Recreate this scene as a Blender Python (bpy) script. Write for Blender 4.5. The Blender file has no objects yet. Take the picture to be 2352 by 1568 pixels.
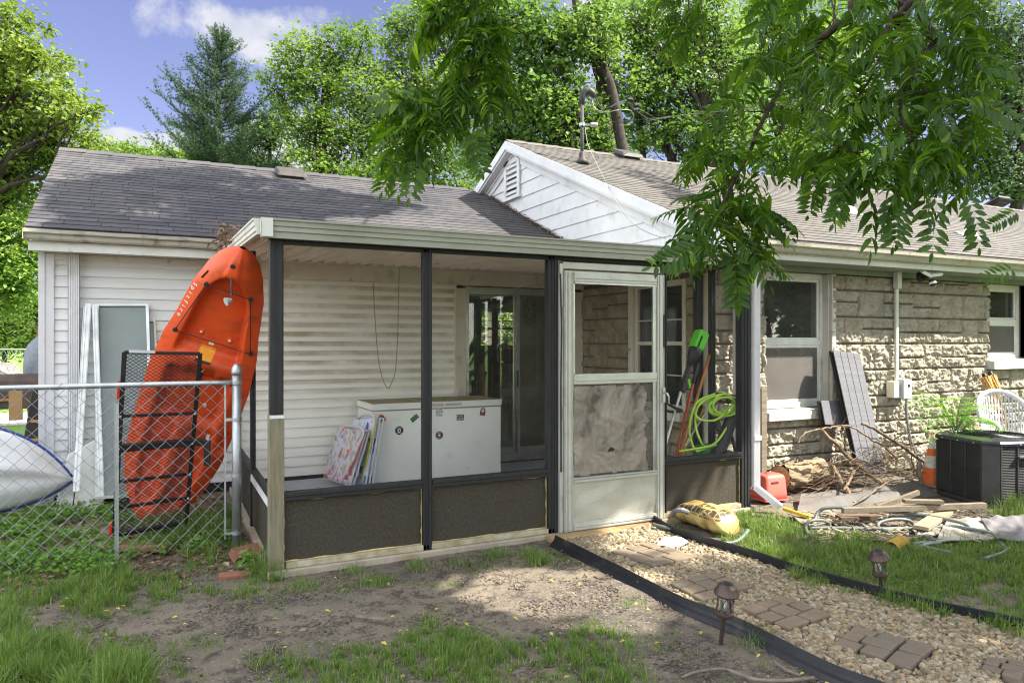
import bpy, math, random
import numpy as np
from mathutils import Vector, Matrix, noise as mnoise
random.seed(7)
RNG = np.random.default_rng(11)
S = bpy.context.scene
R = math.radians

# ------------------------------------------------------------ camera
# House frame: X runs along the house front, Y into the house, Z up; metres.
EYE = Vector((0.0, 0.0, 1.5))
FWD = Vector((0.4384, 0.8988, 0.0)); RGT = Vector((0.8988, -0.4384, 0.0))
FPX, CU, CV = 1643.0, 1176.0, 784.0          # focal length and centre of a 2352 x 1568 picture
cam = bpy.data.cameras.new('camera'); camo = bpy.data.objects.new('camera', cam)
S.collection.objects.link(camo); S.camera = camo
camo.location = EYE; camo.rotation_euler = (R(90), 0, -math.atan2(FWD.x, FWD.y))
cam.sensor_width = 36.0; cam.lens = 36.0 * FPX / 2352.0
cam.clip_start = 0.05; cam.clip_end = 600

# ------------------------------------------------------------ sun, sky, exposure
SUN = Vector((0.66, -0.55, 0.95)).normalized()       # towards the sun
SKY_STRENGTH, SUN_STRENGTH, EXPOSURE = 0.15, 4.2, 2.1
S.view_settings.view_transform = 'Standard'; S.view_settings.look = 'None'
S.view_settings.gamma = 1.0; S.view_settings.use_curve_mapping = False
S.view_settings.exposure = EXPOSURE
sl = bpy.data.lights.new('sun', 'SUN'); sl.energy = SUN_STRENGTH; sl.angle = R(0.5); sl.color = (1.0, 0.94, 0.82)
so = bpy.data.objects.new('sun', sl); S.collection.objects.link(so)
so.rotation_euler = (-SUN).to_track_quat('-Z', 'Y').to_euler()
W = bpy.data.worlds.new('World'); S.world = W; W.use_nodes = True
S.cycles.max_bounces = 7; S.cycles.diffuse_bounces = 5; S.cycles.glossy_bounces = 3
S.cycles.transmission_bounces = 4; S.cycles.transparent_max_bounces = 12
S.cycles.use_adaptive_sampling = False; S.render.filter_size = 1.15; S.cycles.pixel_filter_type = 'BLACKMAN_HARRIS'; S.cycles.filter_width = 1.15
S.cycles.use_denoising = True; S.cycles.sample_clamp_indirect = 6.0
S.cycles.caustics_reflective = False; S.cycles.caustics_refractive = False

def ray(u, v):
    return FWD + RGT * ((u - CU) / FPX) + Vector((0, 0, (CV - v) / FPX))
def onT(u, v, t): return EYE + ray(u, v) * t
def onY(u, v, y): d = ray(u, v); return EYE + d * (y / d.y)
def onX(u, v, x): d = ray(u, v); return EYE + d * (x / d.x)
def onZ(u, v, z=0.0): d = ray(u, v); return EYE + d * ((z - EYE.z) / d.z)

def sky_world():
    nt = W.node_tree; N = nt.nodes; L = nt.links
    for n in list(N): N.remove(n)
    out = N.new('ShaderNodeOutputWorld'); bg = N.new('ShaderNodeBackground')
    sky = N.new('ShaderNodeTexSky'); sky.sky_type = 'NISHITA'; sky.sun_disc = False
    sky.sun_elevation = math.asin(SUN.z); sky.sun_rotation = math.atan2(SUN.x, SUN.y)
    sky.air_density = 1.0; sky.dust_density = 0.6; sky.ozone_density = 2.0
    tint = N.new('ShaderNodeMix'); tint.data_type = 'RGBA'; tint.blend_type = 'MULTIPLY'
    tint.inputs[0].default_value = 1.0; tint.inputs[7].default_value = (1, 1, 1, 1)
    tc = N.new('ShaderNodeTexCoord')
    # sky dimmed where the camera looks; unseen bright cloud added elsewhere as fill
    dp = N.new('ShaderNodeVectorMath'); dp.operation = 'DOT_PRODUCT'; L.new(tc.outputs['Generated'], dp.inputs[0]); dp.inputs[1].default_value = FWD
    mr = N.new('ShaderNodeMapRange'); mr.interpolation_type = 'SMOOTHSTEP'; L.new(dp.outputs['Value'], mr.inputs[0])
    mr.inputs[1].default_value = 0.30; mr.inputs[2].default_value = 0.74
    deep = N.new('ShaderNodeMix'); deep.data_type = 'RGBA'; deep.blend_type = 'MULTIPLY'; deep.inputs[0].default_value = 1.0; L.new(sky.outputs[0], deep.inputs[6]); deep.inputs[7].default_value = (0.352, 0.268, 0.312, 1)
    fill_veil = N.new('ShaderNodeMix'); fill_veil.data_type = 'RGBA'; fill_veil.inputs[0].default_value = 0.62; L.new(sky.outputs[0], fill_veil.inputs[6]); fill_veil.inputs[7].default_value = (6.6, 6.5, 6.3, 1)
    skm = N.new('ShaderNodeMix'); skm.data_type = 'RGBA'; L.new(mr.outputs[0], skm.inputs[0]); L.new(fill_veil.outputs[2], skm.inputs[6]); L.new(deep.outputs[2], skm.inputs[7])
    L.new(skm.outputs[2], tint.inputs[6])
    nz = N.new('ShaderNodeTexNoise'); nz.inputs['Scale'].default_value = 7.0; nz.inputs['Detail'].default_value = 9
    nz.inputs['Roughness'].default_value = 0.62
    L.new(tc.outputs['Generated'], nz.inputs['Vector'])
    def math_(op, a, b=None, clamp=False):
        m = N.new('ShaderNodeMath'); m.operation = op; m.use_clamp = clamp
        for i, x in enumerate((a, b)):
            if x is None: continue
            if isinstance(x, (int, float)): m.inputs[i].default_value = x
            else: L.new(x, m.inputs[i])
        return m.outputs[0]
    def blob(u, v, ru, rv, soft, amp, tilt=0.0):
        c = ray(u, v).normalized(); rr = RGT.copy(); up = c.cross(rr).normalized()
        if up.z < 0: up.negate()
        rr = up.cross(c).normalized()
        if rr.dot(RGT) < 0: rr.negate()
        ca, sa = math.cos(tilt), math.sin(tilt)
        ax = (rr * ca + up * sa) / (ru / FPX); ay = (up * ca - rr * sa) / (rv / FPX)
        ds = []
        for axv in (ax, ay):
            sb = N.new('ShaderNodeVectorMath'); sb.operation = 'SUBTRACT'
            L.new(tc.outputs['Generated'], sb.inputs[0]); sb.inputs[1].default_value = c
            d = N.new('ShaderNodeVectorMath'); d.operation = 'DOT_PRODUCT'
            L.new(sb.outputs[0], d.inputs[0]); d.inputs[1].default_value = axv
            ds.append(math_('MULTIPLY', d.outputs['Value'], d.outputs['Value']))
        r = math_('SQRT', math_('ADD', ds[0], ds[1]))
        q = math_('ADD', math_('SUBTRACT', 1.0, r), math_('MULTIPLY', math_('SUBTRACT', nz.outputs[0], 0.5), amp))
        return math_('MULTIPLY', q, soft, clamp=True)
    acc = None
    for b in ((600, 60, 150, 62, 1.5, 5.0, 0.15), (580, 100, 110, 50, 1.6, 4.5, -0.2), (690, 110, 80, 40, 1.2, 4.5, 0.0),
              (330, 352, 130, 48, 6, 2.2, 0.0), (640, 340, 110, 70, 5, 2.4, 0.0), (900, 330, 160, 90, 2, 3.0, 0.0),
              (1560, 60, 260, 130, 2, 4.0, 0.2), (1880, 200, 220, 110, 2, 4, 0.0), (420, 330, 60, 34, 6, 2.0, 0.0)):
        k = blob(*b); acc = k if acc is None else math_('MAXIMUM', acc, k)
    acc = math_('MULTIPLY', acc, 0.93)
    mx = N.new('ShaderNodeMix'); mx.data_type = 'RGBA'
    L.new(acc, mx.inputs[0]); L.new(tint.outputs[2], mx.inputs[6])
    nz2 = N.new('ShaderNodeTexNoise'); nz2.inputs['Scale'].default_value = 16.0; nz2.inputs['Detail'].default_value = 5
    L.new(tc.outputs['Generated'], nz2.inputs['Vector'])
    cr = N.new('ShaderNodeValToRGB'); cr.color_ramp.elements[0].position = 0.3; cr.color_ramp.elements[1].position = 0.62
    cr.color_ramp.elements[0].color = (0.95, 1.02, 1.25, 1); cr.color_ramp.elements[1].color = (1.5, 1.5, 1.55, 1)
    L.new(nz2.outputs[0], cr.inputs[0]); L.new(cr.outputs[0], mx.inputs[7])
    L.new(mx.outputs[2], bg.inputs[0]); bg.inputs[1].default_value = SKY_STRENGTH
    L.new(bg.outputs[0], out.inputs[0])
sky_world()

# ------------------------------------------------------------ mesh helpers
def base_of(o):
    v = Vector((0, 0, 0))
    while o is not None: v += o.location; o = o.parent
    return v
def tag(o, label=None, cat=None, group=None, kind=None):
    if label: o['label'] = label
    if cat: o['category'] = cat
    if group: o['group'] = group
    if kind: o['kind'] = kind
    return o
def thing(name, label, cat, loc=(0, 0, 0), group=None):
    o = bpy.data.objects.new(name, None); S.collection.objects.link(o)
    o.location = loc; o.empty_display_size = 0.1
    return tag(o, label, cat, group)
def np_mesh(name, verts, faces, mat, parent=None, smooth=False, uv=None, world=True):
    """verts (N,3); faces: list of (M,k) int arrays"""
    verts = np.asarray(verts, dtype=np.float64)
    if not isinstance(faces, (list, tuple)): faces = [faces]
    faces = [np.asarray(f, dtype=np.int32) for f in faces if len(f)]
    me = bpy.data.meshes.new(name)
    par = base_of(parent) if parent is not None else Vector((0, 0, 0))
    lo = verts.min(0); hi = verts.max(0)
    if world:
        org = np.array([(lo[0] + hi[0]) / 2, (lo[1] + hi[1]) / 2, lo[2]])
    else:
        org = np.array(par)
    me.vertices.add(len(verts)); me.vertices.foreach_set('co', (verts - org).ravel())
    nl = sum(f.size for f in faces); npoly = sum(len(f) for f in faces)
    me.loops.add(nl); me.polygons.add(npoly)
    me.loops.foreach_set('vertex_index', np.concatenate([f.ravel() for f in faces]))
    tot = np.concatenate([np.full(len(f), f.shape[1], dtype=np.int32) for f in faces])
    start = np.concatenate([[0], np.cumsum(tot)[:-1]]).astype(np.int32)
    me.polygons.foreach_set('loop_start', start)
    try: me.polygons.foreach_set('loop_total', tot)
    except Exception: pass
    me.polygons.foreach_set('use_smooth', np.full(npoly, bool(smooth)))
    if uv is not None:
        l = me.uv_layers.new(name='UVMap')
        idx = np.concatenate([f.ravel() for f in faces])
        l.data.foreach_set('uv', np.asarray(uv, dtype=np.float32)[idx].ravel())
    me.update(calc_edges=True)
    if mat is not None: me.materials.append(mat)
    o = bpy.data.objects.new(name, me); S.collection.objects.link(o)
    if parent is not None: o.parent = parent
    o.location = Vector(org) - par
    return o
def frame_of(d, up=Vector((0, 0, 1))):
    d = d.normalized()
    if abs(d.dot(up)) > 0.98: up = Vector((1, 0, 0))
    a = d.cross(up).normalized(); b = a.cross(d).normalized()
    return d, a, b
class MB:
    def __init__(s): s.v = []; s.f = {}
    def poly(s, pts):
        i = len(s.v); s.v += [tuple(p) for p in pts]
        s.f.setdefault(len(pts), []).append(list(range(i, i + len(pts)))); return s
    def faces(s, pts, fs):
        i = len(s.v); s.v += [tuple(p) for p in pts]
        for f in fs: s.f.setdefault(len(f), []).append([i + k for k in f])
        return s
    def hexa(s, p):      # 8 corners: bottom 0-3 ccw, top 4-7
        return s.faces(p, [(3, 2, 1, 0), (4, 5, 6, 7), (0, 1, 5, 4), (1, 2, 6, 5), (2, 3, 7, 6), (3, 0, 4, 7)])
    def box(s, x0, x1, y0, y1, z0, z1):
        return s.hexa([(x0, y0, z0), (x1, y0, z0), (x1, y1, z0), (x0, y1, z0), (x0, y0, z1), (x1, y0, z1), (x1, y1, z1), (x0, y1, z1)])
    def bar(s, a, b, w, h, up=Vector((0, 0, 1))):      # rectangular bar from a to b, w across, h along up
        a = Vector(a); b = Vector(b); d, x, y = frame_of(b - a, Vector(up))
        x = x * (w / 2); y = y * (h / 2)
        return s.hexa([a - x - y, a + x - y, b + x - y, b - x - y, a - x + y, a + x + y, b + x + y, b - x + y])
    def panel(s, tl, tr, br, bl, th):       # a thick sheet from four corners
        tl, tr, br, bl = map(Vector, (tl, tr, br, bl)); n = (tr - tl).cross(bl - tl).normalized() * th
        return s.hexa([bl, br, br + n, bl + n, tl, tr, tr + n, tl + n])
    def tube(s, pts, r, n=6, cap=True, close=False):
        pts = [Vector(p) for p in pts]; m = len(pts)
        rs = r if isinstance(r, (list, tuple, np.ndarray)) else [r] * m
        i0 = len(s.v); a = None
        for i, p in enumerate(pts):
            if close: d = pts[(i + 1) % m] - pts[i - 1]
            else: d = pts[min(i + 1, m - 1)] - pts[max(i - 1, 0)]
            if d.length < 1e-9: d = Vector((0, 0, 1))
            d.normalize()
            if a is None: _, a, b = frame_of(d)
            else:
                a = a - d * a.dot(d)
                a = a.normalized() if a.length > 1e-6 else frame_of(d)[1]
                b = a.cross(d)
            for k in range(n):
                t = 2 * math.pi * k / n
                s.v.append(tuple(p + (a * math.cos(t) + b * math.sin(t)) * float(rs[i])))
        q = s.f.setdefault(4, [])
        for i in range(m if close else m - 1):
            j = (i + 1) % m
            for k in range(n):
                k2 = (k + 1) % n
                q.append([i0 + i * n + k, i0 + i * n + k2, i0 + j * n + k2, i0 + j * n + k])
        if cap and not close:
            s.f.setdefault(n, []).append([i0 + k for k in range(n)][::-1])
            s.f.setdefault(n, []).append([i0 + (m - 1) * n + k for k in range(n)])
        return s
    def lathe(s, prof, c=(0, 0, 0), n=20, axis=Vector((0, 0, 1)), cap=True):
        ax, a, b = frame_of(Vector(axis), Vector((0, 1, 0))) if abs(Vector(axis).normalized().z) > 0.9 else frame_of(Vector(axis))
        c = Vector(c); i0 = len(s.v)
        for r, z in prof:
            for k in range(n):
                t = 2 * math.pi * k / n
                s.v.append(tuple(c + ax * z + (a * math.cos(t) + b * math.sin(t)) * r))
        q = s.f.setdefault(4, [])
        for i in range(len(prof) - 1):
            for k in range(n):
                k2 = (k + 1) % n
                q.append([i0 + i * n + k, i0 + i * n + k2, i0 + (i + 1) * n + k2, i0 + (i + 1) * n + k])
        if cap:
            s.f.setdefault(n, []).append([i0 + k for k in range(n)][::-1])
            s.f.setdefault(n, []).append([i0 + (len(prof) - 1) * n + k for k in range(n)])
        return s
    def grid(s, P, closed=False):           # P[i][j] points
        P = np.asarray(P); m, n = P.shape[:2]; i0 = len(s.v)
        s.v += [tuple(p) for p in P.reshape(-1, 3)]
        q = s.f.setdefault(4, [])
        for i in range(m - 1):
            for j in range(n if closed else n - 1):
                k = (j + 1) % n
                q.append([i0 + i * n + j, i0 + i * n + k, i0 + (i + 1) * n + k, i0 + (i + 1) * n + j])
        return s
    def disc(s, c, nrm, r, n=20, th=0.003):
        return s.lathe([(r, 0), (r, th)], c, n, nrm)
    def build(s, name, mat, parent=None, smooth=False, bevel=0.0, auto=None, uv=None):
        o = np_mesh(name, s.v, [np.array(x) for x in s.f.values()], mat, parent, smooth, uv)
        if bevel:
            m = o.modifiers.new('bevel', 'BEVEL'); m.width = bevel; m.segments = 2; m.limit_method = 'ANGLE'; m.angle_limit = R(40)
        return o
def copy_tree(o, parent=None):
    c = o.copy(); S.collection.objects.link(c); c.parent = parent
    for ch in list(o.children): copy_tree(ch, c)
    return c
def text(s, size, loc, xdir, ydir, mat, parent, name='lettering', depth=0.0006, width=None):
    cu = bpy.data.curves.new(name, 'FONT'); cu.body = s; cu.size = size; cu.extrude = depth
    cu.align_x = 'CENTER'; cu.align_y = 'CENTER'; cu.materials.append(mat)
    tmp = bpy.data.objects.new(name, cu); S.collection.objects.link(tmp); bpy.context.view_layer.update()
    me = bpy.data.meshes.new_from_object(tmp.evaluated_get(bpy.context.evaluated_depsgraph_get())); bpy.data.objects.remove(tmp)
    o = bpy.data.objects.new(name, me); S.collection.objects.link(o)
    x = Vector(xdir).normalized(); y = Vector(ydir); y = (y - x * y.dot(x)).normalized(); z = x.cross(y)
    m = Matrix((x, y, z)).transposed().to_4x4(); m.translation = Vector(loc) - base_of(parent)
    o.parent = parent; o.matrix_local = m
    return o

# ------------------------------------------------------------ numpy noise
def _hash(ix, iy, iz, seed):
    n = (ix * 374761393 + iy * 668265263 + iz * 1274126177 + seed * 974711) & 0xffffffff
    n = ((n ^ (n >> 13)) * 1274126177) & 0xffffffff
    return ((n ^ (n >> 16)) & 0xffff) / 65535.0
def vnoise(x, y, z=0.0, seed=0):
    x, y, z = np.broadcast_arrays(np.asarray(x, float), np.asarray(y, float), np.asarray(z, float))
    ix = np.floor(x).astype(np.int64); iy = np.floor(y).astype(np.int64); iz = np.floor(z).astype(np.int64)
    fx = x - ix; fy = y - iy; fz = z - iz
    fx = fx * fx * (3 - 2 * fx); fy = fy * fy * (3 - 2 * fy); fz = fz * fz * (3 - 2 * fz)
    r = 0
    for dx in (0, 1):
        for dy in (0, 1):
            for dz in (0, 1):
                w = (fx if dx else 1 - fx) * (fy if dy else 1 - fy) * (fz if dz else 1 - fz)
                r = r + w * _hash(ix + dx, iy + dy, iz + dz, seed)
    return r
def fbm(x, y, z=0.0, oct=4, seed=0):
    r = 0; a = 0.5; t = 0
    for o in range(oct):
        k = 2.03 ** o
        r = r + a * vnoise(np.asarray(x) * k, np.asarray(y) * k, np.asarray(z) * k, seed + o * 17); t += a; a *= 0.5
    return r / t
def inpoly(px, py, poly):
    px = np.asarray(px); py = np.asarray(py); c = np.zeros(px.shape, bool); n = len(poly); j = n - 1
    for i in range(n):
        xi, yi = poly[i]; xj, yj = poly[j]
        c ^= ((yi > py) != (yj > py)) & (px < (xj - xi) * (py - yi) / (yj - yi + 1e-12) + xi)
        j = i
    return c
def to_uv(P):      # world (N,3) -> picture units
    P = np.asarray(P, float) - np.array(EYE)
    t = P @ np.array(FWD); return CU + FPX * (P @ np.array(RGT)) / t, CV - FPX * P[:, 2] / t, t

# ------------------------------------------------------------ materials
def _nodes(name):
    m = bpy.data.materials.new(name); m.use_nodes = True; nt = m.node_tree
    bs = nt.nodes['Principled BSDF']; return m, nt, nt.nodes, nt.links, bs
def _ramp(N, p0, p1, c0, c1):
    r = N.new('ShaderNodeValToRGB'); e = r.color_ramp.elements
    e[0].position = p0; e[1].position = p1; e[0].color = (*c0, 1); e[1].color = (*c1, 1); return r
def mat(name, col, col2=None, rough=0.6, metal=0.0, scale=6.0, bump=0.0, bscale=None, stretch=None, lo=0.35, hi=0.65,
        grime=None, gscale=2.0, glo=0.5, ghi=0.7, spec=0.28, detail=6, coat=0.0, gstretch=None):
    m, nt, N, L, bs = _nodes(name)
    tc = N.new('ShaderNodeTexCoord')
    def noise_(sc, st=None, d=detail):
        n = N.new('ShaderNodeTexNoise'); n.inputs['Scale'].default_value = sc; n.inputs['Detail'].default_value = d
        n.inputs['Roughness'].default_value = 0.6
        if st:
            mp = N.new('ShaderNodeMapping'); mp.inputs['Scale'].default_value = st
            L.new(tc.outputs['Object'], mp.inputs[0]); L.new(mp.outputs[0], n.inputs['Vector'])
        else: L.new(tc.outputs['Object'], n.inputs['Vector'])
        return n
    n1 = noise_(scale, stretch)
    c2 = col2 or tuple(min(1, c * 0.86) for c in col)
    rp = _ramp(N, lo, hi, col, c2); L.new(n1.outputs[0], rp.inputs[0]); out = rp.outputs[0]
    if grime:
        g = noise_(gscale, gstretch); gr = _ramp(N, glo, ghi, (0, 0, 0), (1, 1, 1)); L.new(g.outputs[0], gr.inputs[0])
        mx = N.new('ShaderNodeMix'); mx.data_type = 'RGBA'; L.new(gr.outputs[0], mx.inputs[0]); L.new(out, mx.inputs[6])
        mx.inputs[7].default_value = (*grime, 1); out = mx.outputs[2]
    L.new(out, bs.inputs['Base Color'])
    bs.inputs['Roughness'].default_value = rough; bs.inputs['Metallic'].default_value = metal
    bs.inputs['Specular IOR Level'].default_value = spec
    if coat: bs.inputs['Coat Weight'].default_value = coat; bs.inputs['Coat Roughness'].default_value = 0.15
    if bump:
        b = N.new('ShaderNodeBump'); b.inputs['Strength'].default_value = 1.0; b.inputs['Distance'].default_value = bump
        n2 = noise_(bscale or scale * 4, stretch, 5); L.new(n2.outputs[0], b.inputs['Height']); L.new(b.outputs[0], bs.inputs['Normal'])
    return m
def leaf_mat(name, a, b, c=None, trans=0.45, rough=0.45, spec=0.2, cs=0.0):
    m, nt, N, L, bs = _nodes(name)
    g = N.new('ShaderNodeNewGeometry')
    rp = _ramp(N, 0.0, 1.0, a, b); L.new(g.outputs['Random Per Island'], rp.inputs[0])
    if c: e = rp.color_ramp.elements.new(0.93); e.color = (*b, 1); rp.color_ramp.elements[2].color = (*c, 1)
    if cs:      # whole boughs differ a little in leaf colour
        nz = N.new('ShaderNodeTexNoise'); nz.inputs['Scale'].default_value = cs; nz.inputs['Detail'].default_value = 3; L.new(g.outputs['Position'], nz.inputs['Vector'])
        mm = N.new('ShaderNodeMath'); mm.operation = 'MULTIPLY'; mm.inputs[1].default_value = 0.35; L.new(g.outputs['Random Per Island'], mm.inputs[0])
        mr = N.new('ShaderNodeMapRange'); mr.inputs[1].default_value = 0.35; mr.inputs[2].default_value = 0.65; mr.inputs[4].default_value = 0.62; L.new(nz.outputs[0], mr.inputs[0])
        ad = N.new('ShaderNodeMath'); L.new(mm.outputs[0], ad.inputs[0]); L.new(mr.outputs[0], ad.inputs[1]); L.new(ad.outputs[0], rp.inputs[0])
    L.new(rp.outputs[0], bs.inputs['Base Color']); bs.inputs['Roughness'].default_value = rough
    bs.inputs['Specular IOR Level'].default_value = spec
    tr = N.new('ShaderNodeBsdfTranslucent')
    hs = N.new('ShaderNodeHueSaturation'); hs.inputs['Hue'].default_value = 0.478; hs.inputs['Saturation'].default_value = 1.1
    hs.inputs['Value'].default_value = 1.7; L.new(rp.outputs[0], hs.inputs['Color']); L.new(hs.outputs[0], tr.inputs[0])
    mx = N.new('ShaderNodeMixShader'); mx.inputs[0].default_value = trans
    L.new(bs.outputs[0], mx.inputs[1]); L.new(tr.outputs[0], mx.inputs[2])
    L.new(mx.outputs[0], N['Material Output'].inputs[0])
    return m
def glass_mat(name, tint=(0.9, 0.93, 0.92), refl=0.12, rough=0.02, dirt=0.05):
    m, nt, N, L, bs = _nodes(name); N.remove(bs)
    tr = N.new('ShaderNodeBsdfTransparent'); tr.inputs[0].default_value = (*tint, 1)
    gl = N.new('ShaderNodeBsdfGlossy'); gl.inputs[1].default_value = rough
    df = N.new('ShaderNodeBsdfDiffuse'); df.inputs[0].default_value = (0.5, 0.5, 0.47, 1)
    lw = N.new('ShaderNodeFresnel'); lw.inputs[0].default_value = 1.5
    ad = N.new('ShaderNodeMath'); ad.operation = 'ADD'; ad.inputs[1].default_value = refl; ad.use_clamp = True
    L.new(lw.outputs[0], ad.inputs[0])
    m1 = N.new('ShaderNodeMixShader'); L.new(ad.outputs[0], m1.inputs[0]); L.new(tr.outputs[0], m1.inputs[1]); L.new(gl.outputs[0], m1.inputs[2])
    tc = N.new('ShaderNodeTexCoord'); nz = N.new('ShaderNodeTexNoise'); nz.inputs['Scale'].default_value = 3.0; nz.inputs['Detail'].default_value = 8
    L.new(tc.outputs['Object'], nz.inputs['Vector'])
    mm = N.new('ShaderNodeMath'); mm.operation = 'MULTIPLY'; mm.inputs[1].default_value = dirt * 2; L.new(nz.outputs[0], mm.inputs[0])
    m2 = N.new('ShaderNodeMixShader'); L.new(mm.outputs[0], m2.inputs[0]); L.new(m1.outputs[0], m2.inputs[1]); L.new(df.outputs[0], m2.inputs[2])
    L.new(m2.outputs[0], N['Material Output'].inputs[0]); return m
def screen_mat(name, col=(0.08, 0.08, 0.08), cover=0.25):
    m, nt, N, L, bs = _nodes(name); N.remove(bs)
    tr = N.new('ShaderNodeBsdfTransparent'); df = N.new('ShaderNodeBsdfDiffuse'); df.inputs[0].default_value = (*col, 1)
    mx = N.new('ShaderNodeMixShader')
    tc = N.new('ShaderNodeTexCoord'); nz = N.new('ShaderNodeTexNoise'); nz.inputs['Scale'].default_value = 2.0; nz.inputs['Detail'].default_value = 6
    L.new(tc.outputs['Object'], nz.inputs['Vector'])
    mr = N.new('ShaderNodeMapRange'); mr.inputs[1].default_value = 0.3; mr.inputs[2].default_value = 0.7
    mr.inputs[3].default_value = cover * 0.6; mr.inputs[4].default_value = cover * 1.4; L.new(nz.outputs[0], mr.inputs[0])
    L.new(mr.outputs[0], mx.inputs[0]); L.new(tr.outputs[0], mx.inputs[1]); L.new(df.outputs[0], mx.inputs[2])
    L.new(mx.outputs[0], N['Material Output'].inputs[0]); return m
# ------------------------------------------------------------ shared materials
WHITE = mat('white_paint', (0.60, 0.60, 0.61), (0.53, 0.53, 0.54), rough=0.5, scale=3, grime=(0.36, 0.34, 0.29), gscale=4, glo=0.54, ghi=0.85)
TRIMW = mat('trim_aluminium', (0.60, 0.61, 0.56), (0.50, 0.52, 0.46), rough=0.45, scale=2.5, grime=(0.30, 0.29, 0.22), gscale=9, glo=0.58, ghi=0.8)
FASCIA = mat('fascia_aluminium', (0.31, 0.325, 0.265), (0.25, 0.265, 0.21), rough=0.45, scale=1.5, grime=(0.2, 0.2, 0.14), gscale=14, glo=0.62, ghi=0.8, gstretch=(1, 1, 0.4))
CREAM = mat('cream_trim', (0.72, 0.68, 0.55), (0.62, 0.57, 0.43), rough=0.6, scale=2, grime=(0.36, 0.30, 0.18), gscale=6, glo=0.55, ghi=0.85)
DARKM = mat('dark_aluminium', (0.012, 0.012, 0.013), (0.022, 0.022, 0.024), spec=.3, rough=0.5, scale=8, stretch=(4, 4, 0.6), grime=(0.12, 0.12, 0.115), gscale=30, glo=0.7, ghi=0.8)
PANELM = mat('weathered_dark_panel', (0.034, 0.031, 0.025), (0.066, 0.058, 0.044), spec=.15, rough=0.9, scale=110, stretch=(1, 1, 0.45), bump=0.001, bscale=220, grime=(0.06, 0.038, 0.018), gscale=3.0, glo=0.50, ghi=0.75)
GUTM = mat('gutter_aluminium', (0.40, 0.39, 0.33), (0.30, 0.29, 0.23), rough=.45, scale=2, stretch=(.5, 1, 3), grime=(.16, .13, .09), gscale=7, glo=.52, ghi=.75)
CAULK = mat('old_yellow_caulk', (0.50, 0.42, 0.20), (0.35, 0.27, 0.10), rough=0.8, scale=20, bump=0.003, bscale=60)
CONC = mat('concrete', (0.36, 0.32, 0.26), (0.26, 0.22, 0.16), rough=0.9, scale=6, bump=0.004, bscale=50, grime=(0.30, 0.2, 0.09), gscale=2.5)
ALU = mat('mill_aluminium', (0.46, 0.47, 0.45), (0.30, 0.31, 0.29), rough=0.35, metal=0.75, scale=4, grime=(0.33, 0.31, 0.26), gscale=10, glo=0.6, ghi=0.85)
GALV = mat('galvanised_steel', (0.42, 0.44, 0.45), (0.33, 0.35, 0.36), rough=0.42, metal=0.75, scale=12, grime=(0.35, 0.30, 0.22), gscale=15, glo=0.66, ghi=0.85)
WIRE = mat('fence_wire', (0.33, 0.35, 0.36), (0.25, 0.26, 0.27), rough=0.5, metal=0.6, scale=30)
BLACKM = mat('black_powder_coat', (0.006, 0.006, 0.007), (0.012, 0.012, 0.014), spec=.35, rough=0.4, scale=20)
BLACKP = mat('black_plastic', (0.018, 0.018, 0.02), (0.035, 0.035, 0.038), rough=0.45, scale=20)
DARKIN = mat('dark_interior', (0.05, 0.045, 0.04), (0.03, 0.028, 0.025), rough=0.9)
WOODP = mat('treated_wood', (0.135, 0.125, 0.08), (0.20, 0.18, 0.12), rough=0.8, scale=9, stretch=(6, 6, 0.5), bump=0.002, bscale=40, grime=(0.30, 0.17, 0.07), gscale=1.6, glo=0.5, ghi=0.8)
WOODG = mat('grey_weathered_wood', (0.20, 0.165, 0.12), (0.13, 0.105, 0.075), rough=0.85, scale=7, stretch=(0.7, 5, 5), bump=0.002, bscale=40)
BARK = mat('bark', (0.052, 0.042, 0.033), (0.022, 0.018, 0.014), rough=0.95, scale=14, stretch=(1, 1, 0.3), bump=0.02, bscale=20)
BARKD = mat('walnut_bark', (0.06, 0.045, 0.035), (0.028, 0.02, 0.016), rough=0.9, scale=25, bump=0.004, bscale=60)
TWIG = mat('dead_twigs', (0.24, 0.17, 0.11), (0.10, 0.07, 0.05), rough=0.9, scale=20)
TWIGD = mat('dark_branch', (0.10, 0.08, 0.065), (0.19, 0.15, 0.12), rough=0.9, scale=18)
GLASS = glass_mat('window_glass', refl=0.10, dirt=0.05)
GLASSD = glass_mat('door_glass', tint=(0.92, 0.94, 0.90), refl=0.02, dirt=0.02)
SCREEN = screen_mat('fly_screen', (0.12, 0.12, 0.11), 0.045)
SCREEND = screen_mat('window_screen', (0.16, 0.15, 0.14), 0.62)

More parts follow.
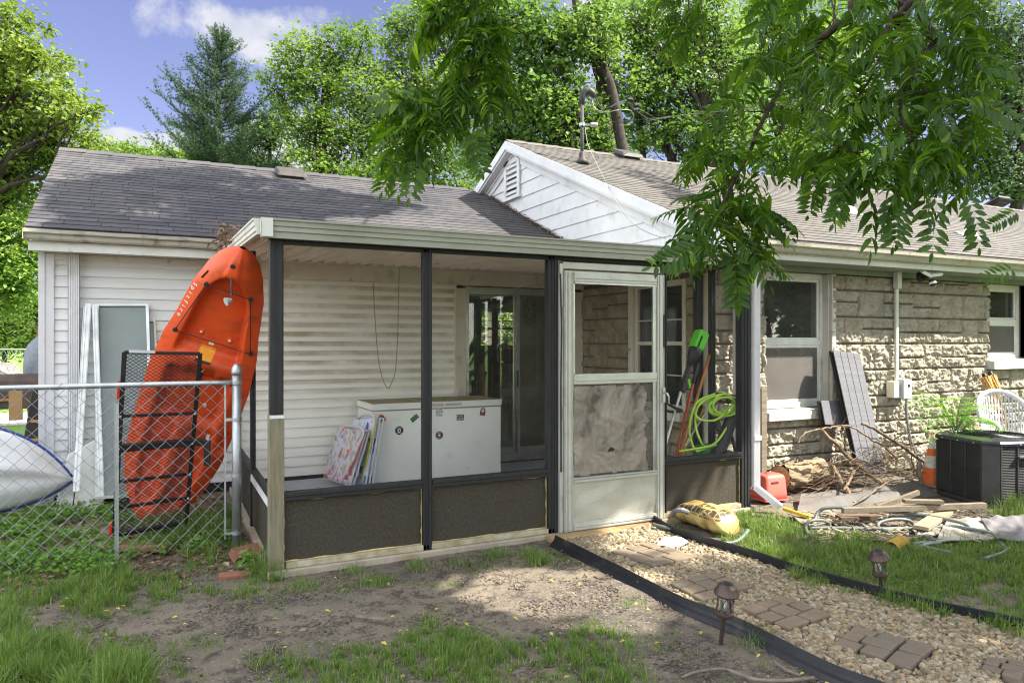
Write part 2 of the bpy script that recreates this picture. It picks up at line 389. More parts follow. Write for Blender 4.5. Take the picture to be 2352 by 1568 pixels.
def shingle_mat(name, c0, c1, c2):
    m, nt, N, L, bs = _nodes(name)
    uv = N.new('ShaderNodeUVMap'); sp = N.new('ShaderNodeSeparateXYZ'); L.new(uv.outputs[0], sp.inputs[0])
    def mt(op, a, b=None, c=None):
        n = N.new('ShaderNodeMath'); n.operation = op
        for i, x in enumerate((a, b, c)):
            if x is None: continue
            if isinstance(x, (int, float)): n.inputs[i].default_value = x
            else: L.new(x, n.inputs[i])
        return n.outputs[0]
    fl = mt('FLOOR', sp.outputs[0]); fr = mt('FRACT', sp.outputs[0]); row = mt('FLOOR', sp.outputs[1])
    cb = N.new('ShaderNodeCombineXYZ'); L.new(fl, cb.inputs[0]); L.new(row, cb.inputs[1])
    wn = N.new('ShaderNodeTexWhiteNoise'); L.new(cb.outputs[0], wn.inputs[0])
    slot = mt('LESS_THAN', fr, 0.022)
    slot = mt('MULTIPLY', slot, mt('GREATER_THAN', wn.outputs[0], 0.3))
    rp = _ramp(N, 0.0, 1.0, c0, c1); L.new(wn.outputs[0], rp.inputs[0])
    tc = N.new('ShaderNodeTexCoord')
    n1 = N.new('ShaderNodeTexNoise'); n1.inputs['Scale'].default_value = 90; n1.inputs['Detail'].default_value = 3; L.new(tc.outputs['Object'], n1.inputs[0])
    n2 = N.new('ShaderNodeTexNoise'); n2.inputs['Scale'].default_value = 0.9; n2.inputs['Detail'].default_value = 7; L.new(tc.outputs['Object'], n2.inputs[0])
    mx = N.new('ShaderNodeMix'); mx.data_type = 'RGBA'; mx.blend_type = 'MULTIPLY'; mx.inputs[0].default_value = 1
    r1 = _ramp(N, 0.3, 0.7, (0.65,) * 3, (1.3,) * 3); L.new(n1.outputs[0], r1.inputs[0]); L.new(rp.outputs[0], mx.inputs[6]); L.new(r1.outputs[0], mx.inputs[7])
    m3 = N.new('ShaderNodeMix'); m3.data_type = 'RGBA'; r2 = _ramp(N, 0.45, 0.72, (0,) * 3, (0.75,) * 3); L.new(n2.outputs[0], r2.inputs[0])
    L.new(r2.outputs[0], m3.inputs[0]); L.new(mx.outputs[2], m3.inputs[6]); m3.inputs[7].default_value = (*c2, 1)
    m4 = N.new('ShaderNodeMix'); m4.data_type = 'RGBA'; L.new(slot, m4.inputs[0]); L.new(m3.outputs[2], m4.inputs[6]); m4.inputs[7].default_value = (0.012, 0.012, 0.013, 1)
    L.new(m4.outputs[2], bs.inputs['Base Color']); bs.inputs['Roughness'].default_value = 0.95; bs.inputs['Specular IOR Level'].default_value = 0.2
    b = N.new('ShaderNodeBump'); b.inputs['Distance'].default_value = 0.004; L.new(n1.outputs[0], b.inputs['Height']); L.new(b.outputs[0], bs.inputs['Normal'])
    return m
SHING_L = shingle_mat('shingles_dark', (0.042, 0.041, 0.047), (0.072, 0.069, 0.075), (0.088, 0.082, 0.078))
SHING_R = shingle_mat('shingles_tan', (0.098, 0.091, 0.085), (0.138, 0.129, 0.12), (0.11, 0.10, 0.09))

def siding_mat(name, base, dirt, period, lo_z, hi_z, amt):
    m, nt, N, L, bs = _nodes(name)
    g = N.new('ShaderNodeNewGeometry'); sp = N.new('ShaderNodeSeparateXYZ'); L.new(g.outputs['Position'], sp.inputs[0])
    def mt(op, a, b=None, cl=False):
        n = N.new('ShaderNodeMath'); n.operation = op; n.use_clamp = cl
        for i, x in enumerate((a, b)):
            if x is None: continue
            if isinstance(x, (int, float)): n.inputs[i].default_value = x
            else: L.new(x, n.inputs[i])
        return n.outputs[0]
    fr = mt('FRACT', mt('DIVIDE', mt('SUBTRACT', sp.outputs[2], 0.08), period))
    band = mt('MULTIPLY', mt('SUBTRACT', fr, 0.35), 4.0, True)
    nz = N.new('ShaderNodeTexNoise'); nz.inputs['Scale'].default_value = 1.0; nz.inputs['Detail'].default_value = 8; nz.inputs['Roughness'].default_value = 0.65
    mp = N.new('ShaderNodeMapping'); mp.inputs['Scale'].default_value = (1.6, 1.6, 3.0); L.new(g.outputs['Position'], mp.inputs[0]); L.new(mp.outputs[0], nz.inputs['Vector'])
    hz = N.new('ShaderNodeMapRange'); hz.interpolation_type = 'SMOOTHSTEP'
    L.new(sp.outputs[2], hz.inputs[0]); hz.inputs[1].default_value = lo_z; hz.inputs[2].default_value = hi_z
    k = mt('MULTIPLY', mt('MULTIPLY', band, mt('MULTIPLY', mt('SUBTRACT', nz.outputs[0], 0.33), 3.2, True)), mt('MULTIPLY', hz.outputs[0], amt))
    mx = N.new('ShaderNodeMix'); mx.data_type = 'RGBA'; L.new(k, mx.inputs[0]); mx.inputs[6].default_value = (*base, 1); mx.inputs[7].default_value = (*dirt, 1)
    L.new(mx.outputs[2], bs.inputs['Base Color']); bs.inputs['Roughness'].default_value = 0.42
    n3 = N.new('ShaderNodeTexNoise'); n3.inputs['Scale'].default_value = 2.2; n3.inputs['Detail'].default_value = 3; L.new(g.outputs['Position'], n3.inputs['Vector'])
    b = N.new('ShaderNodeBump'); b.inputs['Distance'].default_value = 0.02; b.inputs['Strength'].default_value = 0.35; L.new(n3.outputs[0], b.inputs['Height']); L.new(b.outputs[0], bs.inputs['Normal'])
    return m
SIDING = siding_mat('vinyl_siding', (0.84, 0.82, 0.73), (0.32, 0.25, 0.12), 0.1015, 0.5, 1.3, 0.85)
SIDING_OUT = siding_mat('vinyl_siding_outside', (0.60, 0.61, 0.59), (0.40, 0.40, 0.36), 0.1015, -5, -4, 0.35)
STONE = mat('cast_stone', (0.35, 0.32, 0.255), (0.25, 0.225, 0.175), rough=0.9, scale=7, bump=0.004, bscale=60, grime=(0.20, 0.19, 0.15), gscale=2.2, glo=0.5, ghi=0.8)
STONE_IN = mat('cast_stone_stained', (0.40, 0.345, 0.235), (0.27, 0.215, 0.13), rough=0.9, scale=6, bump=0.004, bscale=60, grime=(0.19, 0.14, 0.07), gscale=2.5, glo=0.45, ghi=0.8)
FRIEZE = mat('grey_green_paint', (0.20, 0.235, 0.20), (0.16, 0.19, 0.16), rough=0.6, scale=3)

# ------------------------------------------------------------ ground
PATH_L = [(1275, 1248), (1430, 1324), (1568, 1394), (1700, 1448), (1881, 1540), (2035, 1602), (2150, 1655)]
PATH_R = [(1500, 1203), (1568, 1240), (1711, 1283), (1835, 1325), (1951, 1358), (2101, 1398), (2235, 1428), (2352, 1455), (2450, 1480)]
PL = [onZ(u, v) for u, v in PATH_L]; PR = [onZ(u, v) for u, v in PATH_R]
PATH_POLY = [(p.x, p.y) for p in PL] + [(p.x, p.y) for p in reversed(PR)]
def ground_z(x, y):
    return 0.035 * (fbm(np.asarray(x) * 0.9, np.asarray(y) * 0.9, 0, 3, 5) - 0.5) - 0.012
def build_ground():
    def axis(lo, hi, step, ext):
        core = np.arange(lo, hi + 1e-6, step); a = list(core); d = step * 2
        while a[-1] < ext[1]: a.append(a[-1] + d); d *= 1.35
        d = step * 2
        while a[0] > ext[0]: a.insert(0, a[0] - d); d *= 1.35
        return np.array(a)
    xs = axis(-3, 9, 0.05, (-400, 400)); ys = axis(1.2, 7.5, 0.05, (-300, 450))
    X, Y = np.meshgrid(xs, ys, indexing='ij'); Z = ground_z(X, Y)
    near = (X > -3) & (X < 9) & (Y > 1.2) & (Y < 7.5)
    Z = np.where(near, Z + 0.018 * (fbm(X * 7, Y * 7, 0, 4, 9) - 0.5) + 0.03 * np.clip(fbm(X * 4, Y * 4, 0, 3, 31) - 0.62, 0, 1), -0.02)
    P = np.stack([X, Y, Z], -1).reshape(-1, 3); m, n = X.shape
    idx = np.arange(m * n).reshape(m, n)
    F = np.stack([idx[:-1, :-1], idx[1:, :-1], idx[1:, 1:], idx[:-1, 1:]], -1).reshape(-1, 4)
    mm, nt, N, L, bs = _nodes('bare_soil')
    g = N.new('ShaderNodeNewGeometry')
    def nz(sc, d=8, r=0.6):
        n_ = N.new('ShaderNodeTexNoise'); n_.inputs['Scale'].default_value = sc; n_.inputs['Detail'].default_value = d; n_.inputs['Roughness'].default_value = r
        L.new(g.outputs['Position'], n_.inputs['Vector']); return n_.outputs[0]
    def mixc(f, a, b):
        x = N.new('ShaderNodeMix'); x.data_type = 'RGBA'
        for i, k in ((0, f), (6, a), (7, b)):
            if isinstance(k, tuple): x.inputs[i].default_value = (*k, 1)
            else: L.new(k, x.inputs[i])
        return x.outputs[2]
    def rr(sock, p0, p1): r = _ramp(N, p0, p1, (0, 0, 0), (1, 1, 1)); L.new(sock, r.inputs[0]); return r.outputs[0]
    c = mixc(rr(nz(1.1), 0.35, 0.65), (0.105, 0.09, 0.074), (0.20, 0.165, 0.118))
    c = mixc(rr(nz(9.0, 9, 0.7), 0.50, 0.60), c, (0.065, 0.053, 0.045))
    c = mixc(rr(nz(2.6, 9, 0.7), 0.56, 0.68), c, (0.07, 0.058, 0.05))
    c = mixc(rr(nz(60.0, 3), 0.58, 0.66), c, (0.24, 0.20, 0.155))
    sp = N.new('ShaderNodeSeparateXYZ'); L.new(g.outputs['Position'], sp.inputs[0])
    def lim(s_, a, b):
        q = N.new('ShaderNodeMapRange'); L.new(s_, q.inputs[0]); q.inputs[1].default_value = a; q.inputs[2].default_value = b; return q.outputs[0]
    mxn = N.new('ShaderNodeMath'); mxn.operation = 'MAXIMUM'; L.new(lim(sp.outputs[1], 8.0, 9.0), mxn.inputs[0]); L.new(lim(sp.outputs[0], 9.5, 11.0), mxn.inputs[1])
    c = mixc(mxn.outputs[0], c, mixc(rr(nz(0.7), 0.3, 0.7), (0.10, 0.20, 0.03), (0.17, 0.29, 0.05)))
    L.new(c, bs.inputs['Base Color']); bs.inputs['Roughness'].default_value = 0.95; bs.inputs['Specular IOR Level'].default_value = 0.25
    b1 = N.new('ShaderNodeBump'); b1.inputs['Distance'].default_value = 0.02; L.new(nz(22, 10, 0.72), b1.inputs['Height'])
    b2 = N.new('ShaderNodeBump'); b2.inputs['Distance'].default_value = 0.006; L.new(nz(110, 4), b2.inputs['Height']); L.new(b1.outputs[0], b2.inputs['Normal'])
    L.new(b2.outputs[0], bs.inputs['Normal'])
    o = np_mesh('ground', P, [F], mm, smooth=True); tag(o, kind='structure')
build_ground()
# ============================================================ THE HOUSE
house = thing('house', 'one storey house with white vinyl siding, pale stone front and shingled gable roofs', 'house', (4.8, 7.8, 0))
LP = lambda y: 4.0 - 0.43 * abs(10.94 - y)          # wing roof
MP = lambda y: 4.51 - 0.434 * abs(9.7 - y)          # main roof
def on_main(u, v):
    d = ray(u, v); t = (4.51 - 0.434 * 9.7 - 1.5) / (d.z - 0.434 * d.y); return EYE + d * t
def on_wing(u, v):
    d = ray(u, v); t = (4.0 - 0.43 * 10.94 - 1.5) / (d.z - 0.43 * d.y); return EYE + d * t
def roof_plane(name, x0, x1, ye, yr, f, expo, material, seed, tab=0.3, x0e=None):
    x0r = x0; x0e = x0 if x0e is None else x0e
    rng = random.Random(seed); sgn = 1 if yr > ye else -1
    mb = MB(); ze, zr = f(ye), f(yr)
    p = [(x0e, ye, ze - 0.11), (x1, ye, ze - 0.11), (x1, yr, zr - 0.11), (x0, yr, zr - 0.11), (x0e, ye, ze - 0.008), (x1, ye, ze - 0.008), (x1, yr, zr - 0.008), (x0, yr, zr - 0.008)]
    if sgn < 0: p = [p[3], p[2], p[1], p[0], p[7], p[6], p[5], p[4]]
    mb.hexa(p); uvs = [(0.5, 0.5)] * 8
    Ls = math.hypot(yr - ye, zr - ze); n = int(Ls / expo); e = Ls / n
    dy, dz = (yr - ye) / Ls, (zr - ze) / Ls; ny, nz = -dz * sgn, abs(dy)
    ns = 24
    for i in range(n):
        s0, s1 = i * e, (i + 1) * e + 0.004; off = rng.random() * 5; x0 = x0e + (x0r - x0e) * (s0 / Ls)
        pts = []
        for k in range(ns + 1):
            x = x0 - 0.012 + (x1 - x0 + 0.012) * k / ns
            h = 0.0085 + 0.0022 * (mnoise.noise(Vector((x * 1.7, i * 3.3, seed)))); 
            w = 0.002 * mnoise.noise(Vector((x * 0.8, i * 0.6, seed + 9)))
            for s_, hh in ((s0 - w, 0.0), (s0 - w, h), (s1, 0.0015)):
                pts.append((x, ye + dy * s_ + ny * hh, ze + dz * s_ + nz * hh)); uvs.append((x / tab + off, i + 0.5))
        fs = []
        for k in range(ns):
            a = k * 3; b = a + 3
            q = [(a, b, b + 1, a + 1), (a + 1, b + 1, b + 2, a + 2)]
            fs += [t if sgn > 0 else t[::-1] for t in q]
        mb.faces(pts, fs)
    return mb.build(name, material, house, uv=uvs)
roof_plane('wing_roof', -1.2, 4.79, 7.45, 10.94, LP, 0.138, SHING_L, 3, x0e=-1.075)
roof_plane('wing_roof', -1.2, 4.79, 14.43, 10.95, LP, 0.138, SHING_L, 4)
roof_plane('main_roof', 4.64, 19.2, 5.02, 9.7, MP, 0.128, SHING_R, 5, 0.42)
roof_plane('main_roof', 4.64, 19.2, 14.38, 9.71, MP, 0.128, SHING_R, 6, 0.42)
m = MB()    # ridge caps, one lapped piece after another
for k in range(20):
    x = -1.21 + k * 0.3
    if x + 0.3 > 4.78: break
    m.hexa([(x, 10.80, LP(10.80) + 0.004), (x + 0.31, 10.80, LP(10.80) + 0.014), (x + 0.31, 10.94, 4.022), (x, 10.94, 4.012), (x, 10.80, LP(10.8) + 0.012), (x + 0.31, 10.80, LP(10.80) + 0.022), (x + 0.31, 10.94, 4.034), (x, 10.94, 4.024)])
m.build('ridge_cap', SHING_L, house, uv=[(0.5, 0.5)] * len(m.v))
m = MB()
for k in range(48):
    x = 4.63 + k * 0.3
    m.hexa([(x, 9.57, MP(9.57) + 0.004), (x + 0.31, 9.57, MP(9.57) + 0.014), (x + 0.31, 9.7, 4.532), (x, 9.7, 4.522), (x, 9.57, MP(9.57) + 0.012), (x + 0.31, 9.57, MP(9.57) + 0.022), (x + 0.31, 9.7, 4.544), (x, 9.7, 4.534)])
m.build('ridge_cap', SHING_R, house, uv=[(0.5, 0.5)] * len(m.v))
# drip edges and fascias
MB().box(-1.06, 4.6, 7.47, 7.50, 2.30, 2.385).build('eave_fascia', TRIMW, house)
MB().box(4.70, 19.1, 5.07, 5.10, 2.29, 2.385).build('eave_fascia', TRIMW, house)
MB().box(-1.06, 4.7, 7.50, 7.80, 2.315, 2.33).build('soffit', TRIMW, house)
MB().box(4.78, 19.1, 5.10, 5.56, 2.29, 2.305).build('soffit', FRIEZE, house)
MB().box(4.86, 19.1, 5.44, 5.475, 2.235, 2.289).build('frieze', FRIEZE, house)
def gutter(x0, x1, yb, zt, parent, name='gutter'):
    prof = [(yb, zt - 0.004), (yb, zt - 0.085), (yb - 0.045, zt - 0.092), (yb - 0.062, zt - 0.075), (yb - 0.068, zt - 0.045),
            (yb - 0.10, zt - 0.03), (yb - 0.105, zt), (yb - 0.092, zt), (yb - 0.092, zt - 0.012), (yb - 0.06, zt - 0.04), (yb - 0.05, zt - 0.075), (yb - 0.006, zt - 0.075), (yb - 0.006, zt - 0.004)]
    mb = MB(); n = len(prof); pts = []; ns = 20
    for k in range(ns + 1):
        x = x0 + (x1 - x0) * k / ns; sag = 0.0012 * math.sin(k * 1.3)
        pts += [(x, y, z + sag) for y, z in prof]
    fs = []
    for k in range(ns):
        for i in range(n):
            j = (i + 1) % n; fs.append((k * n + i, k * n + j, (k + 1) * n + j, (k + 1) * n + i))
    mb.faces(pts, fs)
    for x, s in ((x0, 0), (x1, 1)):
        mb.hexa([(x - 0.002, yb - 0.1, zt - 0.09), (x + 0.002, yb - 0.1, zt - 0.09), (x + 0.002, yb, zt - 0.09), (x - 0.002, yb, zt - 0.09), (x - 0.002, yb - 0.1, zt), (x + 0.002, yb - 0.1, zt), (x + 0.002, yb, zt), (x - 0.002, yb, zt)])
    return mb.build(name, GUTM, parent)
gutter(-1.085, 0.52, 7.465, 2.475, house)
gutter(4.78, 19.1, 5.065, 2.445, house)
# walls
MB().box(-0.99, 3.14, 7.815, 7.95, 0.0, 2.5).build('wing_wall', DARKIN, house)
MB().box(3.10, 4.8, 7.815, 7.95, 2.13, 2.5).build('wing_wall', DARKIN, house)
MB().box(-1.0, -0.85, 7.96, 14.1, 0.0, 2.5).build('end_wall', SIDING_OUT, house)
m = MB(); m.faces([(-1.0, 7.6, 2.38), (-1.0, 14.3, 2.38), (-1.0, 10.94, 3.86), (-0.9, 7.6, 2.38), (-0.9, 14.3, 2.38), (-0.9, 10.94, 3.86)], [(0, 2, 1), (3, 4, 5), (0, 1, 4, 3), (1, 2, 5, 4), (2, 0, 3, 5)])
m.build('end_gable', SIDING_OUT, house)
def siding(x0, x1, y, z0, z1, step, material, name):
    mb = MB(); n = int(round((z1 - z0) / step)); ns = max(2, int((x1 - x0) / 0.25)); pts = []; fs = []
    for k in range(n):
        a = z0 + k * step
        base = len(pts)
        for j in range(ns + 1):
            x = x0 + (x1 - x0) * j / ns; w = 0.0016 * mnoise.noise(Vector((x * 2.1, k * 5.1, 1.0)))
            pts += [(x, y - 0.003, a + 0.002), (x, y - 0.016 + w, a), (x, y - 0.0155 + w, a + 0.014), (x, y - 0.011 + w, a + step * 0.5), (x, y - 0.003, a + step + 0.002)]
        for j in range(ns):
            p = base + j * 5; q = p + 5
            for i in range(4): fs.append((p + i, q + i, q + i + 1, p + i + 1))
    mb.faces(pts, fs); return mb.build(name, material, house)
siding(-0.91, 0.66, 7.81, 0.08, 2.31, 0.1015, SIDING_OUT, 'vinyl_siding')
siding(0.66, 3.08, 7.81, 0.08, 2.31, 0.1015, SIDING, 'vinyl_siding')
m = MB().box(-1.025, -0.905, 7.775, 7.81, 0.0, 2.31); m.box(-1.02, -0.975, 7.765, 7.775, 0, 2.31); m.box(-1.025, -1.0, 7.81, 7.9, 0, 2.31)
m.build('corner_post', WHITE, house)
MB().box(-0.905, 0.66, 7.786, 7.80, 2.255, 2.312).build('siding_trim', TRIMW, house)
def fluted(mb, p0, p1, w, d, out=Vector((0, -1, 0)), n=5):
    """fluted rectangular pipe from p0 to p1, w wide, d deep"""
    p0 = Vector(p0); p1 = Vector(p1); ax = (p1 - p0).normalized(); out = (out - ax * out.dot(ax)).normalized(); side = ax.cross(out)
    prof = []
    for i in range(n * 2 + 1):
        prof.append((-w / 2 + w * i / (n * 2), d / 2 - (0.006 if i % 2 else 0.0)))
    for i in range(n * 2 + 1):
        prof.append((w / 2 - w * i / (n * 2), -d / 2 + (0.006 if i % 2 else 0.0)))
    k = len(prof); pts = [tuple(p + side * a + out * b) for p in (p0, p1) for a, b in prof]
    fs = [(i, (i + 1) % k, k + (i + 1) % k, k + i) for i in range(k)]
    mb.faces(pts, fs); mb.faces(pts, [tuple(range(k))[::-1], tuple(range(k, 2 * k))]); return mb
m = MB(); fluted(m, (-0.745, 7.745, 2.31), (-0.745, 7.745, 0.12), 0.088, 0.06); fluted(m, (-0.745, 7.745, 0.12), (-0.745, 7.55, 0.05), 0.088, 0.06)
m.build('downspout', WHITE, house)
# gable over the porch, facing left
zs = 2.20; m = MB()
while zs < 4.40:
    z1 = min(zs + 0.205, 4.43)
    def yr_(z): return max(5.5, 9.7 - (4.44 - z) / 0.434), 9.7 + (4.44 - z) / 0.434
    (a0, b0), (a1, b1) = yr_(zs), yr_(z1)
    b0 = min(b0, 12.5); b1 = min(b1, 12.5)
    m.faces([(4.777, a0, zs), (4.777, b0, zs), (4.792, b1, z1 + 0.001), (4.792, a1, z1 + 0.001), (4.80, a0, zs + 0.001), (4.80, b0, zs + 0.001)], [(1, 0, 3, 2), (0, 1, 5, 4)])
    zs += 0.205
m.build('gable_siding', WHITE, house)
m = MB(); m.faces([(4.82, 5.6, 2.1), (4.82, 13.8, 2.1), (4.82, 13.8, 2.6), (4.82, 9.7, 4.35), (4.82, 5.6, 2.6)], [(4, 3, 2, 1, 0)])
m.build('gable_sheathing', DARKIN, house)
def rake_pair(x0, x1, below0, below1, yfront, yback, name, material):
    mb = MB()
    for ye in (yfront, yback):
        s = 1 if ye > 9.7 else -1
        za, zb = 4.51, MP(ye)
        p = [(x0, 9.7 + s * 0.0001, za - below1), (x1, 9.7 + s * 0.0001, za - below1), (x1, ye, zb - below1), (x0, ye, zb - below1),
             (x0, 9.7 + s * 0.0001, za - below0), (x1, 9.7 + s * 0.0001, za - below0), (x1, ye, zb - below0), (x0, ye, zb - below0)]
        if s > 0: p = [p[1], p[0], p[3], p[2], p[5], p[4], p[7], p[6]]
        mb.hexa(p)
    return mb.build(name, material, house)
rake_pair(4.615, 4.638, 0.0, 0.125, 5.0, 14.0, 'rake_board', WHITE)
rake_pair(4.638, 4.66, 0.03, 0.155, 5.02, 14.0, 'rake_board', WHITE)
rake_pair(4.655, 4.80, 0.118, 0.150, 5.1, 14.0, 'rake_soffit', WHITE)
rake_pair(4.745, 4.778, 0.152, 0.20, 5.5, 14.0, 'rake_moulding', WHITE)
rake_pair(4.762, 4.779, 0.20, 0.29, 5.5, 14.0, 'rake_moulding', WHITE)
MB().box(4.60, 4.80, 5.0, 5.1, 2.24, 2.46).build('eave_return', WHITE, house)
# gable louvre vent
vt = MB(); y0, y1, z0, z1 = 9.50, 10.02, 3.70, 4.20
vt.box(4.745, 4.775, y0, y0 + 0.07, z0, z1).box(4.745, 4.775, y1 - 0.07, y1, z0, z1).box(4.745, 4.775, y0, y1, z1, z1 + 0.06).box(4.73, 4.775, y0 - 0.02, y1 + 0.02, z0 - 0.05, z0)
vo = vt.build('gable_vent', WHITE, house)
sl_ = MB()
for k in range(6):
    z = z0 + 0.03 + k * 0.08
    sl_.hexa([(4.745, y0 + .07, z), (4.745, y1 - .07, z), (4.785, y1 - .07, z + 0.055), (4.785, y0 + .07, z + 0.055), (4.742, y0 + .07, z + 0.012), (4.742, y1 - .07, z + 0.012), (4.783, y1 - .07, z + 0.067), (4.783, y0 + .07, z + 0.067)])
sl_.build('louvre_slats', WHITE, vo)
MB().box(4.786, 4.80, y0 + .07, y1 - .07, z0, z1).build('vent_backing', BLACKP, vo)

# -------- stone walls: blocks of random ashlar with a broken rock face
def ashlar(L, H, rng, holes):
    out = []; z = 0.0
    while z < H:
        h = 0.295; x = -rng.random() * 0.3; last = ''
        while x < L:
            k = rng.random(); 
            if k < 0.12 and last != 'n': w = 0.085; parts = [(0, h)]; last = 'n'
            elif k < 0.56: w = rng.uniform(0.26, 0.44); parts = [(0, h)]; last = 't'
            elif k < 0.78: w = rng.uniform(0.34, 0.56); parts = [(0, 0.13), (0.13, h)]; last = 'a'
            else: w = rng.uniform(0.34, 0.56); parts = [(0, 0.165), (0.165, h)]; last = 'b'
            for a, b in parts:
                if last in 'ab' and rng.random() < 0.35:
                    f = rng.uniform(0.35, 0.65) * w; out += [(x, x + f, z + a, z + b), (x + f, x + w, z + a, z + b)]
                else: out.append((x, x + w, z + a, z + b))
            x += w
        z += h
    res = []
    for r in out:
        rs = [(max(r[0], 0), min(r[1], L), max(r[2], 0), min(r[3], H))]
        for hx0, hx1, hz0, hz1 in holes:
            nr = []
            for a, b, c, d in rs:
                if b <= hx0 or a >= hx1 or d <= hz0 or c >= hz1: nr.append((a, b, c, d)); continue
                if a < hx0: nr.append((a, hx0, c, d))
                if b > hx1: nr.append((hx1, b, c, d))
                aa, bb = max(a, hx0), min(b, hx1)
                if c < hz0: nr.append((aa, bb, c, hz0))
                if d > hz1: nr.append((aa, bb, hz1, d))
            rs = nr
        res += [q for q in rs if q[1] - q[0] > 0.03 and q[3] - q[2] > 0.03]
    return res
def stone_wall(name, org, ux, nrm, L, H, holes, seed, material, res=0.0095, amp=1.0):
    rng = random.Random(seed); V = []; F = []; base = 0
    org = np.array(org); ux = np.array(ux); nrm = np.array(nrm)
    for bi, (a, b, c, d) in enumerate(ashlar(L, H, rng, holes)):
        g = 0.0065; a += g; b -= g; c += g; d -= g
        nx = max(3, int((b - a) / res)) + 1; nz = max(3, int((d - c) / res)) + 1
        xs = np.linspace(a, b, nx); zs_ = np.linspace(c, d, nz); X, Z = np.meshgrid(xs, zs_, indexing='ij')
        e = np.minimum(np.minimum(X - a, b - X), np.minimum(Z - c, d - Z)); w = np.clip(e / 0.011, 0, 1); w = w * w * (3 - 2 * w)
        rel = rng.uniform(0.014, 0.026)
        big = fbm(X * 9, Z * 11, bi * 7.7, 3, seed); fine = fbm(X * 34, Z * 40, bi * 3.1, 3, seed + 5)
        rid = 1 - np.abs(2 * fbm(X * 15, Z * 18, bi * 5.3, 3, seed + 9) - 1)
        tx, tz = rng.uniform(-0.03, 0.03), rng.uniform(-0.05, 0.08)
        fr2 = 1 - np.abs(2 * fbm(X * 42 + 3 * big, Z * 46, bi * 2.3, 3, seed + 13) - 1)
        face = rel + 0.055 * (big - 0.5) + 0.030 * (fine - 0.5) + 0.036 * (rid - 0.75) + 0.024 * (fr2 - 0.7) + tx * (X - (a + b) / 2) + tz * (Z - (c + d) / 2)
        face = np.clip(face * amp, 0.004, 0.07)
        D = 0.004 + w * face
        D[0, :] = D[-1, :] = 0; D[:, 0] = D[:, -1] = 0
        P = org + X[..., None] * ux + D[..., None] * nrm; P[..., 2] += Z
        V.append(P.reshape(-1, 3)); idx = np.arange(nx * nz).reshape(nx, nz) + base
        F.append(np.stack([idx[:-1, :-1], idx[1:, :-1], idx[1:, 1:], idx[:-1, 1:]], -1).reshape(-1, 4)); base += nx * nz
    o = np_mesh(name, np.concatenate(V), [np.concatenate(F)], material, house, smooth=True)
    return o
# front stone wall, X from 4.8 on plane Y=5.5 with two windows
W1 = (5.585, 6.54, 0.80, 2.235); W2 = (9.37, 10.2, 1.28, 2.235)
stone_wall('stone_wall', (4.8, 5.5, 0.0), (1, 0, 0), (0, -1, 0), 6.4, 2.235,
           [(W1[0] - 4.8, W1[1] - 4.8, W1[2], 2.3), (W2[0] - 4.8, W2[1] - 4.8, W2[2], 2.3), (5.53 - 4.8, 6.6 - 4.8, 0.70, 0.81), (9.32 - 4.8, 10.25 - 4.8, 1.15, 1.29)], 21, STONE, amp=1.15)
# return wall seen through the porch, plane X=4.8
stone_wall('stone_wall', (4.8, 7.8, 0.0), (0, -1, 0), (-1, 0, 0), 2.3, 2.16, [(1.15, 2.03, 0.78, 2.3), (1.1, 2.08, 0.70, 0.79)], 22, STONE_IN, 0.016)
def wall_with_holes(mb, axis, p0, p1, a0, a1, z0, z1, holes):
    xs = sorted({a0, a1, *[h[0] for h in holes], *[h[1] for h in holes]})
    for i in range(len(xs) - 1):
        hs = [h for h in holes if h[0] <= xs[i] + 1e-6 and h[1] >= xs[i + 1] - 1e-6]
        segs = [(z0, z1)] if not hs else [(z0, hs[0][2]), (hs[0][3], z1)]
        for s0, s1 in segs:
            if s1 - s0 < 0.005: continue
            if axis == 'x': mb.box(xs[i], xs[i + 1], p0, p1, s0, s1)
            else: mb.box(p0, p1, xs[i], xs[i + 1], s0, s1)
    return mb
MORT = mat('mortar', (0.13, 0.115, 0.09), (0.10, 0.085, 0.065), rough=0.95, scale=20, bump=0.003)
wall_with_holes(MB(), 'x', 5.502, 5.66, 4.82, 19.0, 0.0, 2.44, [W1, W2]).build('wall_core', MORT, house)
wall_with_holes(MB(), 'y', 4.802, 4.92, 5.67, 7.8, 0.0, 2.44, [(5.77, 6.65, 0.78, 2.14)]).build('wall_core', MORT, house)
MB().box(4.80, 4.92, 7.81, 9.62, 0.0, 2.2).build('kitchen_wall', mat('kitchen_wall_paint', (0.42, 0.37, 0.28), rough=0.8), house)
MB().box(8.4, 19.0, 13.9, 14.1, 0.0, 2.44).build('rear_wall', SIDING_OUT, house)
MB().box(18.9, 19.0, 5.67, 13.89, 0.0, 2.44).build('rear_wall', SIDING_OUT, house)
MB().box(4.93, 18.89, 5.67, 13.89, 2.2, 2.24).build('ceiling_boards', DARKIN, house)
MB().box(4.93, 18.89, 6.9, 6.95, 0.0, 2.19).build('inner_partition', DARKIN, house)
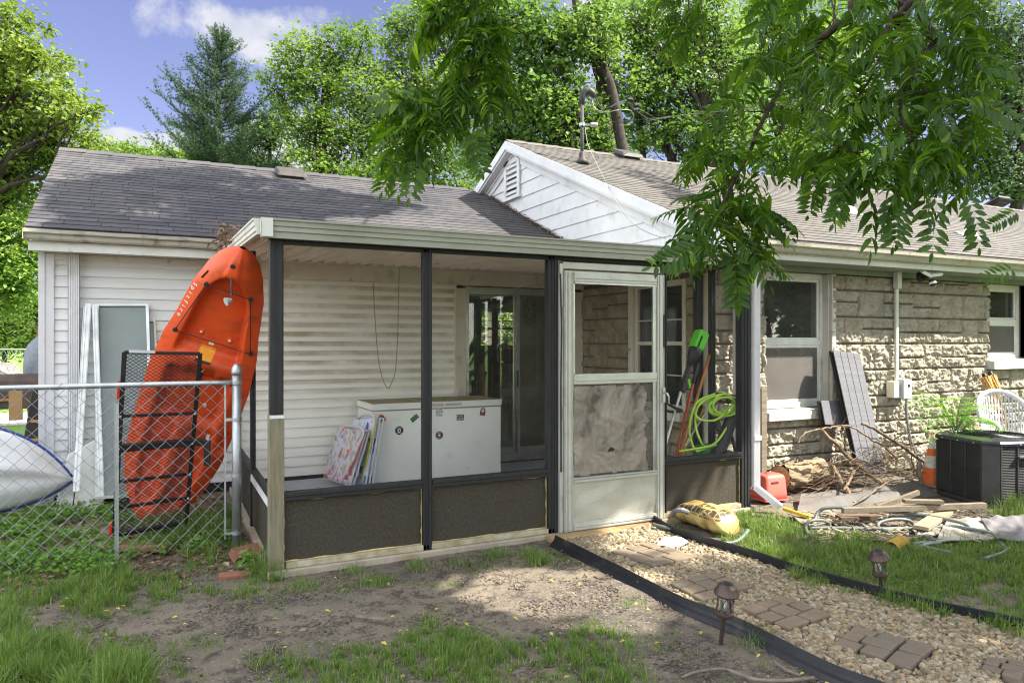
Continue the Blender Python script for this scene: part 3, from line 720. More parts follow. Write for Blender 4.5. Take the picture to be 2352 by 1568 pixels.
# windows of the stone front
VFR = mat('window_vinyl', (0.62, 0.63, 0.60), (0.52, 0.53, 0.49), rough=0.4, scale=6, grime=(0.33, 0.30, 0.22), gscale=12, glo=0.6, ghi=0.85)
BLIND = mat('green_grey_blind', (0.62, 0.74, 0.46), (0.52, 0.64, 0.38), rough=0.7)
def window(x0, x1, z0, z1, zm, y, grille, blind):
    f = 0.055; m = MB()
    m.box(x0, x0 + f, y, y + 0.06, z0, z1).box(x1 - f, x1, y, y + 0.06, z0, z1).box(x0 + f, x1 - f, y, y + 0.06, z1 - 0.06, z1).box(x0 + f, x1 - f, y - 0.01, y + 0.06, z0, z0 + 0.05)
    m.box(x0 + f, x1 - f, y + 0.006, y + 0.05, zm - 0.028, zm + 0.022)
    w = m.build('window', VFR, house, bevel=0.003)
    s = MB(); a, b = x0 + f, x1 - f
    for q0, q1, yy in ((zm + 0.022, z1 - 0.06, 0.022), (z0 + 0.05, zm - 0.028, 0.014)):
        s.box(a, a + 0.03, y + yy, y + yy + 0.02, q0, q1).box(b - 0.03, b, y + yy, y + yy + 0.02, q0, q1).box(a + .03, b - .03, y + yy, y + yy + 0.02, q1 - 0.03, q1).box(a + .03, b - .03, y + yy, y + yy + 0.02, q0, q0 + 0.03)
    s.build('sash', VFR, w)
    MB().box(a + .03, b - .03, y + 0.032, y + 0.036, zm + 0.052, z1 - 0.09).build('pane', GLASS, w)
    MB().box(a + .03, b - .03, y + 0.026, y + 0.030, z0 + 0.08, zm - 0.058).build('pane', GLASS, w)
    MB().box(a + .03, b - .03, y + 0.018, y + 0.0195, z0 + 0.08, zm - 0.058).build('insect_screen', SCREEND, w)
    g = MB(); xm = (a + b) / 2 + (b - a) * 0.17; zc = (zm + z1) / 2
    if grille: g.box(xm - .006, xm + .006, y + .039, y + .044, zm + .03, z1 - .09)
    g.box(a + .03, b - .03, y + .045, y + .05, zc - .008, zc + .008)
    g.build('grille', VFR, w)
    bl = MB()
    n = 14
    for k in range(n):
        z = z1 - 0.08 - k * 0.022 - 0.02
        if blind and z > zc + 0.02: bl.hexa([(a, y + 0.10, z), (b, y + 0.10, z), (b, y + 0.125, z + 0.012), (a, y + 0.125, z + 0.012), (a, y + 0.10, z + 0.002), (b, y + 0.10, z + 0.002), (b, y + 0.125, z + 0.014), (a, y + 0.125, z + 0.014)])
    if bl.v: bl.build('blind', BLIND, w)
    cu = MB(); cu.box(a, b, y + 0.30, y + 0.31, z0, zm - 0.25)
    cu.build('inner_curtain', mat('pale_curtain', (0.42, 0.40, 0.37), rough=0.9), w)
    return w
window(W1[0], W1[1], W1[2], W1[3], 1.49, 5.575, True, True)
window(W2[0], W2[1], W2[2], W2[3], 1.76, 5.575, False, False)
PAINTB = mat('painted_block', (0.52, 0.51, 0.47), (0.43, 0.42, 0.37), rough=0.7, scale=5, bump=0.004, bscale=45, grime=(0.35, 0.3, 0.22), gscale=8, glo=0.6, ghi=0.8)
def sill(x0, x1, z, h, y0=5.38, y1=5.56):
    MB().hexa([(x0, y0, z - h), (x1, y0, z - h), (x1, y1, z - h), (x0, y1, z - h), (x0, y0, z - 0.03), (x1, y0, z - 0.03), (x1, y1 + 0.01, z + 0.005), (x0, y1 + 0.01, z + 0.005)]).build('window_sill', PAINTB, house, bevel=0.006)
sill(5.53, 6.60, 0.80, 0.115); sill(9.32, 10.25, 1.28, 0.13)
m = MB()
m.box(6.54, 6.60, 5.462, 5.565, 0.81, 1.2).box(6.54, 6.60, 5.463, 5.565, 1.203, 1.6).box(6.54, 6.60, 5.462, 5.565, 1.603, 1.95).box(6.54, 6.60, 5.463, 5.565, 1.953, 2.232)
m.box(6.52, 6.54, 5.50, 5.575, 0.81, 2.232)
m.build('window_jamb', PAINTB, house, bevel=0.004)
MB().box(10.2, 10.27, 5.463, 5.565, 1.29, 2.232).build('window_jamb', PAINTB, house, bevel=0.004)
# window in the return wall (inside the porch)
m = MB(); y0, y1, x = 5.77, 6.65, 4.78
m.box(x, x + .06, y0, y0 + .06, .78, 2.14).box(x, x + .06, y1 - .06, y1, .78, 2.14).box(x, x + .06, y0 + .06, y1 - .06, 2.08, 2.14).box(x - .005, x + .06, y0 + .06, y1 - .06, .78, .84).box(x + .004, x + .05, y0 + .06, y1 - .06, 1.46, 1.50)
m.box(x - .03, x - .002, y1, y1 + .08, .70, 2.15).box(x + .01, x + .03, y0 + .06, y1 - .06, 1.72, 1.735).box(x + .01, x + .03, y0 + .06, y1 - .06, 1.14, 1.152)
w3 = m.build('window', CREAM, house, bevel=0.003)
MB().box(x + .03, x + .034, y0 + .06, y1 - .06, .84, 2.08).build('pane', GLASSD, w3)
MB().box(x + .16, x + .17, y0 - .1, y1 + .1, .7, 2.15).build('inner_curtain', mat('brown_curtain', (0.10, 0.055, 0.03), (0.14, 0.08, 0.05), rough=0.9, scale=3), w3)
MB().box(4.66, 4.80, 5.72, 6.70, 0.69, 0.775).build('window_sill', CREAM, house, bevel=0.005)

# -------- sliding glass door of the wing and the kitchen behind it
X0, X1, Z0, Z1 = 3.18, 4.62, 0.15, 2.11
m = MB(); m.box(3.05, 3.18, 7.75, 7.81, 0.05, 2.12).box(4.62, 4.78, 7.75, 7.81, 0.05, 2.12).box(3.045, 3.07, 7.742, 7.75, 0.05, 2.12)
m.build('door_casing', CREAM, house)
MB().box(0.66, 4.79, 7.745, 7.785, 2.155, 2.37).build('header_board', CREAM, house)
m = MB(); m.box(X0, X1, 7.77, 7.9, 0.06, Z0).box(X0, X1, 7.755, 7.9, Z1 - .05, Z1 + .03).box(X0, X0 + .05, 7.77, 7.9, Z0, Z1 - .05).box(X1 - .05, X1, 7.77, 7.9, Z0, Z1 - .05)
m.box(3.87, 3.905, 7.785, 7.82, Z0, Z1 - .05).box(3.845, 3.868, 7.825, 7.86, Z0, Z1 - .05).box(3.905, 3.925, 7.80, 7.82, Z0, Z1 - .05).box(3.905, X1 - .05, 7.79, 7.82, Z0, Z0 + .07).box(X0 + .05, 3.845, 7.83, 7.86, Z0, Z0 + .07)
sd = m.build('sliding_door', ALU, house)
MB().box(X0 + .05, 3.85, 7.84, 7.846, Z0 + .07, Z1 - .05).build('pane', GLASSD, sd)
MB().box(3.90, X1 - .05, 7.80, 7.806, Z0 + .07, Z1 - .05).build('pane', GLASSD, sd)
MB().box(3.905, X1 - .05, 7.788, 7.7895, Z0 + .07, Z1 - .05).build('insect_screen', screen_mat('slider_screen', (0.06, 0.055, 0.045), 0.15), sd)
MB().box(3.86, 3.875, 7.765, 7.785, 0.95, 1.15).build('handle', BLACKP, sd)
FL = mat('kitchen_floor', (0.32, 0.25, 0.17), (0.24, 0.18, 0.12), rough=0.5)
MB().box(-0.84, 8.4, 7.96, 14.1, 0.05, 0.14).build('kitchen_floor', FL, house)
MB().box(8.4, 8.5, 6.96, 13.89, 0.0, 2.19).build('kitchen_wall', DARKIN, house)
MB().box(-0.84, 4.8, 7.96, 14.1, 2.36, 2.40).build('kitchen_ceiling', mat('ceiling_paint', (0.4, 0.38, 0.34), rough=0.9), house)
kw = [(3.66, 4.10, 1.42, 2.12), (4.22, 4.74, 1.42, 2.12)]
a_ = onY(1091, 740, 14.1); b_ = onY(1128, 740, 14.1); c_ = onY(1142, 740, 14.1); d_ = onY(1192, 740, 14.1)
kw = [(a_.x - .35, b_.x, 1.40, 2.14), (c_.x, d_.x + .2, 1.40, 2.14)]
wall_with_holes(MB(), 'x', 14.1, 14.25, -1.0, 8.0, 0.0, 2.44, [(-.6, 3.3, .2, 2.3)] + kw + [(7.1, 7.95, 1.0, 2.15)]).build('kitchen_wall', mat('kitchen_back_paint', (0.62, 0.56, 0.45), rough=0.8), house)  # far left and far right openings are unseen, added to light the kitchen
for x0, x1, z0, z1 in kw:
    OAK = mat('oak', (0.55, 0.34, 0.15), (0.46, 0.27, 0.11), rough=0.5, scale=4, stretch=(1, 1, 6)) if 'OAK' not in globals() else OAK
    m = MB(); zc = (z0 + z1) / 2
    m.box(x0 - .06, x0, 14.06, 14.09, z0 - .06, z1).box(x1, x1 + .06, 14.06, 14.09, z0 - .06, z1).box(x0, x1, 14.06, 14.09, z0 - .08, z0 + .02).box(x0, x1, 14.06, 14.09, zc - .02, zc + .03)
    kwn = m.build('kitchen_window', OAK, house)
    m = MB(); m.box(x0, x1, 14.12, 14.14, z0 + (z1 - z0) * .25, z0 + (z1 - z0) * .25 + .02).box(x0, x1, 14.12, 14.14, zc + .17, zc + .19).box((x0 + x1) / 2 - .01 + .05, (x0 + x1) / 2 + .01 + .05, 14.12, 14.14, zc, z1)
    m.build('grille', WHITE, kwn)
# ============================================================ THE SCREENED PORCH
porch = thing('screened_porch', 'screened porch with flat aluminium roof and dark kick panels at the house corner', 'porch', (2.7, 4.82, 0))
PY = 4.82
FLOORM = mat('painted_floor', (0.42, 0.43, 0.48), (0.34, 0.35, 0.39), rough=0.55, scale=14, grime=(0.12, 0.10, 0.09), gscale=25, glo=0.62, ghi=0.72)
MB().box(0.70, 4.79, 4.90, 7.76, 0.0, 0.045).build('floor', FLOORM, porch)
m = MB(); m.box(0.60, 4.74, 4.775, 4.90, -0.08, 0.028).box(0.60, 0.70, 4.90, 7.76, -0.08, 0.03).box(4.64, 4.74, 4.90, 5.48, -0.08, 0.03)
m.build('curb', CONC, porch, bevel=0.008)
TRK = mat('stained_track', (0.40, 0.37, 0.27), (0.25, 0.2, 0.11), rough=0.6, scale=9)
for q0, q1 in ((0.715, 2.73), (3.74, 4.60)): MB().box(q0, q1, 4.80, 4.835, 0.03, 0.068).build('bottom_track', TRK, porch, bevel=0.003)
# posts
def post(x0, x1, y0, y1, z0, z1):
    m = MB(); m.box(x0, x1, y0, y1, z0, z1)
    w = (x1 - x0)
    if w < y1 - y0 + 0.05: m.box(x0 + w * .3, x0 + w * .42, y0 - 0.006, y0 - 0.0005, z0, z1).box(x0 + w * .62, x0 + w * .9, y0 - 0.006, y0 - 0.0005, z0, z1)
    return m.build('post', DARKM, porch, bevel=0.003)
post(0.616, 0.700, 4.80, 4.88, 1.03, 2.155)
m = MB().box(0.610, 0.704, 4.792, 4.884, -0.02, 1.028); m.build('wood_post', WOODP, porch, bevel=0.005)
MB().box(0.612, 0.702, 4.789, 4.7915, 1.005, 1.026).build('paint_strip', WHITE, porch)
post(1.645, 1.712, 4.80, 4.85, 0.03, 2.156)
post(2.650, 2.735, 4.80, 4.86, 0.03, 2.156)
post(3.745, 3.79, 4.81, 4.85, 0.03, 2.156)
post(4.605, 4.71, 4.80, 4.88, 0.02, 2.156)
post(0.625, 0.665, 6.02, 6.08, 0.03, 2.22)
post(0.625, 0.665, 7.68, 7.74, 0.03, 2.28)
post(4.66, 4.70, 5.24, 5.30, 0.03, 2.18)
post(4.64, 4.71, 5.43, 5.49, 0.03, 2.18)
MB().box(4.718, 4.78, 5.36, 5.46, 0.0, 2.16).build('corner_trim', CREAM, porch)
# sill rails and kick panels
def rail(x0, x1, z):
    m = MB(); m.box(x0, x1, 4.798, 4.85, z, z + 0.026).box(x0, x1, 4.790, 4.855, z + 0.027, z + 0.056); return m.build('sill_rail', DARKM, porch, bevel=0.003)
rail(0.706, 1.643, 0.468); rail(1.714, 2.648, 0.468); rail(3.742, 4.603, 0.468)
def kick(x0, x1, z0, z1, y):
    ns = 40; P = []
    for i in range(ns + 1):
        row = []
        for j in range(13):
            x = x0 + (x1 - x0) * i / ns; z = z0 + (z1 - z0) * j / 12
            row.append((x, y + 0.004 * mnoise.noise(Vector((x * 2, z * 3, 5))), z))
        P.append(row)
    k = MB().grid(P).build('kick_panel', PANELM, porch, smooth=True)
    c = MB(); rng = random.Random(int(x0 * 100))
    def bead(a, b, horizontal):
        n = 60; pts = []; fs = []
        for i in range(n + 1):
            f = i / n; w = 0.002 + 0.008 * max(0, mnoise.noise(Vector((f * 9, x0, b[1]))) + 0.25) 
            x = a[0] + (b[0] - a[0]) * f; z = a[1] + (b[1] - a[1]) * f
            if horizontal: q = [(x, y - 0.010, z), (x, y - 0.004, z - w if b[2] else z + w)]
            else: q = [(x, y - 0.010, z), (x + (w * .7 if b[2] else -w * .7), y - 0.004, z)]
            pts += q
        for i in range(n): fs.append((2 * i, 2 * i + 2, 2 * i + 3, 2 * i + 1) if horizontal == bool(b[2]) else (2 * i + 1, 2 * i + 3, 2 * i + 2, 2 * i))
        c.faces(pts, fs)
    bead((x0, z1, 1), (x1, z1, 1), True); bead((x0, z0, 0), (x1, z0, 0), True)
    bead((x0, z0, 1), (x0, z1, 1), False); bead((x1, z0, 0), (x1, z1, 0), False)
    c.build('caulk_bead', CAULK, k)
kick(0.706, 1.643, 0.070, 0.467, 4.835); kick(1.714, 2.648, 0.070, 0.467, 4.835); kick(3.792, 4.603, 0.070, 0.467, 4.835)
# left side wall of the porch
m = MB().box(0.63, 0.672, 4.89, 7.70, 0.455, 0.49); m.build('sill_rail', DARKM, porch)
MB().box(0.623, 0.629, 4.95, 6.0, 0.40, 0.452).build('sill_flashing', WHITE, porch)
MB().box(0.64, 0.646, 4.89, 6.02, 0.05, 0.454).build('kick_panel', PANELM, porch)
MB().box(0.64, 0.646, 6.08, 7.68, 0.05, 0.454).build('kick_panel', PANELM, porch)
MB().box(4.665, 4.70, 4.89, 5.43, 0.455, 0.49).build('sill_rail', DARKM, porch)
MB().box(4.675, 4.68, 4.89, 5.43, 0.05, 0.454).build('kick_panel', PANELM, porch)
# screens
def scr(p): o = MB().panel(*p, 0.0008).build('screen', SCREEN, porch); return o
for x0, x1 in ((0.70, 1.645), (1.712, 2.65), (3.79, 4.605)):
    scr(((x0, 4.83, 2.155), (x1, 4.83, 2.155), (x1, 4.83, 0.524), (x0, 4.83, 0.524)))
scr(((0.655, 7.70, 2.27), (0.655, 4.88, 2.16), (0.655, 4.88, 0.49), (0.655, 7.70, 0.49)))
# roof: fascia of stepped aluminium, gutters on the sides, W-pan ceiling
def stepped(mb, a, b, ht, out):
    """stepped fascia from a to b (top line), ht tall, facing out"""
    a = Vector(a); b = Vector(b); out = Vector(out); up = Vector((0, 0, 1))
    prof = [(0.055, 0.0), (0.055, -0.012), (0.045, -0.016), (0.045, -0.045), (0.036, -0.050), (0.040, -0.078), (0.030, -0.084), (0.030, -ht), (0.0, -ht), (0.0, 0.0)]
    k = len(prof); pts = [p + out * q[0] + up * q[1] for p in (a, b) for q in prof]
    mb.faces(pts, [(i, (i + 1) % k, k + (i + 1) % k, k + i) for i in range(k)] + [tuple(range(k))[::-1], tuple(range(k, 2 * k))])
ZF = 2.275
m = MB(); stepped(m, (0.55, 4.745, ZF), (4.80, 4.745, ZF), 0.122, (0, -1, 0)); m.build('fascia', FASCIA, porch)
m = MB(); stepped(m, (0.56, 4.75, ZF), (0.56, 7.30, ZF + 0.115), 0.10, (-1, 0, 0)); m.build('fascia', TRIMW, porch)
m = MB(); m.box(0.545, 0.548, 4.68, 4.70, ZF - .10, ZF - .02).box(0.55, 0.62, 4.685, 4.689, ZF - .118, ZF - .003); m.build('corner_cap', TRIMW, porch)
m = MB(); stepped(m, (4.79, 5.0, ZF + 0.012), (4.79, 4.75, ZF), 0.12, (1, 0, 0)); m.build('fascia', FASCIA, porch)
PANM = mat('pan_ceiling', (0.84, 0.75, 0.67), (0.72, 0.62, 0.53), rough=0.45, scale=3, stretch=(6, 0.6, 1), grime=(0.25, 0.2, 0.15), gscale=5, glo=0.6, ghi=0.9)
pts = []; fs = []; per = 0.125; n = int((4.79 - 0.57) / per)
prof = [(0, 0), (0.03, 0), (0.042, -0.045), (0.052, -0.045), (0.060, -0.02), (0.068, -0.045), (0.078, -0.045), (0.09, 0)]
cols = []
for k in range(n + 1):
    for dx, dz in prof: cols.append((0.575 + k * per + dx, dz))
cols = [c for c in cols if c[0] < 4.79]
for x, dz in cols: pts += [(x, 4.75, ZF - 0.045 + dz), (x, 7.80, ZF - 0.045 + 0.045 * 3.05 + dz)]
for i in range(len(cols) - 1): fs.append((2 * i, 2 * i + 1, 2 * i + 3, 2 * i + 2))
MB().faces(pts, fs).build('pan_ceiling', PANM, porch)
MB().hexa([(0.56, 4.75, ZF - .035), (4.79, 4.75, ZF - .035), (4.79, 7.33, ZF + .085), (0.56, 7.33, ZF + .085), (0.56, 4.75, ZF - .004), (4.79, 4.75, ZF - .004), (4.79, 7.33, ZF + .112), (0.56, 7.33, ZF + .112)]).build('roof_pan', TRIMW, porch)
MB().box(0.70, 4.60, 4.80, 4.84, 2.128, 2.156).build('top_track', DARKM, porch)
MB().box(0.60, 4.80, 4.76, 4.80, 2.150, 2.235).build('fascia_backing', DARKM, porch)

# -------- storm door
DOORM = mat('storm_door_aluminium', (0.46, 0.465, 0.415), (0.37, 0.375, 0.33), rough=0.38, scale=5, stretch=(1, 1, 0.5), metal=0.25, grime=(0.28, 0.26, 0.19), gscale=8, glo=0.58, ghi=0.82)
DX0, DX1, DZ0, DZ1 = 2.772, 3.722, 0.035, 2.045
m = MB(); m.box(2.737, 2.770, 4.775, 4.84, 0.03, 2.10).box(3.724, 3.742, 4.79, 4.84, 0.03, 2.10).box(2.771, 3.70, 4.785, 4.84, 2.062, 2.115)
m.build('door_frame', DOORM, porch, bevel=0.003)
door = None
m = MB(); y0, y1 = 4.752, 4.785
def rprof(x0, x1, z0, z1, vert):
    m.box(x0, x1, y0 + .006, y1, z0, z1)
    if vert: m.box(x0 + .006, x0 + .020, y0, y0 + .0055, z0 + .01, z1 - .01).box(x0 + .028, x1 - .022, y0 - .002, y0 + .0055, z0 + .01, z1 - .01).box(x1 - .014, x1 - .005, y0, y0 + .0055, z0 + .01, z1 - .01)
    else: m.box(x0 + .002, x1 - .002, y0, y0 + .0055, z0 + .006, z0 + .02).box(x0 + .002, x1 - .002, y0 - .002, y0 + .0055, z0 + .028, z1 - .012)
rprof(DX0, DX0 + .078, DZ0, DZ1, True); rprof(DX1 - .078, DX1, DZ0, DZ1, True)
rprof(DX0 + .0785, DX1 - .0785, DZ1 - .085, DZ1, False); rprof(DX0 + .0785, DX1 - .0785, DZ0, DZ0 + .06, False)
rprof(DX0 + .0785, DX1 - .0785, 1.165, 1.235, False); rprof(DX0 + .0785, DX1 - .0785, 0.405, 0.445, False)
door = m.build('storm_door', DOORM, porch, bevel=0.0015)
EMB = mat('embossed_aluminium', (0.42, 0.42, 0.36), (0.34, 0.33, 0.27), rough=0.42, metal=0.2, scale=2, bump=0.004, bscale=70, grime=(0.25, 0.21, 0.14), gscale=3.5, glo=0.55, ghi=0.8)
P = [[(DX0 + .078 + (DX1 - DX0 - .156) * i / 30, 4.772 + 0.012 * mnoise.noise(Vector((i * .12, j * .25, 3))), DZ0 + .06 + 0.312 * j / 12) for j in range(13)] for i in range(31)]
MB().grid(P).build('door_kick_panel', EMB, door, smooth=True)
m = MB(); x0, x1 = DX0 + .078, DX1 - .078
m.box(x0, x0 + .012, 4.758, 4.78, 1.235, 1.96).box(x1 - .035, x1 - .008, 4.762, 4.78, .445, 1.96).box(x0, x1, 4.758, 4.78, 1.948, 1.96).box(x0, x1, 4.758, 4.78, 1.235, 1.247)
m.build('glazing_bead', ALU, door)
MB().box(x0, x1, 4.779, 4.780, 1.247, 1.948).build('screen', SCREEN, door)
# crumpled tan film hanging in the middle opening
FILM = mat('dusty_tan_film', (0.26, 0.23, 0.19), (0.17, 0.15, 0.12), rough=0.75, scale=3, grime=(0.09, 0.078, 0.062), gscale=3.5, glo=0.52, ghi=0.62)
nx, nz = 90, 80; xs = np.linspace(0, 1, nx); zs_ = np.linspace(0, 1, nz); X, Z = np.meshgrid(xs, zs_, indexing='ij')
warp = fbm(X * 3, Z * 3, 0, 3, 3)
d = 0.055 * np.abs(2 * fbm(X * 3.2 + warp * 2.5, Z * 1.6 + warp * 2, 0, 4, 8) - 1) + 0.030 * (1 - np.abs(2 * fbm(X * 13 + warp * 5, Z * 5 + warp * 4, 0, 4, 18) - 1)) + 0.012 * np.sin((X * 16 + warp * 7)) * np.clip(Z - .55, 0, 1) 
PX = x0 + X * (x1 - x0 - 0.035); PZ = 0.447 + Z * 0.715; PYY = 4.777 - d * 0.8
Pf = np.stack([PX, PYY, PZ], -1).reshape(-1, 3); idx = np.arange(nx * nz).reshape(nx, nz)
F = np.stack([idx[:-1, :-1], idx[1:, :-1], idx[1:, 1:], idx[:-1, 1:]], -1).reshape(-1, 4)
edge = 0.94 - 0.09 * fbm(Z * 7, 0 * Z, 0, 3, 40) - 0.07 * np.clip(Z - .6, 0, 1); keep = (X < edge)[:-1, :-1].ravel() & ((Z > 0.03 * fbm(X * 8, 0 * X, 0, 2, 41)))[:-1, :-1].ravel() & ((Z < 0.995 - 0.05 * fbm(X * 6, 0 * X, 0, 3, 44)))[:-1, :-1].ravel()
hole = ((X - .44) ** 2 / .0012 + (Z - .27) ** 2 / .0006 > 1)[:-1, :-1].ravel()
np_mesh('crumpled_film', Pf, [F[keep & hole]], FILM, door, smooth=True)
MB().box(x0, x1, 4.781, 4.782, .447, 1.163).build('screen', screen_mat('dusty_screen', (0.17, 0.15, 0.13), 0.5), door)
m = MB(); m.box(3.690, 3.716, 4.738, 4.751, 1.00, 1.12).tube([(3.704, 4.74, 1.08), (3.704, 4.70, 1.075), (3.712, 4.69, 1.05), (3.716, 4.69, 0.99)], [.009, .009, .008, .006], 8)
m.build('handle', ALU, door)
m = MB()
for z in (1.72, .95, .25): m.tube([(2.771, 4.765, z - .05), (2.771, 4.765, z + .05)], .008, 8)
m.build('hinge', ALU, door)
m = MB(); m.tube([(2.74, 4.77, 2.02), (2.745, 4.76, 1.6), (2.742, 4.765, 1.2), (2.745, 4.768, .5)], .006, 6); m.build('door_gasket', BLACKP, porch)
MB().box(DX1 - .018, DX1 - .006, 4.745, 4.7495, 1.45, 1.72).build('weather_strip', BLACKP, door)
# tan cloth above the door
P = [[(2.79 + 0.94 * i / 30, 4.835 + 0.012 * mnoise.noise(Vector((i * .3, j, 3))), 2.118 + 0.038 * j / 4 - 0.0 * i) for j in range(5)] for i in range(31)]
MB().grid(P).build('transom_cloth', FILM, porch, smooth=True)
# downspout at the porch's right corner, with a kicked-out foot
m = MB(); fluted(m, (4.765, 4.80, 2.14), (4.765, 4.80, 0.20), 0.07, 0.05); fluted(m, (4.765, 4.80, 0.20), (4.86, 4.60, 0.05), 0.068, 0.05, Vector((0.3, -0.3, 1)))
m.box(4.725, 4.805, 4.765, 4.772, 0.62, 0.66); m.build('downspout', WHITE, porch)

# ============================================================ THINGS IN THE PORCH
# puck lights
pk = thing('puck_light', 'white round puck light under the header, leftmost of the row', 'light', onY(802, 644, 7.70), 'puck lights under the porch header')
b0 = np.array(pk.location)
lens = mat('puck_lens', (0.8, 0.8, 0.76), rough=0.3)
pt = MB().lathe([(0.030, 0.02), (0.036, 0.015), (0.036, 0.0), (0.030, -0.006)], pk.location, 16).build('housing', WHITE, pk, smooth=False)
MB().lathe([(0.028, -0.0065), (0.015, -0.012), (0.001, -0.013)], pk.location, 16).build('lens', lens, pk)
for (u, v, y), lab in (((867, 646, 7.70), 'white round puck light, second from the left under the header'), ((1003, 652, 7.70), 'white round puck light just right of the middle dark post'),
                       ((1232, 659, 7.70), 'white round puck light over the sliding glass door'), ((1370, 662, 7.70), 'white round puck light seen through the storm door')):
    c = copy_tree(pk); c.location = onY(u, v, y); c['label'] = lab
# hanging cord and string
def spline(pts, n=8):
    pts = [Vector(p) for p in pts]; out = []
    for i in range(len(pts) - 1):
        p0 = pts[max(i - 1, 0)]; p1 = pts[i]; p2 = pts[i + 1]; p3 = pts[min(i + 2, len(pts) - 1)]
        for k in range(n):
            t = k / n
            out.append(0.5 * ((2 * p1) + (p2 - p0) * t + (2 * p0 - 5 * p1 + 4 * p2 - p3) * t * t + (3 * p1 - p0 - 3 * p2 + p3) * t ** 3))
    out.append(pts[-1]); return out
ROPE = mat('beige_cord', (0.40, 0.36, 0.24), (0.28, 0.25, 0.18), rough=0.9, scale=60)
cu_pts = [(918, 603), (916, 660), (914, 750), (911, 820), (907, 858), (898, 882), (893, 891), (885, 884), (875, 855), (868, 815), (862, 740), (857, 650)]
tag(MB().tube(spline([onY(u, v, 7.66) for u, v in cu_pts]), 0.005, 6).build('hanging_cord', ROPE), 'thin beige cord hanging in a loop in front of the siding', 'cord')
tag(MB().tube(spline([onY(u, v, 7.68) for u, v in ((1035, 648), (1070, 657), (1120, 662), (1180, 662), (1225, 656), (1262, 648), (1290, 640))]), 0.004, 6).build('string', mat('yellow_string', (0.45, 0.38, 0.16), rough=0.8)), 'yellow string sagging across the top of the sliding door', 'string')
tag(MB().tube(spline([onX(u, v, 4.74) for u, v in ((1336, 605), (1340, 690), (1338, 760))]), 0.004, 6).build('wall_wire', ROPE), 'short wire on the trim right of the sliding door', 'wire')
wp = onY(1055, 900, 7.73)
tag(MB().box(wp.x - .02, wp.x + .02, wp.y - .012, wp.y + .01, wp.z - .035, wp.z + .045).tube(spline([wp, wp + Vector((.0, -.01, -.2)), wp + Vector((-.025, -.01, -.42)), wp + Vector((-.03, -.01, -.72))]), .004, 6).build('outlet_cord', WHITE), 'white plug with dangling cord on the casing beside the sliding door', 'plug')

# chest freezer
FRZ = mat('freezer_enamel', (0.80, 0.80, 0.73), (0.74, 0.74, 0.66), rough=0.35, scale=2, grime=(0.40, 0.38, 0.30), gscale=4, glo=0.62, ghi=0.95, coat=0.2)
fr = thing('chest_freezer', 'long white chest freezer with stickers and a dusty lid by the sliding door', 'freezer', (2.62, 7.42, 0.045))
FX0, FX1, FY0, FY1 = 1.885, 3.335, 7.09, 7.70
MB().box(FX0 + .008, FX1 - .008, FY0 + .008, FY1, 0.06, 0.79).build('cabinet', FRZ, fr, bevel=0.008)
m = MB(); m.box(FX0 + .06, FX0 + .12, FY0 + .06, FY0 + .12, .045, .06).box(FX1 - .12, FX1 - .06, FY0 + .06, FY0 + .12, .045, .06).box(FX0 + .06, FX0 + .12, FY1 - .12, FY1 - .06, .045, .06).box(FX1 - .12, FX1 - .06, FY1 - .12, FY1 - .06, .045, .06); m.build('feet', BLACKP, fr)
lid = MB().box(FX0, FX1, FY0, FY1 + .01, 0.803, 0.868).build('lid', FRZ, fr, bevel=0.007)
MB().box(FX0 + .012, FX1 - .012, FY0 + .014, FY1 - .01, 0.791, 0.802).build('lid_seal', mat('seal_rubber', (0.3, 0.3, 0.28), rough=0.7), fr)
DUST = mat('dusty_lid_top', (0.42, 0.35, 0.19), (0.30, 0.24, 0.12), rough=0.9, scale=6, stretch=(.6, 2, 1), grime=(0.12, 0.09, 0.05), gscale=10, glo=0.55, ghi=0.7)
MB().box(FX0 + .012, FX1 - .012, FY0 + .012, FY1 - .002, 0.8685, 0.8702).build('lid_dust', DUST, lid)
MB().box(2.47, 2.66, FY0 - .004, FY0 - .001, .818, .852).build('maker_plate', mat('plate', (0.5, 0.49, 0.4), rough=0.4), lid)
MB().box(2.675, 2.86, FY0 - .003, FY0 - .001, .822, .848).build('rating_label', mat('label_paper', (0.5, 0.5, 0.46), (0.35, 0.35, 0.33), rough=0.6, scale=90), lid)
YS = FY0 + 0.006
def fpos(u, v): return onY(u, v, YS)
SB = mat('sticker_black', (0.02, 0.02, 0.02), rough=0.5); SW = mat('sticker_white', (0.7, 0.7, 0.68), rough=0.5)
SG = mat('sticker_green', (0.08, 0.20, 0.07), rough=0.5); SO = mat('sticker_orange', (0.50, 0.16, 0.05), rough=0.5); SBR = mat('sticker_brown', (0.13, 0.07, 0.05), rough=0.5); SR = mat('sticker_red', (0.42, 0.05, 0.04), rough=0.5)
XD, YD = Vector((1, 0, 0)), Vector((0, 0, 1)); OUT = Vector((0, -1, 0))
def rot(a): return XD * math.cos(a) + YD * math.sin(a), YD * math.cos(a) - XD * math.sin(a)
def stick_poly(c, pts, a, material, name='sticker'):
    x, y = rot(a); q = [c + x * p[0] + y * p[1] for p in pts]; n = len(q)
    return MB().faces([p for p in q] + [p + OUT * .0012 for p in q], [tuple(range(n))[::-1], tuple(range(n, 2 * n))] + [(i, (i + 1) % n, n + (i + 1) % n, n + i) for i in range(n)]).build(name, material, fr)
arch = [(-.032, -.042), (.032, -.042), (.032, .012), (.024, .03), (.012, .04), (0, .043), (-.012, .04), (-.024, .03), (-.032, .012)]
circ = lambda r: [(r * math.cos(k * math.pi / 10), r * math.sin(k * math.pi / 10)) for k in range(20)]
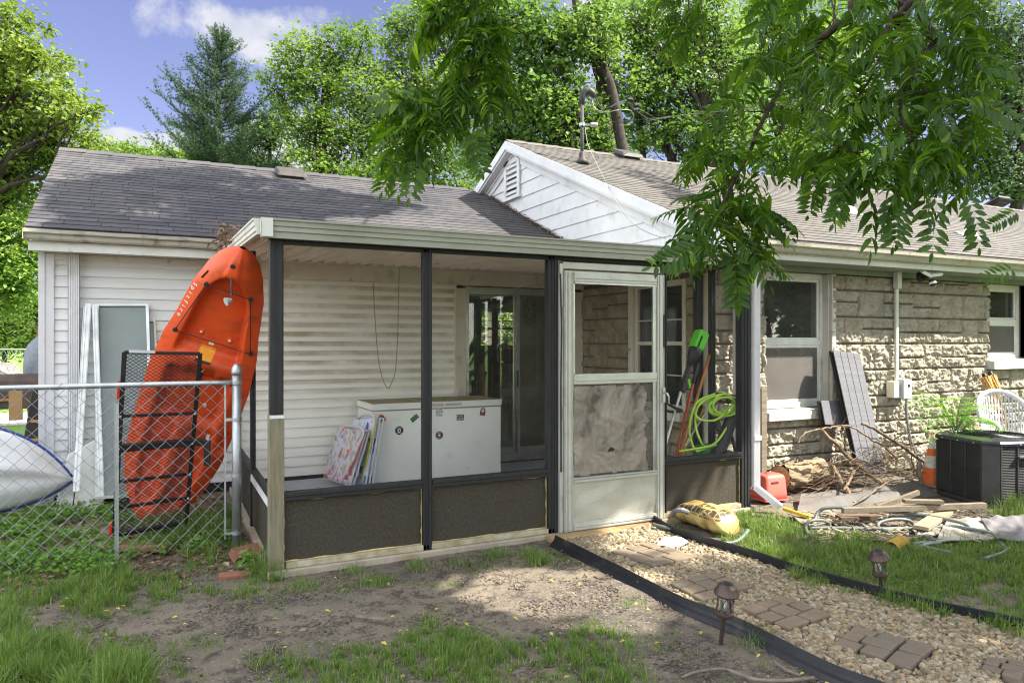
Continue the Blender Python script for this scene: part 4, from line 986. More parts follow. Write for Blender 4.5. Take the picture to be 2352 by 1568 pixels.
def inner(c, s, material, a=0, pts=None):
    stick_poly(c + OUT * .0014, pts or circ(s), a, material, 'sticker_mark')
c = fpos(877, 960); stick_poly(c, arch, R(35), SO); inner(c, .024, SB); inner(c + OUT * .001, .012, SW)
c = fpos(952, 960); stick_poly(c, [(-.045, -.025), (.045, -.025), (.045, .025), (-.045, .025)], R(38), SG); x, y = rot(R(38)); text('HIGH\nBELLY', .026, c + OUT * .0022, x, y, SB, fr)
c = fpos(917, 988); stick_poly(c, circ(.045), 0, SB); x, y = rot(0); text('ARTISAN', .016, c + OUT * .0022 + YD * .027, x, y, SW, fr); text('STRONG', .016, c + OUT * .0022 - YD * .027, x, y, SW, fr); inner(c, .019, SW); inner(c + OUT * .001, .010, SB)
c = fpos(1009, 946); x, y = rot(0); stick_poly(c, [(-.038, -.05), (.038, -.05), (.038, .05), (-.038, .05)], R(2), SW)
for k, wd in enumerate(('SLAP', 'BUMP', 'ROLL')): text(wd, .033, c + OUT * .0022 + YD * (.031 - k * .031), x, y, SB, fr)
c = fpos(1009, 999); stick_poly(c, circ(.043), 0, SBR); text('MEDIUM', .014, c + OUT * .0022 + YD * .027, x, y, SW, fr); text('DE SOYA', .013, c + OUT * .0022 - YD * .027, x, y, SW, fr); inner(c, .012, SW)
c = fpos(1057, 958); stick_poly(c, [(-.042, -.03), (.042, -.033), (.044, .028), (-.04, .032)], 0, SB); text('ROLL\nHARD', .03, c + OUT * .0022 - YD * .002, x, y, SW, fr)
c = fpos(1109, 945); stick_poly(c, arch, R(-8), SBR); inner(c + YD * .012, .018, SW); inner(c + YD * .014 + XD * .007 + OUT * .001, .005, SB); inner(c + YD * .014 - XD * .007 + OUT * .001, .005, SB); inner(c - YD * .022, .01, SR, 0, [(-.026, -.008), (.026, -.008), (.026, .008), (-.026, .008)])
stick_poly(fpos(866, 1109), circ(.014), 0, FRZ, 'drain_plug')

# folded beach chairs leaning on the freezer's left end
def chk_mat(name, cols, sx, sy):
    m, nt, N, L, bs = _nodes(name)
    tc = N.new('ShaderNodeTexCoord'); mp = N.new('ShaderNodeMapping'); mp.inputs['Scale'].default_value = (sx, sx, sy); L.new(tc.outputs['Object'], mp.inputs[0])
    sn = N.new('ShaderNodeVectorMath'); sn.operation = 'FLOOR'; L.new(mp.outputs[0], sn.inputs[0])
    wn = N.new('ShaderNodeTexWhiteNoise'); L.new(sn.outputs[0], wn.inputs[0])
    r = N.new('ShaderNodeValToRGB'); r.color_ramp.interpolation = 'CONSTANT'; e = r.color_ramp.elements
    e[0].position = 0; e[0].color = (*cols[0], 1); e[1].position = cols[1][0]; e[1].color = (*cols[1][1], 1)
    for p_, c_ in cols[2:]: q = e.new(p_); q.color = (*c_, 1)
    L.new(wn.outputs[0], r.inputs[0]); L.new(r.outputs[0], bs.inputs['Base Color']); bs.inputs['Roughness'].default_value = 0.85
    return m
CHK = chk_mat('checked_fabric', [(0.52, 0.52, 0.56), (0.40, (0.36, 0.36, 0.39)), (0.66, (0.50, 0.13, 0.10)), (0.74, (0.52, 0.34, 0.36)), (0.82, (0.54, 0.52, 0.49)), (0.93, (0.46, 0.48, 0.12)), (0.97, (0.4, 0.12, 0.25))], 34, 22)
BLU = chk_mat('blue_white_fabric', [(0.64, 0.66, 0.72), (0.5, (0.55, 0.6, 0.62)), (0.62, (0.08, 0.10, 0.42)), (0.78, (0.64, 0.66, 0.70)), (0.93, (0.35, 0.55, 0.5))], 22, 14)
PALE = mat('pale_fabric', (0.62, 0.65, 0.70), (0.50, 0.54, 0.60), rough=0.85, scale=6)
YEL = mat('yellow_strap', (0.62, 0.62, 0.03), rough=0.7)
def beach_chair(label, corners, fab, strapcol, tubes):
    tl, tr, br, bl = [Vector(c) for c in corners]
    base = (bl + br) / 2; base.z = 0.045
    t = thing('folded_beach_chair', label, 'beach chair', base, 'folded beach chairs beside the freezer')
    n = (tr - tl).cross(bl - tl).normalized(); 
    if n.y > 0: n = -n
    for k in range(2):
        off = n * (0.022 - 0.042 * k); q = []
        for i in range(9):
            row = []
            for j in range(15):
                a = tl.lerp(tr, i / 8); b = bl.lerp(br, i / 8); p = a.lerp(b, j / 14) + off + n * 0.012 * math.sin(i * 2.4 + j * 0.9 + k)
                row.append(p)
            q.append(row)
        o = MB().grid(q).build('fabric', fab, t, smooth=True); s = o.modifiers.new('thick', 'SOLIDIFY'); s.thickness = 0.012
    fm = MB()
    for k in range(tubes):
        o_ = n * (0.01 - 0.035 * k); fm.tube([tl + o_, tr + o_ , br + o_, bl + o_], 0.009, 8, close=True)
    fm.build('frame', mat('white_tube', (0.65, 0.66, 0.70), rough=0.35) if 'WT' not in globals() else WT, t)
    ar = MB(); ar.tube(spline([tl.lerp(tr, .3) + n * .03, tl.lerp(tr, .6) + n * .05 + Vector((0, 0, .02)), tr + n * .04, br.lerp(tr, .72) + n * .03]), 0.014, 8)
    ar.build('armrest', WHITE, t)
    st = MB(); a = tr.lerp(br, .02) + n * .035; b = tr.lerp(br, .5) + n * .045; c = br.lerp(tr, .08) + n * .03
    st.panel(a, a + (tr - tl) * .07, b + (tr - tl) * .07, b, .004).panel(b, b + (tr - tl) * .07, c - (tr - tl) * .12, c - (tr - tl) * .2, .004)
    st.build('strap', strapcol, t)
    return t
beach_chair('folded beach chair in pink and grey checked fabric, left of the pair', (onT(783, 978, 7.5), onT(843, 990, 7.0), onT(806, 1116, 6.92), onT(746, 1096, 7.35)), CHK, mat('faded_red_strap', (0.30, 0.10, 0.08), rough=0.8), 2)
beach_chair('folded beach chair in blue and white fabric with a yellow strap', (onT(815, 962, 7.55), onT(868, 958, 7.06), onT(842, 1114, 6.98), onT(800, 1112, 7.3)), BLU, YEL, 3)

# kitchen seen through the sliding door
cur = MB(); P = []
for i in range(41):
    x = 3.22 + 0.30 * i / 40
    P.append([(x + 0.02 * math.sin(j), 8.12 + 0.035 * math.sin(i * 1.25) + 0.01 * math.sin(j * 2 + i * .3), 0.16 + 1.9 * j / 10) for j in range(11)])
cur = MB().grid(P).build('green_curtain', mat('green_curtain_cloth', (0.10, 0.17, 0.10), (0.07, 0.12, 0.07), rough=0.9), smooth=True); tag(cur, 'long green curtain hanging inside the left edge of the sliding door', 'curtain')
cab = thing('kitchen_cabinet', 'honey oak sink cabinet under the kitchen windows', 'cabinet', (4.3, 13.4, 0.14))
p0 = onY(1115, 900, 13.3).x; p1 = onY(1240, 900, 13.3).x
MB().box(p0, p1, 13.35, 14.0, .2, 1.05).build('carcass', OAK, cab); m = MB()
n_ = 4; w_ = (p1 - p0) / n_
for k in range(n_): m.box(p0 + k * w_ + .015, p0 + (k + 1) * w_ - .015, 13.33, 13.35, .25, .88).box(p0 + k * w_ + .015, p0 + (k + 1) * w_ - .015, 13.33, 13.35, .90, 1.02)
m.build('cupboard_door', OAK, cab, bevel=.004)
MB().box(p0 - .05, p1, 13.27, 14.04, 1.05, 1.09).build('worktop', mat('dark_worktop', (0.03, 0.028, 0.026), rough=0.25), cab)
m = MB(); 
for k in range(1, n_): m.box(p0 + k * w_ - .05, p0 + k * w_ - .035, 13.31, 13.33, .66, .82).box(p0 + k * w_ + .035, p0 + k * w_ + .05, 13.31, 13.33, .66, .82)
m.build('cupboard_handle', BLACKP, cab)
MB().box(p0 - .6, 8.3, 14.04, 14.06, 1.09, 1.33).build('backsplash', mat('mosaic_tile', (0.10, 0.07, 0.05), (0.03, 0.025, 0.02), rough=0.3, scale=14, stretch=(1, 1, 4)), cab)
fa = onY(1149, 826, 13.7); b = Vector((fa.x, 13.8, 1.09))
tag(MB().tube(spline([b, b + Vector((0, 0, .2)), b + Vector((.01, -.02, .33)), b + Vector((.09, -.1, .38)), b + Vector((.16, -.16, .33)), b + Vector((.17, -.17, .24))]), [.022] * 30 + [.016] * 11, 10).build('kitchen_tap', mat('chrome', (0.6, 0.6, 0.58), rough=0.15, metal=1.0), smooth=True), 'tall curved chrome tap on the dark worktop', 'tap')
cl = thing('wall_clock', 'round black skeleton wall clock on the dark wall right of the sliding door', 'clock', (4.78, 9.22, 1.94))
BRZ = mat('dark_bronze', (0.10, 0.09, 0.07), rough=0.5)
m = MB(); cc = Vector((4.78, 9.22, 1.94))
for r in (.20, .13): m.tube([cc + Vector((0, r * math.cos(k * math.pi / 16), r * math.sin(k * math.pi / 16))) for k in range(32)], .009, 6, close=True)
m.build('rim', BRZ, cl); m = MB()
for k in range(12):
    a = k * math.pi / 6; dv = Vector((0, math.cos(a), math.sin(a))); m.bar(cc + dv * .14, cc + dv * .19, .02, .01, Vector((1, 0, 0)))
m.build('numerals', BRZ, cl)
m = MB(); m.bar(cc + Vector((-.01, 0, 0)), cc + Vector((-.01, .05, .07)), .012, .006, Vector((1, 0, 0))).bar(cc + Vector((-.01, 0, 0)), cc + Vector((-.01, -.07, .09)), .01, .006, Vector((1, 0, 0))); m.build('hands', BRZ, cl)
ta = thing('small_table', 'dark side table standing inside behind the glass', 'table', (3.95, 8.9, 0.14))
MB().box(3.72, 4.3, 8.75, 9.3, .66, .70).build('table_top', mat('grey_green_top', (0.16, 0.19, 0.17), rough=0.5), ta)
for x_, y_ in ((3.75, 8.78), (4.24, 8.78), (3.75, 9.24), (4.24, 9.24)): MB().box(x_, x_ + .04, y_, y_ + .04, .14, .659).build('leg', DARKIN, ta)
# ============================================================ LEFT SIDE: fence, kayaks, carrier, panels
fence = thing('chain_link_fence', 'galvanised chain link fence with a domed end post beside the porch', 'fence', (0.49, 5.60, 0))
FYY = 5.60
m = MB(); m.lathe([(0.033, -0.05), (0.033, 1.27)], (0.485, FYY, 0), 16).build('post', GALV, fence, smooth=True)
m = MB(); m.lathe([(0.036, 1.255), (0.038, 1.275), (0.036, 1.30), (0.026, 1.325), (0.012, 1.338), (0.001, 1.341)], (0.485, FYY, 0), 16).build('post_cap', GALV, fence, smooth=True)
m = MB(); m.tube([(-4.2, FYY, 1.195), (-2, FYY, 1.197), (0.35, FYY, 1.20), (0.452, FYY, 1.20)], 0.0185, 12).build('top_rail', GALV, fence, smooth=True)
for z in (1.20, .93, .52, .10): MB().lathe([(0.0375, z - .012), (0.0375, z + .012)], (0.485, FYY, 0), 16).box(.40, .452, FYY - .006, FYY + .006, z - .010, z + .010).build('tension_band', GALV, fence)
MB().box(0.400, 0.412, FYY - .004, FYY + .004, .06, 1.19).build('tension_bar', GALV, fence)
m = MB(); s = 0.098; H0, H1 = 0.015, 1.225; rows = int((H1 - H0) / (s / 2)); nx = int((0.405 + 4.2) / (s / 2))
for i in range(0, nx):
    xb = 0.405 - i * s / 2; pts = []
    for j in range(rows + 1):
        z = H0 + j * s / 2; zz = (j + i) % 2
        x = xb - (s / 2 if zz else 0); pts.append((x, FYY - 0.022 + (0.0035 if (j % 2) else -0.0035), z + 0.004 * math.sin(i * 1.7 + j)))
    if i % 2 == 0: m.tube(pts, 0.0024, 4)
for i in range(1, nx, 2):
    xb = 0.405 - i * s / 2; pts = []
    for j in range(rows + 1):
        z = H0 + j * s / 2; zz = (j + i + 1) % 2
        x = xb + (0 if zz else -s / 2) ; pts.append((x, FYY - 0.022 + (-0.0035 if (j % 2) else 0.0035), z + 0.004 * math.sin(i * 1.7 + j)))
    m.tube(pts, 0.0024, 4)
for x in (0.30, -0.14, -0.62, -1.2, -1.9, -2.6):
    m.tube([(x + .02 * math.sin(k), FYY + .024 * math.cos(k * .9), 1.198 + .024 * math.sin(k * .9)) for k in range(8)], .0017, 4)
m.build('wire_mesh', WIRE, fence)
# metal garden stake on the camera side of the fence
sx = onZ(268, 1296); tag(MB().box(sx.x - .012, sx.x + .012, sx.y, sx.y + .003, -.05, 1.08).box(sx.x - .012, sx.x - .009, sx.y - .012, sx.y, -.05, 1.08).build('metal_stake', GALV), 'thin galvanised metal stake upright in front of the cargo carrier', 'stake')

# ---------------- orange kayak
KO = mat('orange_polyethylene', (0.66, 0.085, 0.018), (0.60, 0.07, 0.015), rough=0.42, scale=2, bump=0.0008, bscale=250, grime=(0.36, 0.055, 0.022), gscale=5, glo=0.5, ghi=0.75, gstretch=(1, 1, 2.5))
def kayak(name, label, base, top, face, length, halfw, mat_, deck_fn, depth, group=None, rim=None, spread=1.0):
    base = Vector(base); top = Vector(top); ax = (top - base).normalized(); nrm = Vector(face); nrm = (nrm - ax * nrm.dot(ax)).normalized(); side = ax.cross(nrm).normalized()
    if side.x < 0: side = -side
    t = thing(name, label, 'kayak', (base.x, base.y, 0), group)
    NS, NW = 120, 56; deck = []; hull = []
    def prof(s):
        return halfw(s)
    for i in range(NS + 1):
        s = i / NS; w = prof(s); c = base + ax * (length * s); rocker = depth * 0.55 * (abs(2 * s - 1) ** 3)
        row = []; hr = []
        for j in range(NW + 1):
            q = -1 + 2 * j / NW; h = deck_fn(s, q, w) + rocker
            row.append(tuple(c + side * (w * q) + nrm * h))
        for j in range(NW + 1):
            q = -1 + 2 * j / NW; e = (1 - abs(q) ** 2.6) * depth * min(1.0, (w / 0.2)) ; bulge = 1 + 0.05 * math.sin(math.pi * min(1, (1 - abs(q)) * 4))
            hr.append(tuple(c + side * (w * q * bulge) + nrm * (-e + rocker - 0.002)))
        deck.append(row); hull.append(hr)
    d = MB().grid(deck).build('deck', mat_, t, smooth=True)
    h_ = MB().grid([r[::-1] for r in hull]).build('hull', mat_, t, smooth=True)
    def at(s, q, lift=0.0):
        w = prof(s); c = base + ax * (length * s); return c + side * (w * q) + nrm * (deck_fn(s, q, w) + depth * 0.55 * (abs(2 * s - 1) ** 3) + lift)
    return t, at, ax, side, nrm
def sm(a, b, x): x = max(0.0, min(1.0, (x - a) / (b - a))); return x * x * (3 - 2 * x)
def kw_(s):
    pts = [(0, .012), (.025, .085), (.06, .165), (.12, .255), (.2, .33), (.3, .37), (.42, .38), (.55, .382), (.66, .355), (.76, .30), (.85, .262), (.92, .205), (.965, .15), (.99, .09), (1, .03)]
    for (a, b), (c, d) in zip(pts, pts[1:]):
        if s <= c + 1e-9:
            f = (s - a) / (c - a); return b + (d - b) * (f * f * (3 - 2 * f) * .35 + f * .65)
    return .012
def pit(s, q, s0, s1, q0, q1, e=0.02, eq=0.07): return sm(s0 - e, s0 + e, s) * (1 - sm(s1 - e, s1 + e, s)) * sm(q0 - eq, q0 + eq, q) * (1 - sm(q1 - eq, q1 + eq, q))
def deckf(s, q, w):
    h = 0.075 * (1 - abs(q) ** 2.4) * min(1, w / .2) * (1 + 1.2 * sm(.80, .97, s))
    r = max(0.0, 1 - ((s - .80) / .115) ** 2 - 0) ; mouth = 1 if s < .78 else math.sqrt(max(0, 1 - ((s - .78) / .135) ** 2))
    tw = .66 * mouth
    tank = sm(.62, .655, s) * (1 - sm(.905, .92, s)) * (1 - sm(tw - .09, tw + .03, abs(q)))
    h -= 0.10 * tank
    seat = pit(s, q, .41, .575, -.60, .60, .02, .10); h -= 0.085 * seat
    h -= 0.05 * (pit(s, q, .10, .40, .14, .62, .02, .07) + pit(s, q, .10, .40, -.62, -.14, .02, .07))
    h -= 0.03 * pit(s, q, .56, .60, -.28, .28, .008, .05)
    h -= 0.03 * pit(s, q, .33, .40, .80, .90, .006, .03)
    for k in range(5): h += 0.008 * pit(s, q, .13 + k * .05, .145 + k * .05, .16, .6, .005, .05) + 0.008 * pit(s, q, .13 + k * .05, .145 + k * .05, -.6, -.16, .005, .05)
    h += 0.012 * pit(s, q, .90, .99, -.25, .25, .02, .1)
    return h
KB = onT(345, 1203, 6.0); KT = onT(564, 562, 5.25)
L_ = (KT - KB).length
kyk, kat, kax, kside, knrm = kayak('kayak', 'bright orange sit-on-top kayak standing on its end against the porch roof', KB, KT, (-0.05, -1, 0.25), L_, kw_, KO, deckf, 0.17)
def on_deck_disc(s, q, r, material, name, lift=0.0, th=0.008, n=16):
    c = kat(s, q, lift); return MB().lathe([(r, 0), (r, th * .6), (r * .8, th)], c, n, knrm).build(name, material, kyk)
for s, q in ((.575, -.62), (.575, .62), (.955, -.1)): on_deck_disc(s, q, .017, BLACKP, 'scupper')
for s, q in ((.70, -.3), (.70, .34)): on_deck_disc(s, q, .022, KO, 'scupper', .0, .012); on_deck_disc(s, q, .010, WHITE, 'scupper_plug', .012, .004)
on_deck_disc(.47, .25, .016, WHITE, 'scupper_plug')
eyes = [(.865, -.62), (.865, .66), (.69, -.80), (.69, .86)]
for s, q in eyes: on_deck_disc(s, q, .018, BLACKP, 'pad_eye', .002, .014)
m = MB(); E = [kat(s, q, .014) for s, q in eyes]
def chord(a, b, n=10, r=.0038): m.tube([a.lerp(b, k / n) + knrm * 0.0 for k in range(n + 1)], r, 6)
chord(E[0], E[1]); chord(E[2], E[3]); chord(E[0], E[2]); chord(E[1], E[3])
m.build('bungee_cord', BLACKP, kyk)
p = kat(.925, .0, .01); hg = p + Vector((0.0, -.03, -.13))
m = MB(); m.tube([p, p.lerp(hg, .5) + Vector((0, -.01, 0)), hg], .006, 6).build('drain_cord', BLACKP, kyk)
m = MB(); m.lathe([(.012, 0), (.026, .03), (.030, .045)], hg + Vector((0, 0, -.03)), 12, Vector((-.8, -.3, -.3))).build('drain_cup', mat('clear_plastic', (0.35, 0.35, 0.36), rough=0.3), kyk)
def deck_patch(s0, s1, q0, q1, material, name, lift=.004, parent=None):
    P = [[kat(s0 + (s1 - s0) * i / 8, q0 + (q1 - q0) * j / 8, lift) for j in range(9)] for i in range(9)]
    return MB().grid(P).build(name, material, parent or kyk)
deck_patch(.628, .662, -.20, .12, mat('orange_label', (0.75, 0.30, 0.02), (0.62, 0.24, 0.02), rough=0.5, scale=50), 'safety_label')
deck_patch(.622, .628, -.20, .12, SB, 'safety_label_strip', .005)
deck_patch(.668, .676, -.07, .04, mat('pale_label', (0.6, 0.62, 0.5), rough=0.5), 'brand_label')
on_deck_disc(.598, -.04, .028, SW, 'round_label', .002, .002, 20); on_deck_disc(.598, -.04, .022, SB, 'round_label_mark', .0045, .001, 20)
c0 = kat(.565, -.02, .012); MB().bar(c0 - kax * .05, c0 + kax * .05, .035, .02, knrm).build('seat_buckle', BLACKP, kyk)
WL = mat('white_lettering', (0.75, 0.74, 0.7), rough=0.5)
word = 'Spitfire'
for k, ch in enumerate(word):
    s = .845 - k * .0155; q = -.90
    p = kat(s, q, .006); dw = (kat(s - .01, q, .006) - kat(s + .01, q, .006)).normalized()
    inn = (kat(s, q + .06, .0) - kat(s, q, .0)).normalized(); nn = inn.cross(dw)
    text(ch, .052, p - dw.cross(inn) * .004, dw, inn, WL, kyk, 'lettering', .001)
m = MB(); a = kat(.905, -.80, .006); b = kat(.875, -.84, .006); m.bar(a, b, .012, .004, knrm).build('warning_label', SB, kyk)

# ---------------- hitch cargo carrier standing on edge
car = thing('cargo_carrier', 'black steel mesh hitch cargo carrier standing on edge before the orange kayak', 'cargo carrier', (-0.1, 6.3, 0))
BL, BR_, TL, TR = Vector((-.36, 6.20, .03)), Vector((.155, 6.42, .03)), Vector((-.29, 6.32, 1.445)), Vector((.275, 6.55, 1.43))
BL = onT(262, 1228, 5.25); BR_ = onT(428, 1198, 5.52); TL = onT(286, 808, 5.12); TR = onT(460, 812, 5.30)
def cpt(a, b): return TL.lerp(TR, a).lerp(BL.lerp(BR_, a), b)
cn = (TR - TL).cross(BL - TL).normalized(); 
if cn.y > 0: cn = -cn
for a_, b_ in (((0, 0), (0, 1)), ((1, 0), (1, 1)), ((0, 0), (1, 0)), ((0, 1), (1, 1))):
    MB().bar(cpt(*a_), cpt(*b_), .030 if a_ != (0, 0) or b_ != (1, 0) else .022, .035, cn).build('frame_bar', BLACKM, car, bevel=.003)
MB().bar(cpt(.06, -.006) + cn * .018, cpt(.40, -.006) + cn * .018, .02, .004, cn).build('reflective_strip', mat('silver_tape', (0.6, 0.6, 0.66), rough=.3, metal=.3), car)
for b in (.18, .345, .705, .85): MB().bar(cpt(0, b), cpt(1, b), .020, .022, cn).build('cross_bar', BLACKM, car)
MB().bar(cpt(0, .52), cpt(1.02, .515), .055, .045, cn).build('hitch_bar', BLACKM, car, bevel=.004)
m = MB(); h0 = cpt(1.0, .515) ; m.bar(h0, h0 + (TR - TL).normalized() * .12 + cn * .02, .05, .05, cn); hx = h0 + (TR - TL).normalized() * .10 + cn * .03
m.bar(hx + Vector((0, 0, .02)), hx + Vector((0, 0, -.17)), .05, .05, cn); m.build('hitch_shank', BLACKM, car, bevel=.004)
m = MB(); m.bar(hx + Vector((0, 0, .03)) + cn * .03, hx + Vector((.01, 0, .07)) + cn * .03, .02, .02).build('hitch_pin', GALV, car)
m = MB(); nu, nv = 13, 104      # expanded metal: diamonds as crossing zigzags
for i in range(nu + 1):
    for sgn in (1, -1):
        pts = []
        for j in range(nv + 1):
            a = min(1.0, max(0.0, (i + sgn * .5 * (j % 2)) / nu))
            pts.append(cpt(a, j / nv) - cn * .006)
        m.tube(pts, .0041, 4)
m.build('expanded_mesh', BLACKM, car)
m = MB()
for a, b in ((0, .18), (0, .345), (0, .52), (0, .705), (1, .345), (1, .52), (1, .705), (1, .85), (0, .85)): m.lathe([(.009, 0), (.009, .006), (.004, .009)], cpt(a, b) + cn * .018, 10, cn)
m.build('bolt_head', GALV, car)
RED = mat('red_reflector', (0.55, 0.03, 0.01), rough=.25)
sd_ = (BL - TL).normalized(); o_ = (TL - TR).normalized() * .022
MB().bar(cpt(0, .155) + o_, cpt(0, .255) + o_, .022, .012, cn).build('reflector', RED, car, bevel=.004); MB().bar(cpt(0, .93) + o_, cpt(0, 1.0) + o_, .022, .012, cn).build('reflector', RED, car, bevel=.004)
MB().bar(cpt(.5, .835) + cn * .016, cpt(.80, .84) + cn * .016, .02, .002, cn).build('maker_label', SB, car)

# ---------------- old storm windows and aluminium strips leaning on the wing wall
DG = mat('dusty_glass', (0.17, 0.205, 0.195), (0.22, 0.26, 0.25), rough=.25, scale=1.2, grime=(0.10, 0.10, 0.09), gscale=60, glo=.7, ghi=.74)
def lean(name, label, cat, tl, tr, br, bl, ytop, ybot, framew, fm, pm, group=None):
    P = [onY(tl[0], tl[1], ytop), onY(tr[0], tr[1], ytop), onY(br[0], br[1], ybot), onY(bl[0], bl[1], ybot)]
    t = thing(name, label, cat, ((P[2].x + P[3].x) / 2, ybot, 0), group); m = MB(); n = len(P)
    up = Vector((0, -1, 0.1))
    for i in range(4): m.bar(P[i], P[(i + 1) % 4], framew, .03, up)
    m.build('frame', fm, t, bevel=.002)
    MB().panel(P[0] + Vector((0, .01, 0)), P[1] + Vector((0, .01, 0)), P[2] + Vector((0, .01, 0)), P[3] + Vector((0, .01, 0)), .004).build('pane', pm, t)
    return t
lean('storm_window', 'large dusty glass storm panel with aluminium frame leaning on the siding', 'window panel', (224, 700), (338, 700), (352, 1136), (222, 1142), 7.76, 7.28, .028, ALU, DG)
lean('storm_window', 'smaller cream edged panel half hidden behind the kayak', 'window panel', (290, 735), (355, 737), (372, 1120), (296, 1125), 7.785, 7.42, .018, CREAM, DG)
for (u0, v0, u1, v1, w, yt, yb, lab) in ((203, 697, 176, 1128, .050, 7.70, 7.15, 'long bright aluminium strip leaning, tallest of the three'), (195, 705, 171, 1125, .022, 7.74, 7.18, 'narrow dull aluminium strip leaning, leftmost of the three'),
                                   (218, 699, 233, 1140, .045, 7.68, 7.12, 'channelled aluminium strip leaning over the glass panel edge')):
    a = onY(u0, v0, yt); b = onY(u1, v1, yb); mm_ = MB(); xx = Vector((w * .3, 0, 0))
    mm_.bar(a, b, w, .012, Vector((0, -1, 0))).bar(a + xx + Vector((0, -.012, 0)), b + xx + Vector((0, -.012, 0)), w * .16, .012, Vector((0, -1, 0))).bar(a - xx + Vector((0, -.012, 0)), b - xx + Vector((0, -.012, 0)), w * .2, .014, Vector((0, -1, 0)))
    tag(mm_.build('aluminium_strip', ALU), lab, 'metal strip', 'aluminium strips leaning on the wall')
# ---------------- white kayak lying on its edge
KW_ = mat('white_hull', (0.66, 0.67, 0.68), (0.58, 0.59, 0.60), rough=.35, scale=2, grime=(0.40, 0.38, 0.33), gscale=3.5, glo=.55, ghi=.85, coat=.2)
KBL = mat('blue_deck', (0.03, 0.06, 0.30), (0.02, 0.04, 0.20), rough=.4)
wk = thing('kayak', 'white kayak with a blue rim lying on its side behind the fence', 'kayak', (-2.0, 7.0, 0))
tip = onT(166, 1100, 6.25); tail = tip + Vector((-3.1, -.45, .02)); ax = (tail - tip).normalized()
outw = Vector((.12, -.98, .15)).normalized(); outw = (outw - ax * outw.dot(ax)).normalized(); upv = outw.cross(ax).normalized(); 
if upv.z < 0: upv = -upv
rows = []; rim = []; dk = []
for i in range(70):
    s = i / 69; w = .42 * (1 - math.exp(-9 * s)) * (1 - max(0, s - .7) ** 2 * 6) + .008
    c = tip + ax * (3.1 * s); c = c + upv * (.19 * (1 - math.exp(-s * 7)) - .03 * s) ; lift = 0.30 * (1 - math.exp(-s * 9)) + .02
    row = []
    for j in range(25):
        a = math.pi * j / 24; q = math.cos(a); e = math.sin(a) ** .75
        keel = 0.05 * max(0, 1 - abs(q) * 5) + 0.012 * math.sin(q * 9)
        row.append(tuple(c + upv * (w * q) + outw * (lift * e * .8 + keel * min(1, s * 6))))
    rows.append(row)
    rim.append((tuple(c + upv * (w + .012)), tuple(c - upv * (w + .012))))
    dk.append([tuple(c + upv * (w * q) - outw * (.09 * (1 - q * q))) for q in np.linspace(-1, 1, 9)])
MB().grid(rows).build('hull', KW_, wk, smooth=True)
m = MB(); m.tube([r[0] for r in rim], .011, 8).tube([r[1] for r in rim], .011, 8).build('rim', KBL, wk, smooth=True)
MB().grid([r[::-1] for r in dk]).build('deck', KBL, wk, smooth=True)
m = MB(); e_ = onT(168, 1108, 6.2); m.tube(spline([e_, e_ + Vector((.01, -.02, -.1)), e_ + Vector((.0, -.03, -.2))]), .006, 6).build('toggle_cord', BLACKP, wk)
# pale board low against the wall
a = onY(160, 1055, 7.5); tag(MB().hexa([(a.x - .1, 7.35, .02), (a.x + .28, 7.35, .02), (a.x + .28, 7.38, .02), (a.x - .1, 7.38, .02), (a.x - .02, 7.55, .48), (a.x + .20, 7.60, .60), (a.x + .20, 7.63, .60), (a.x - .02, 7.58, .48)]).build('metal_sheet', TRIMW, bevel=.01), 'pale scrap panel low against the siding behind the white kayak', 'panel')

# ---------------- ground things by the fence
BRK = mat('red_brick', (0.24, 0.10, 0.065), (0.16, 0.07, 0.05), rough=.9, scale=12, bump=.002, grime=(.12, .09, .07), gscale=9)
def brick(label, c, ang, tilt, sz=(.20, .095, .06)):
    m_ = MB().box(-sz[0] / 2, sz[0] / 2, -sz[1] / 2, sz[1] / 2, -sz[2] / 2, sz[2] / 2); M_ = Matrix.Rotation(ang, 3, 'Z') @ Matrix.Rotation(tilt, 3, 'X')
    m_.v = [tuple(M_ @ Vector(v) + Vector(c)) for v in m_.v]; return tag(m_.build('brick', BRK, bevel=.004), label, 'brick', 'loose red bricks by the porch corner')
c = onZ(565, 1270, .04); brick('loose red brick tilted up beside the porch corner', c, R(25), R(38))
c = onZ(592, 1308, .0); brick('red brick sunk flat in the soil by the wooden post', c + Vector((-.14, -.03, -.022)), R(-8), 0)
a = onZ(238, 1256, .03); b = onZ(388, 1258, .04); tag(MB().bar(a, b, .09, .04).build('old_board', mat('brown_board', (0.25, 0.15, 0.08), (0.17, 0.10, 0.06), rough=.9, scale=5, stretch=(.5, 4, 4)), bevel=.003), 'short brown board lying under the mesh cargo carrier', 'board')
# ---------------- yard beyond the corner
yf = thing('far_fence', 'distant chain link fence with rusty post past the house corner', 'fence', (-5.5, 19.5, 0))
m = MB()
for i in range(70):
    for sgn in (1, -1):
        x = -9.6 + i * .14; m.tube([(x, 19.5, .05), (x + sgn * .62, 19.5, 1.3)], .006, 3)
m.build('wire_mesh', WIRE, yf)
pr = onY(88, 800, 19.4); RUST = mat('rusty_steel', (0.20, 0.08, 0.04), (0.12, 0.06, 0.04), rough=.9)
MB().tube([(pr.x, 19.45, 0), (pr.x, 19.45, 1.85)], .035, 8).build('post', RUST, yf)
MB().tube([(-10, 19.5, 1.32), (0, 19.5, 1.32)], .02, 6).build('top_rail', GALV, yf)
g = thing('barrel_grill', 'black barrel grill on a rusty stand behind the fence rail', 'grill', (-3.0, 9.6, 0))
gc = onT(38, 905, 9.0); GM = mat('sooty_steel', (0.05, 0.035, 0.03), (0.09, 0.06, 0.05), rough=.7, scale=8)
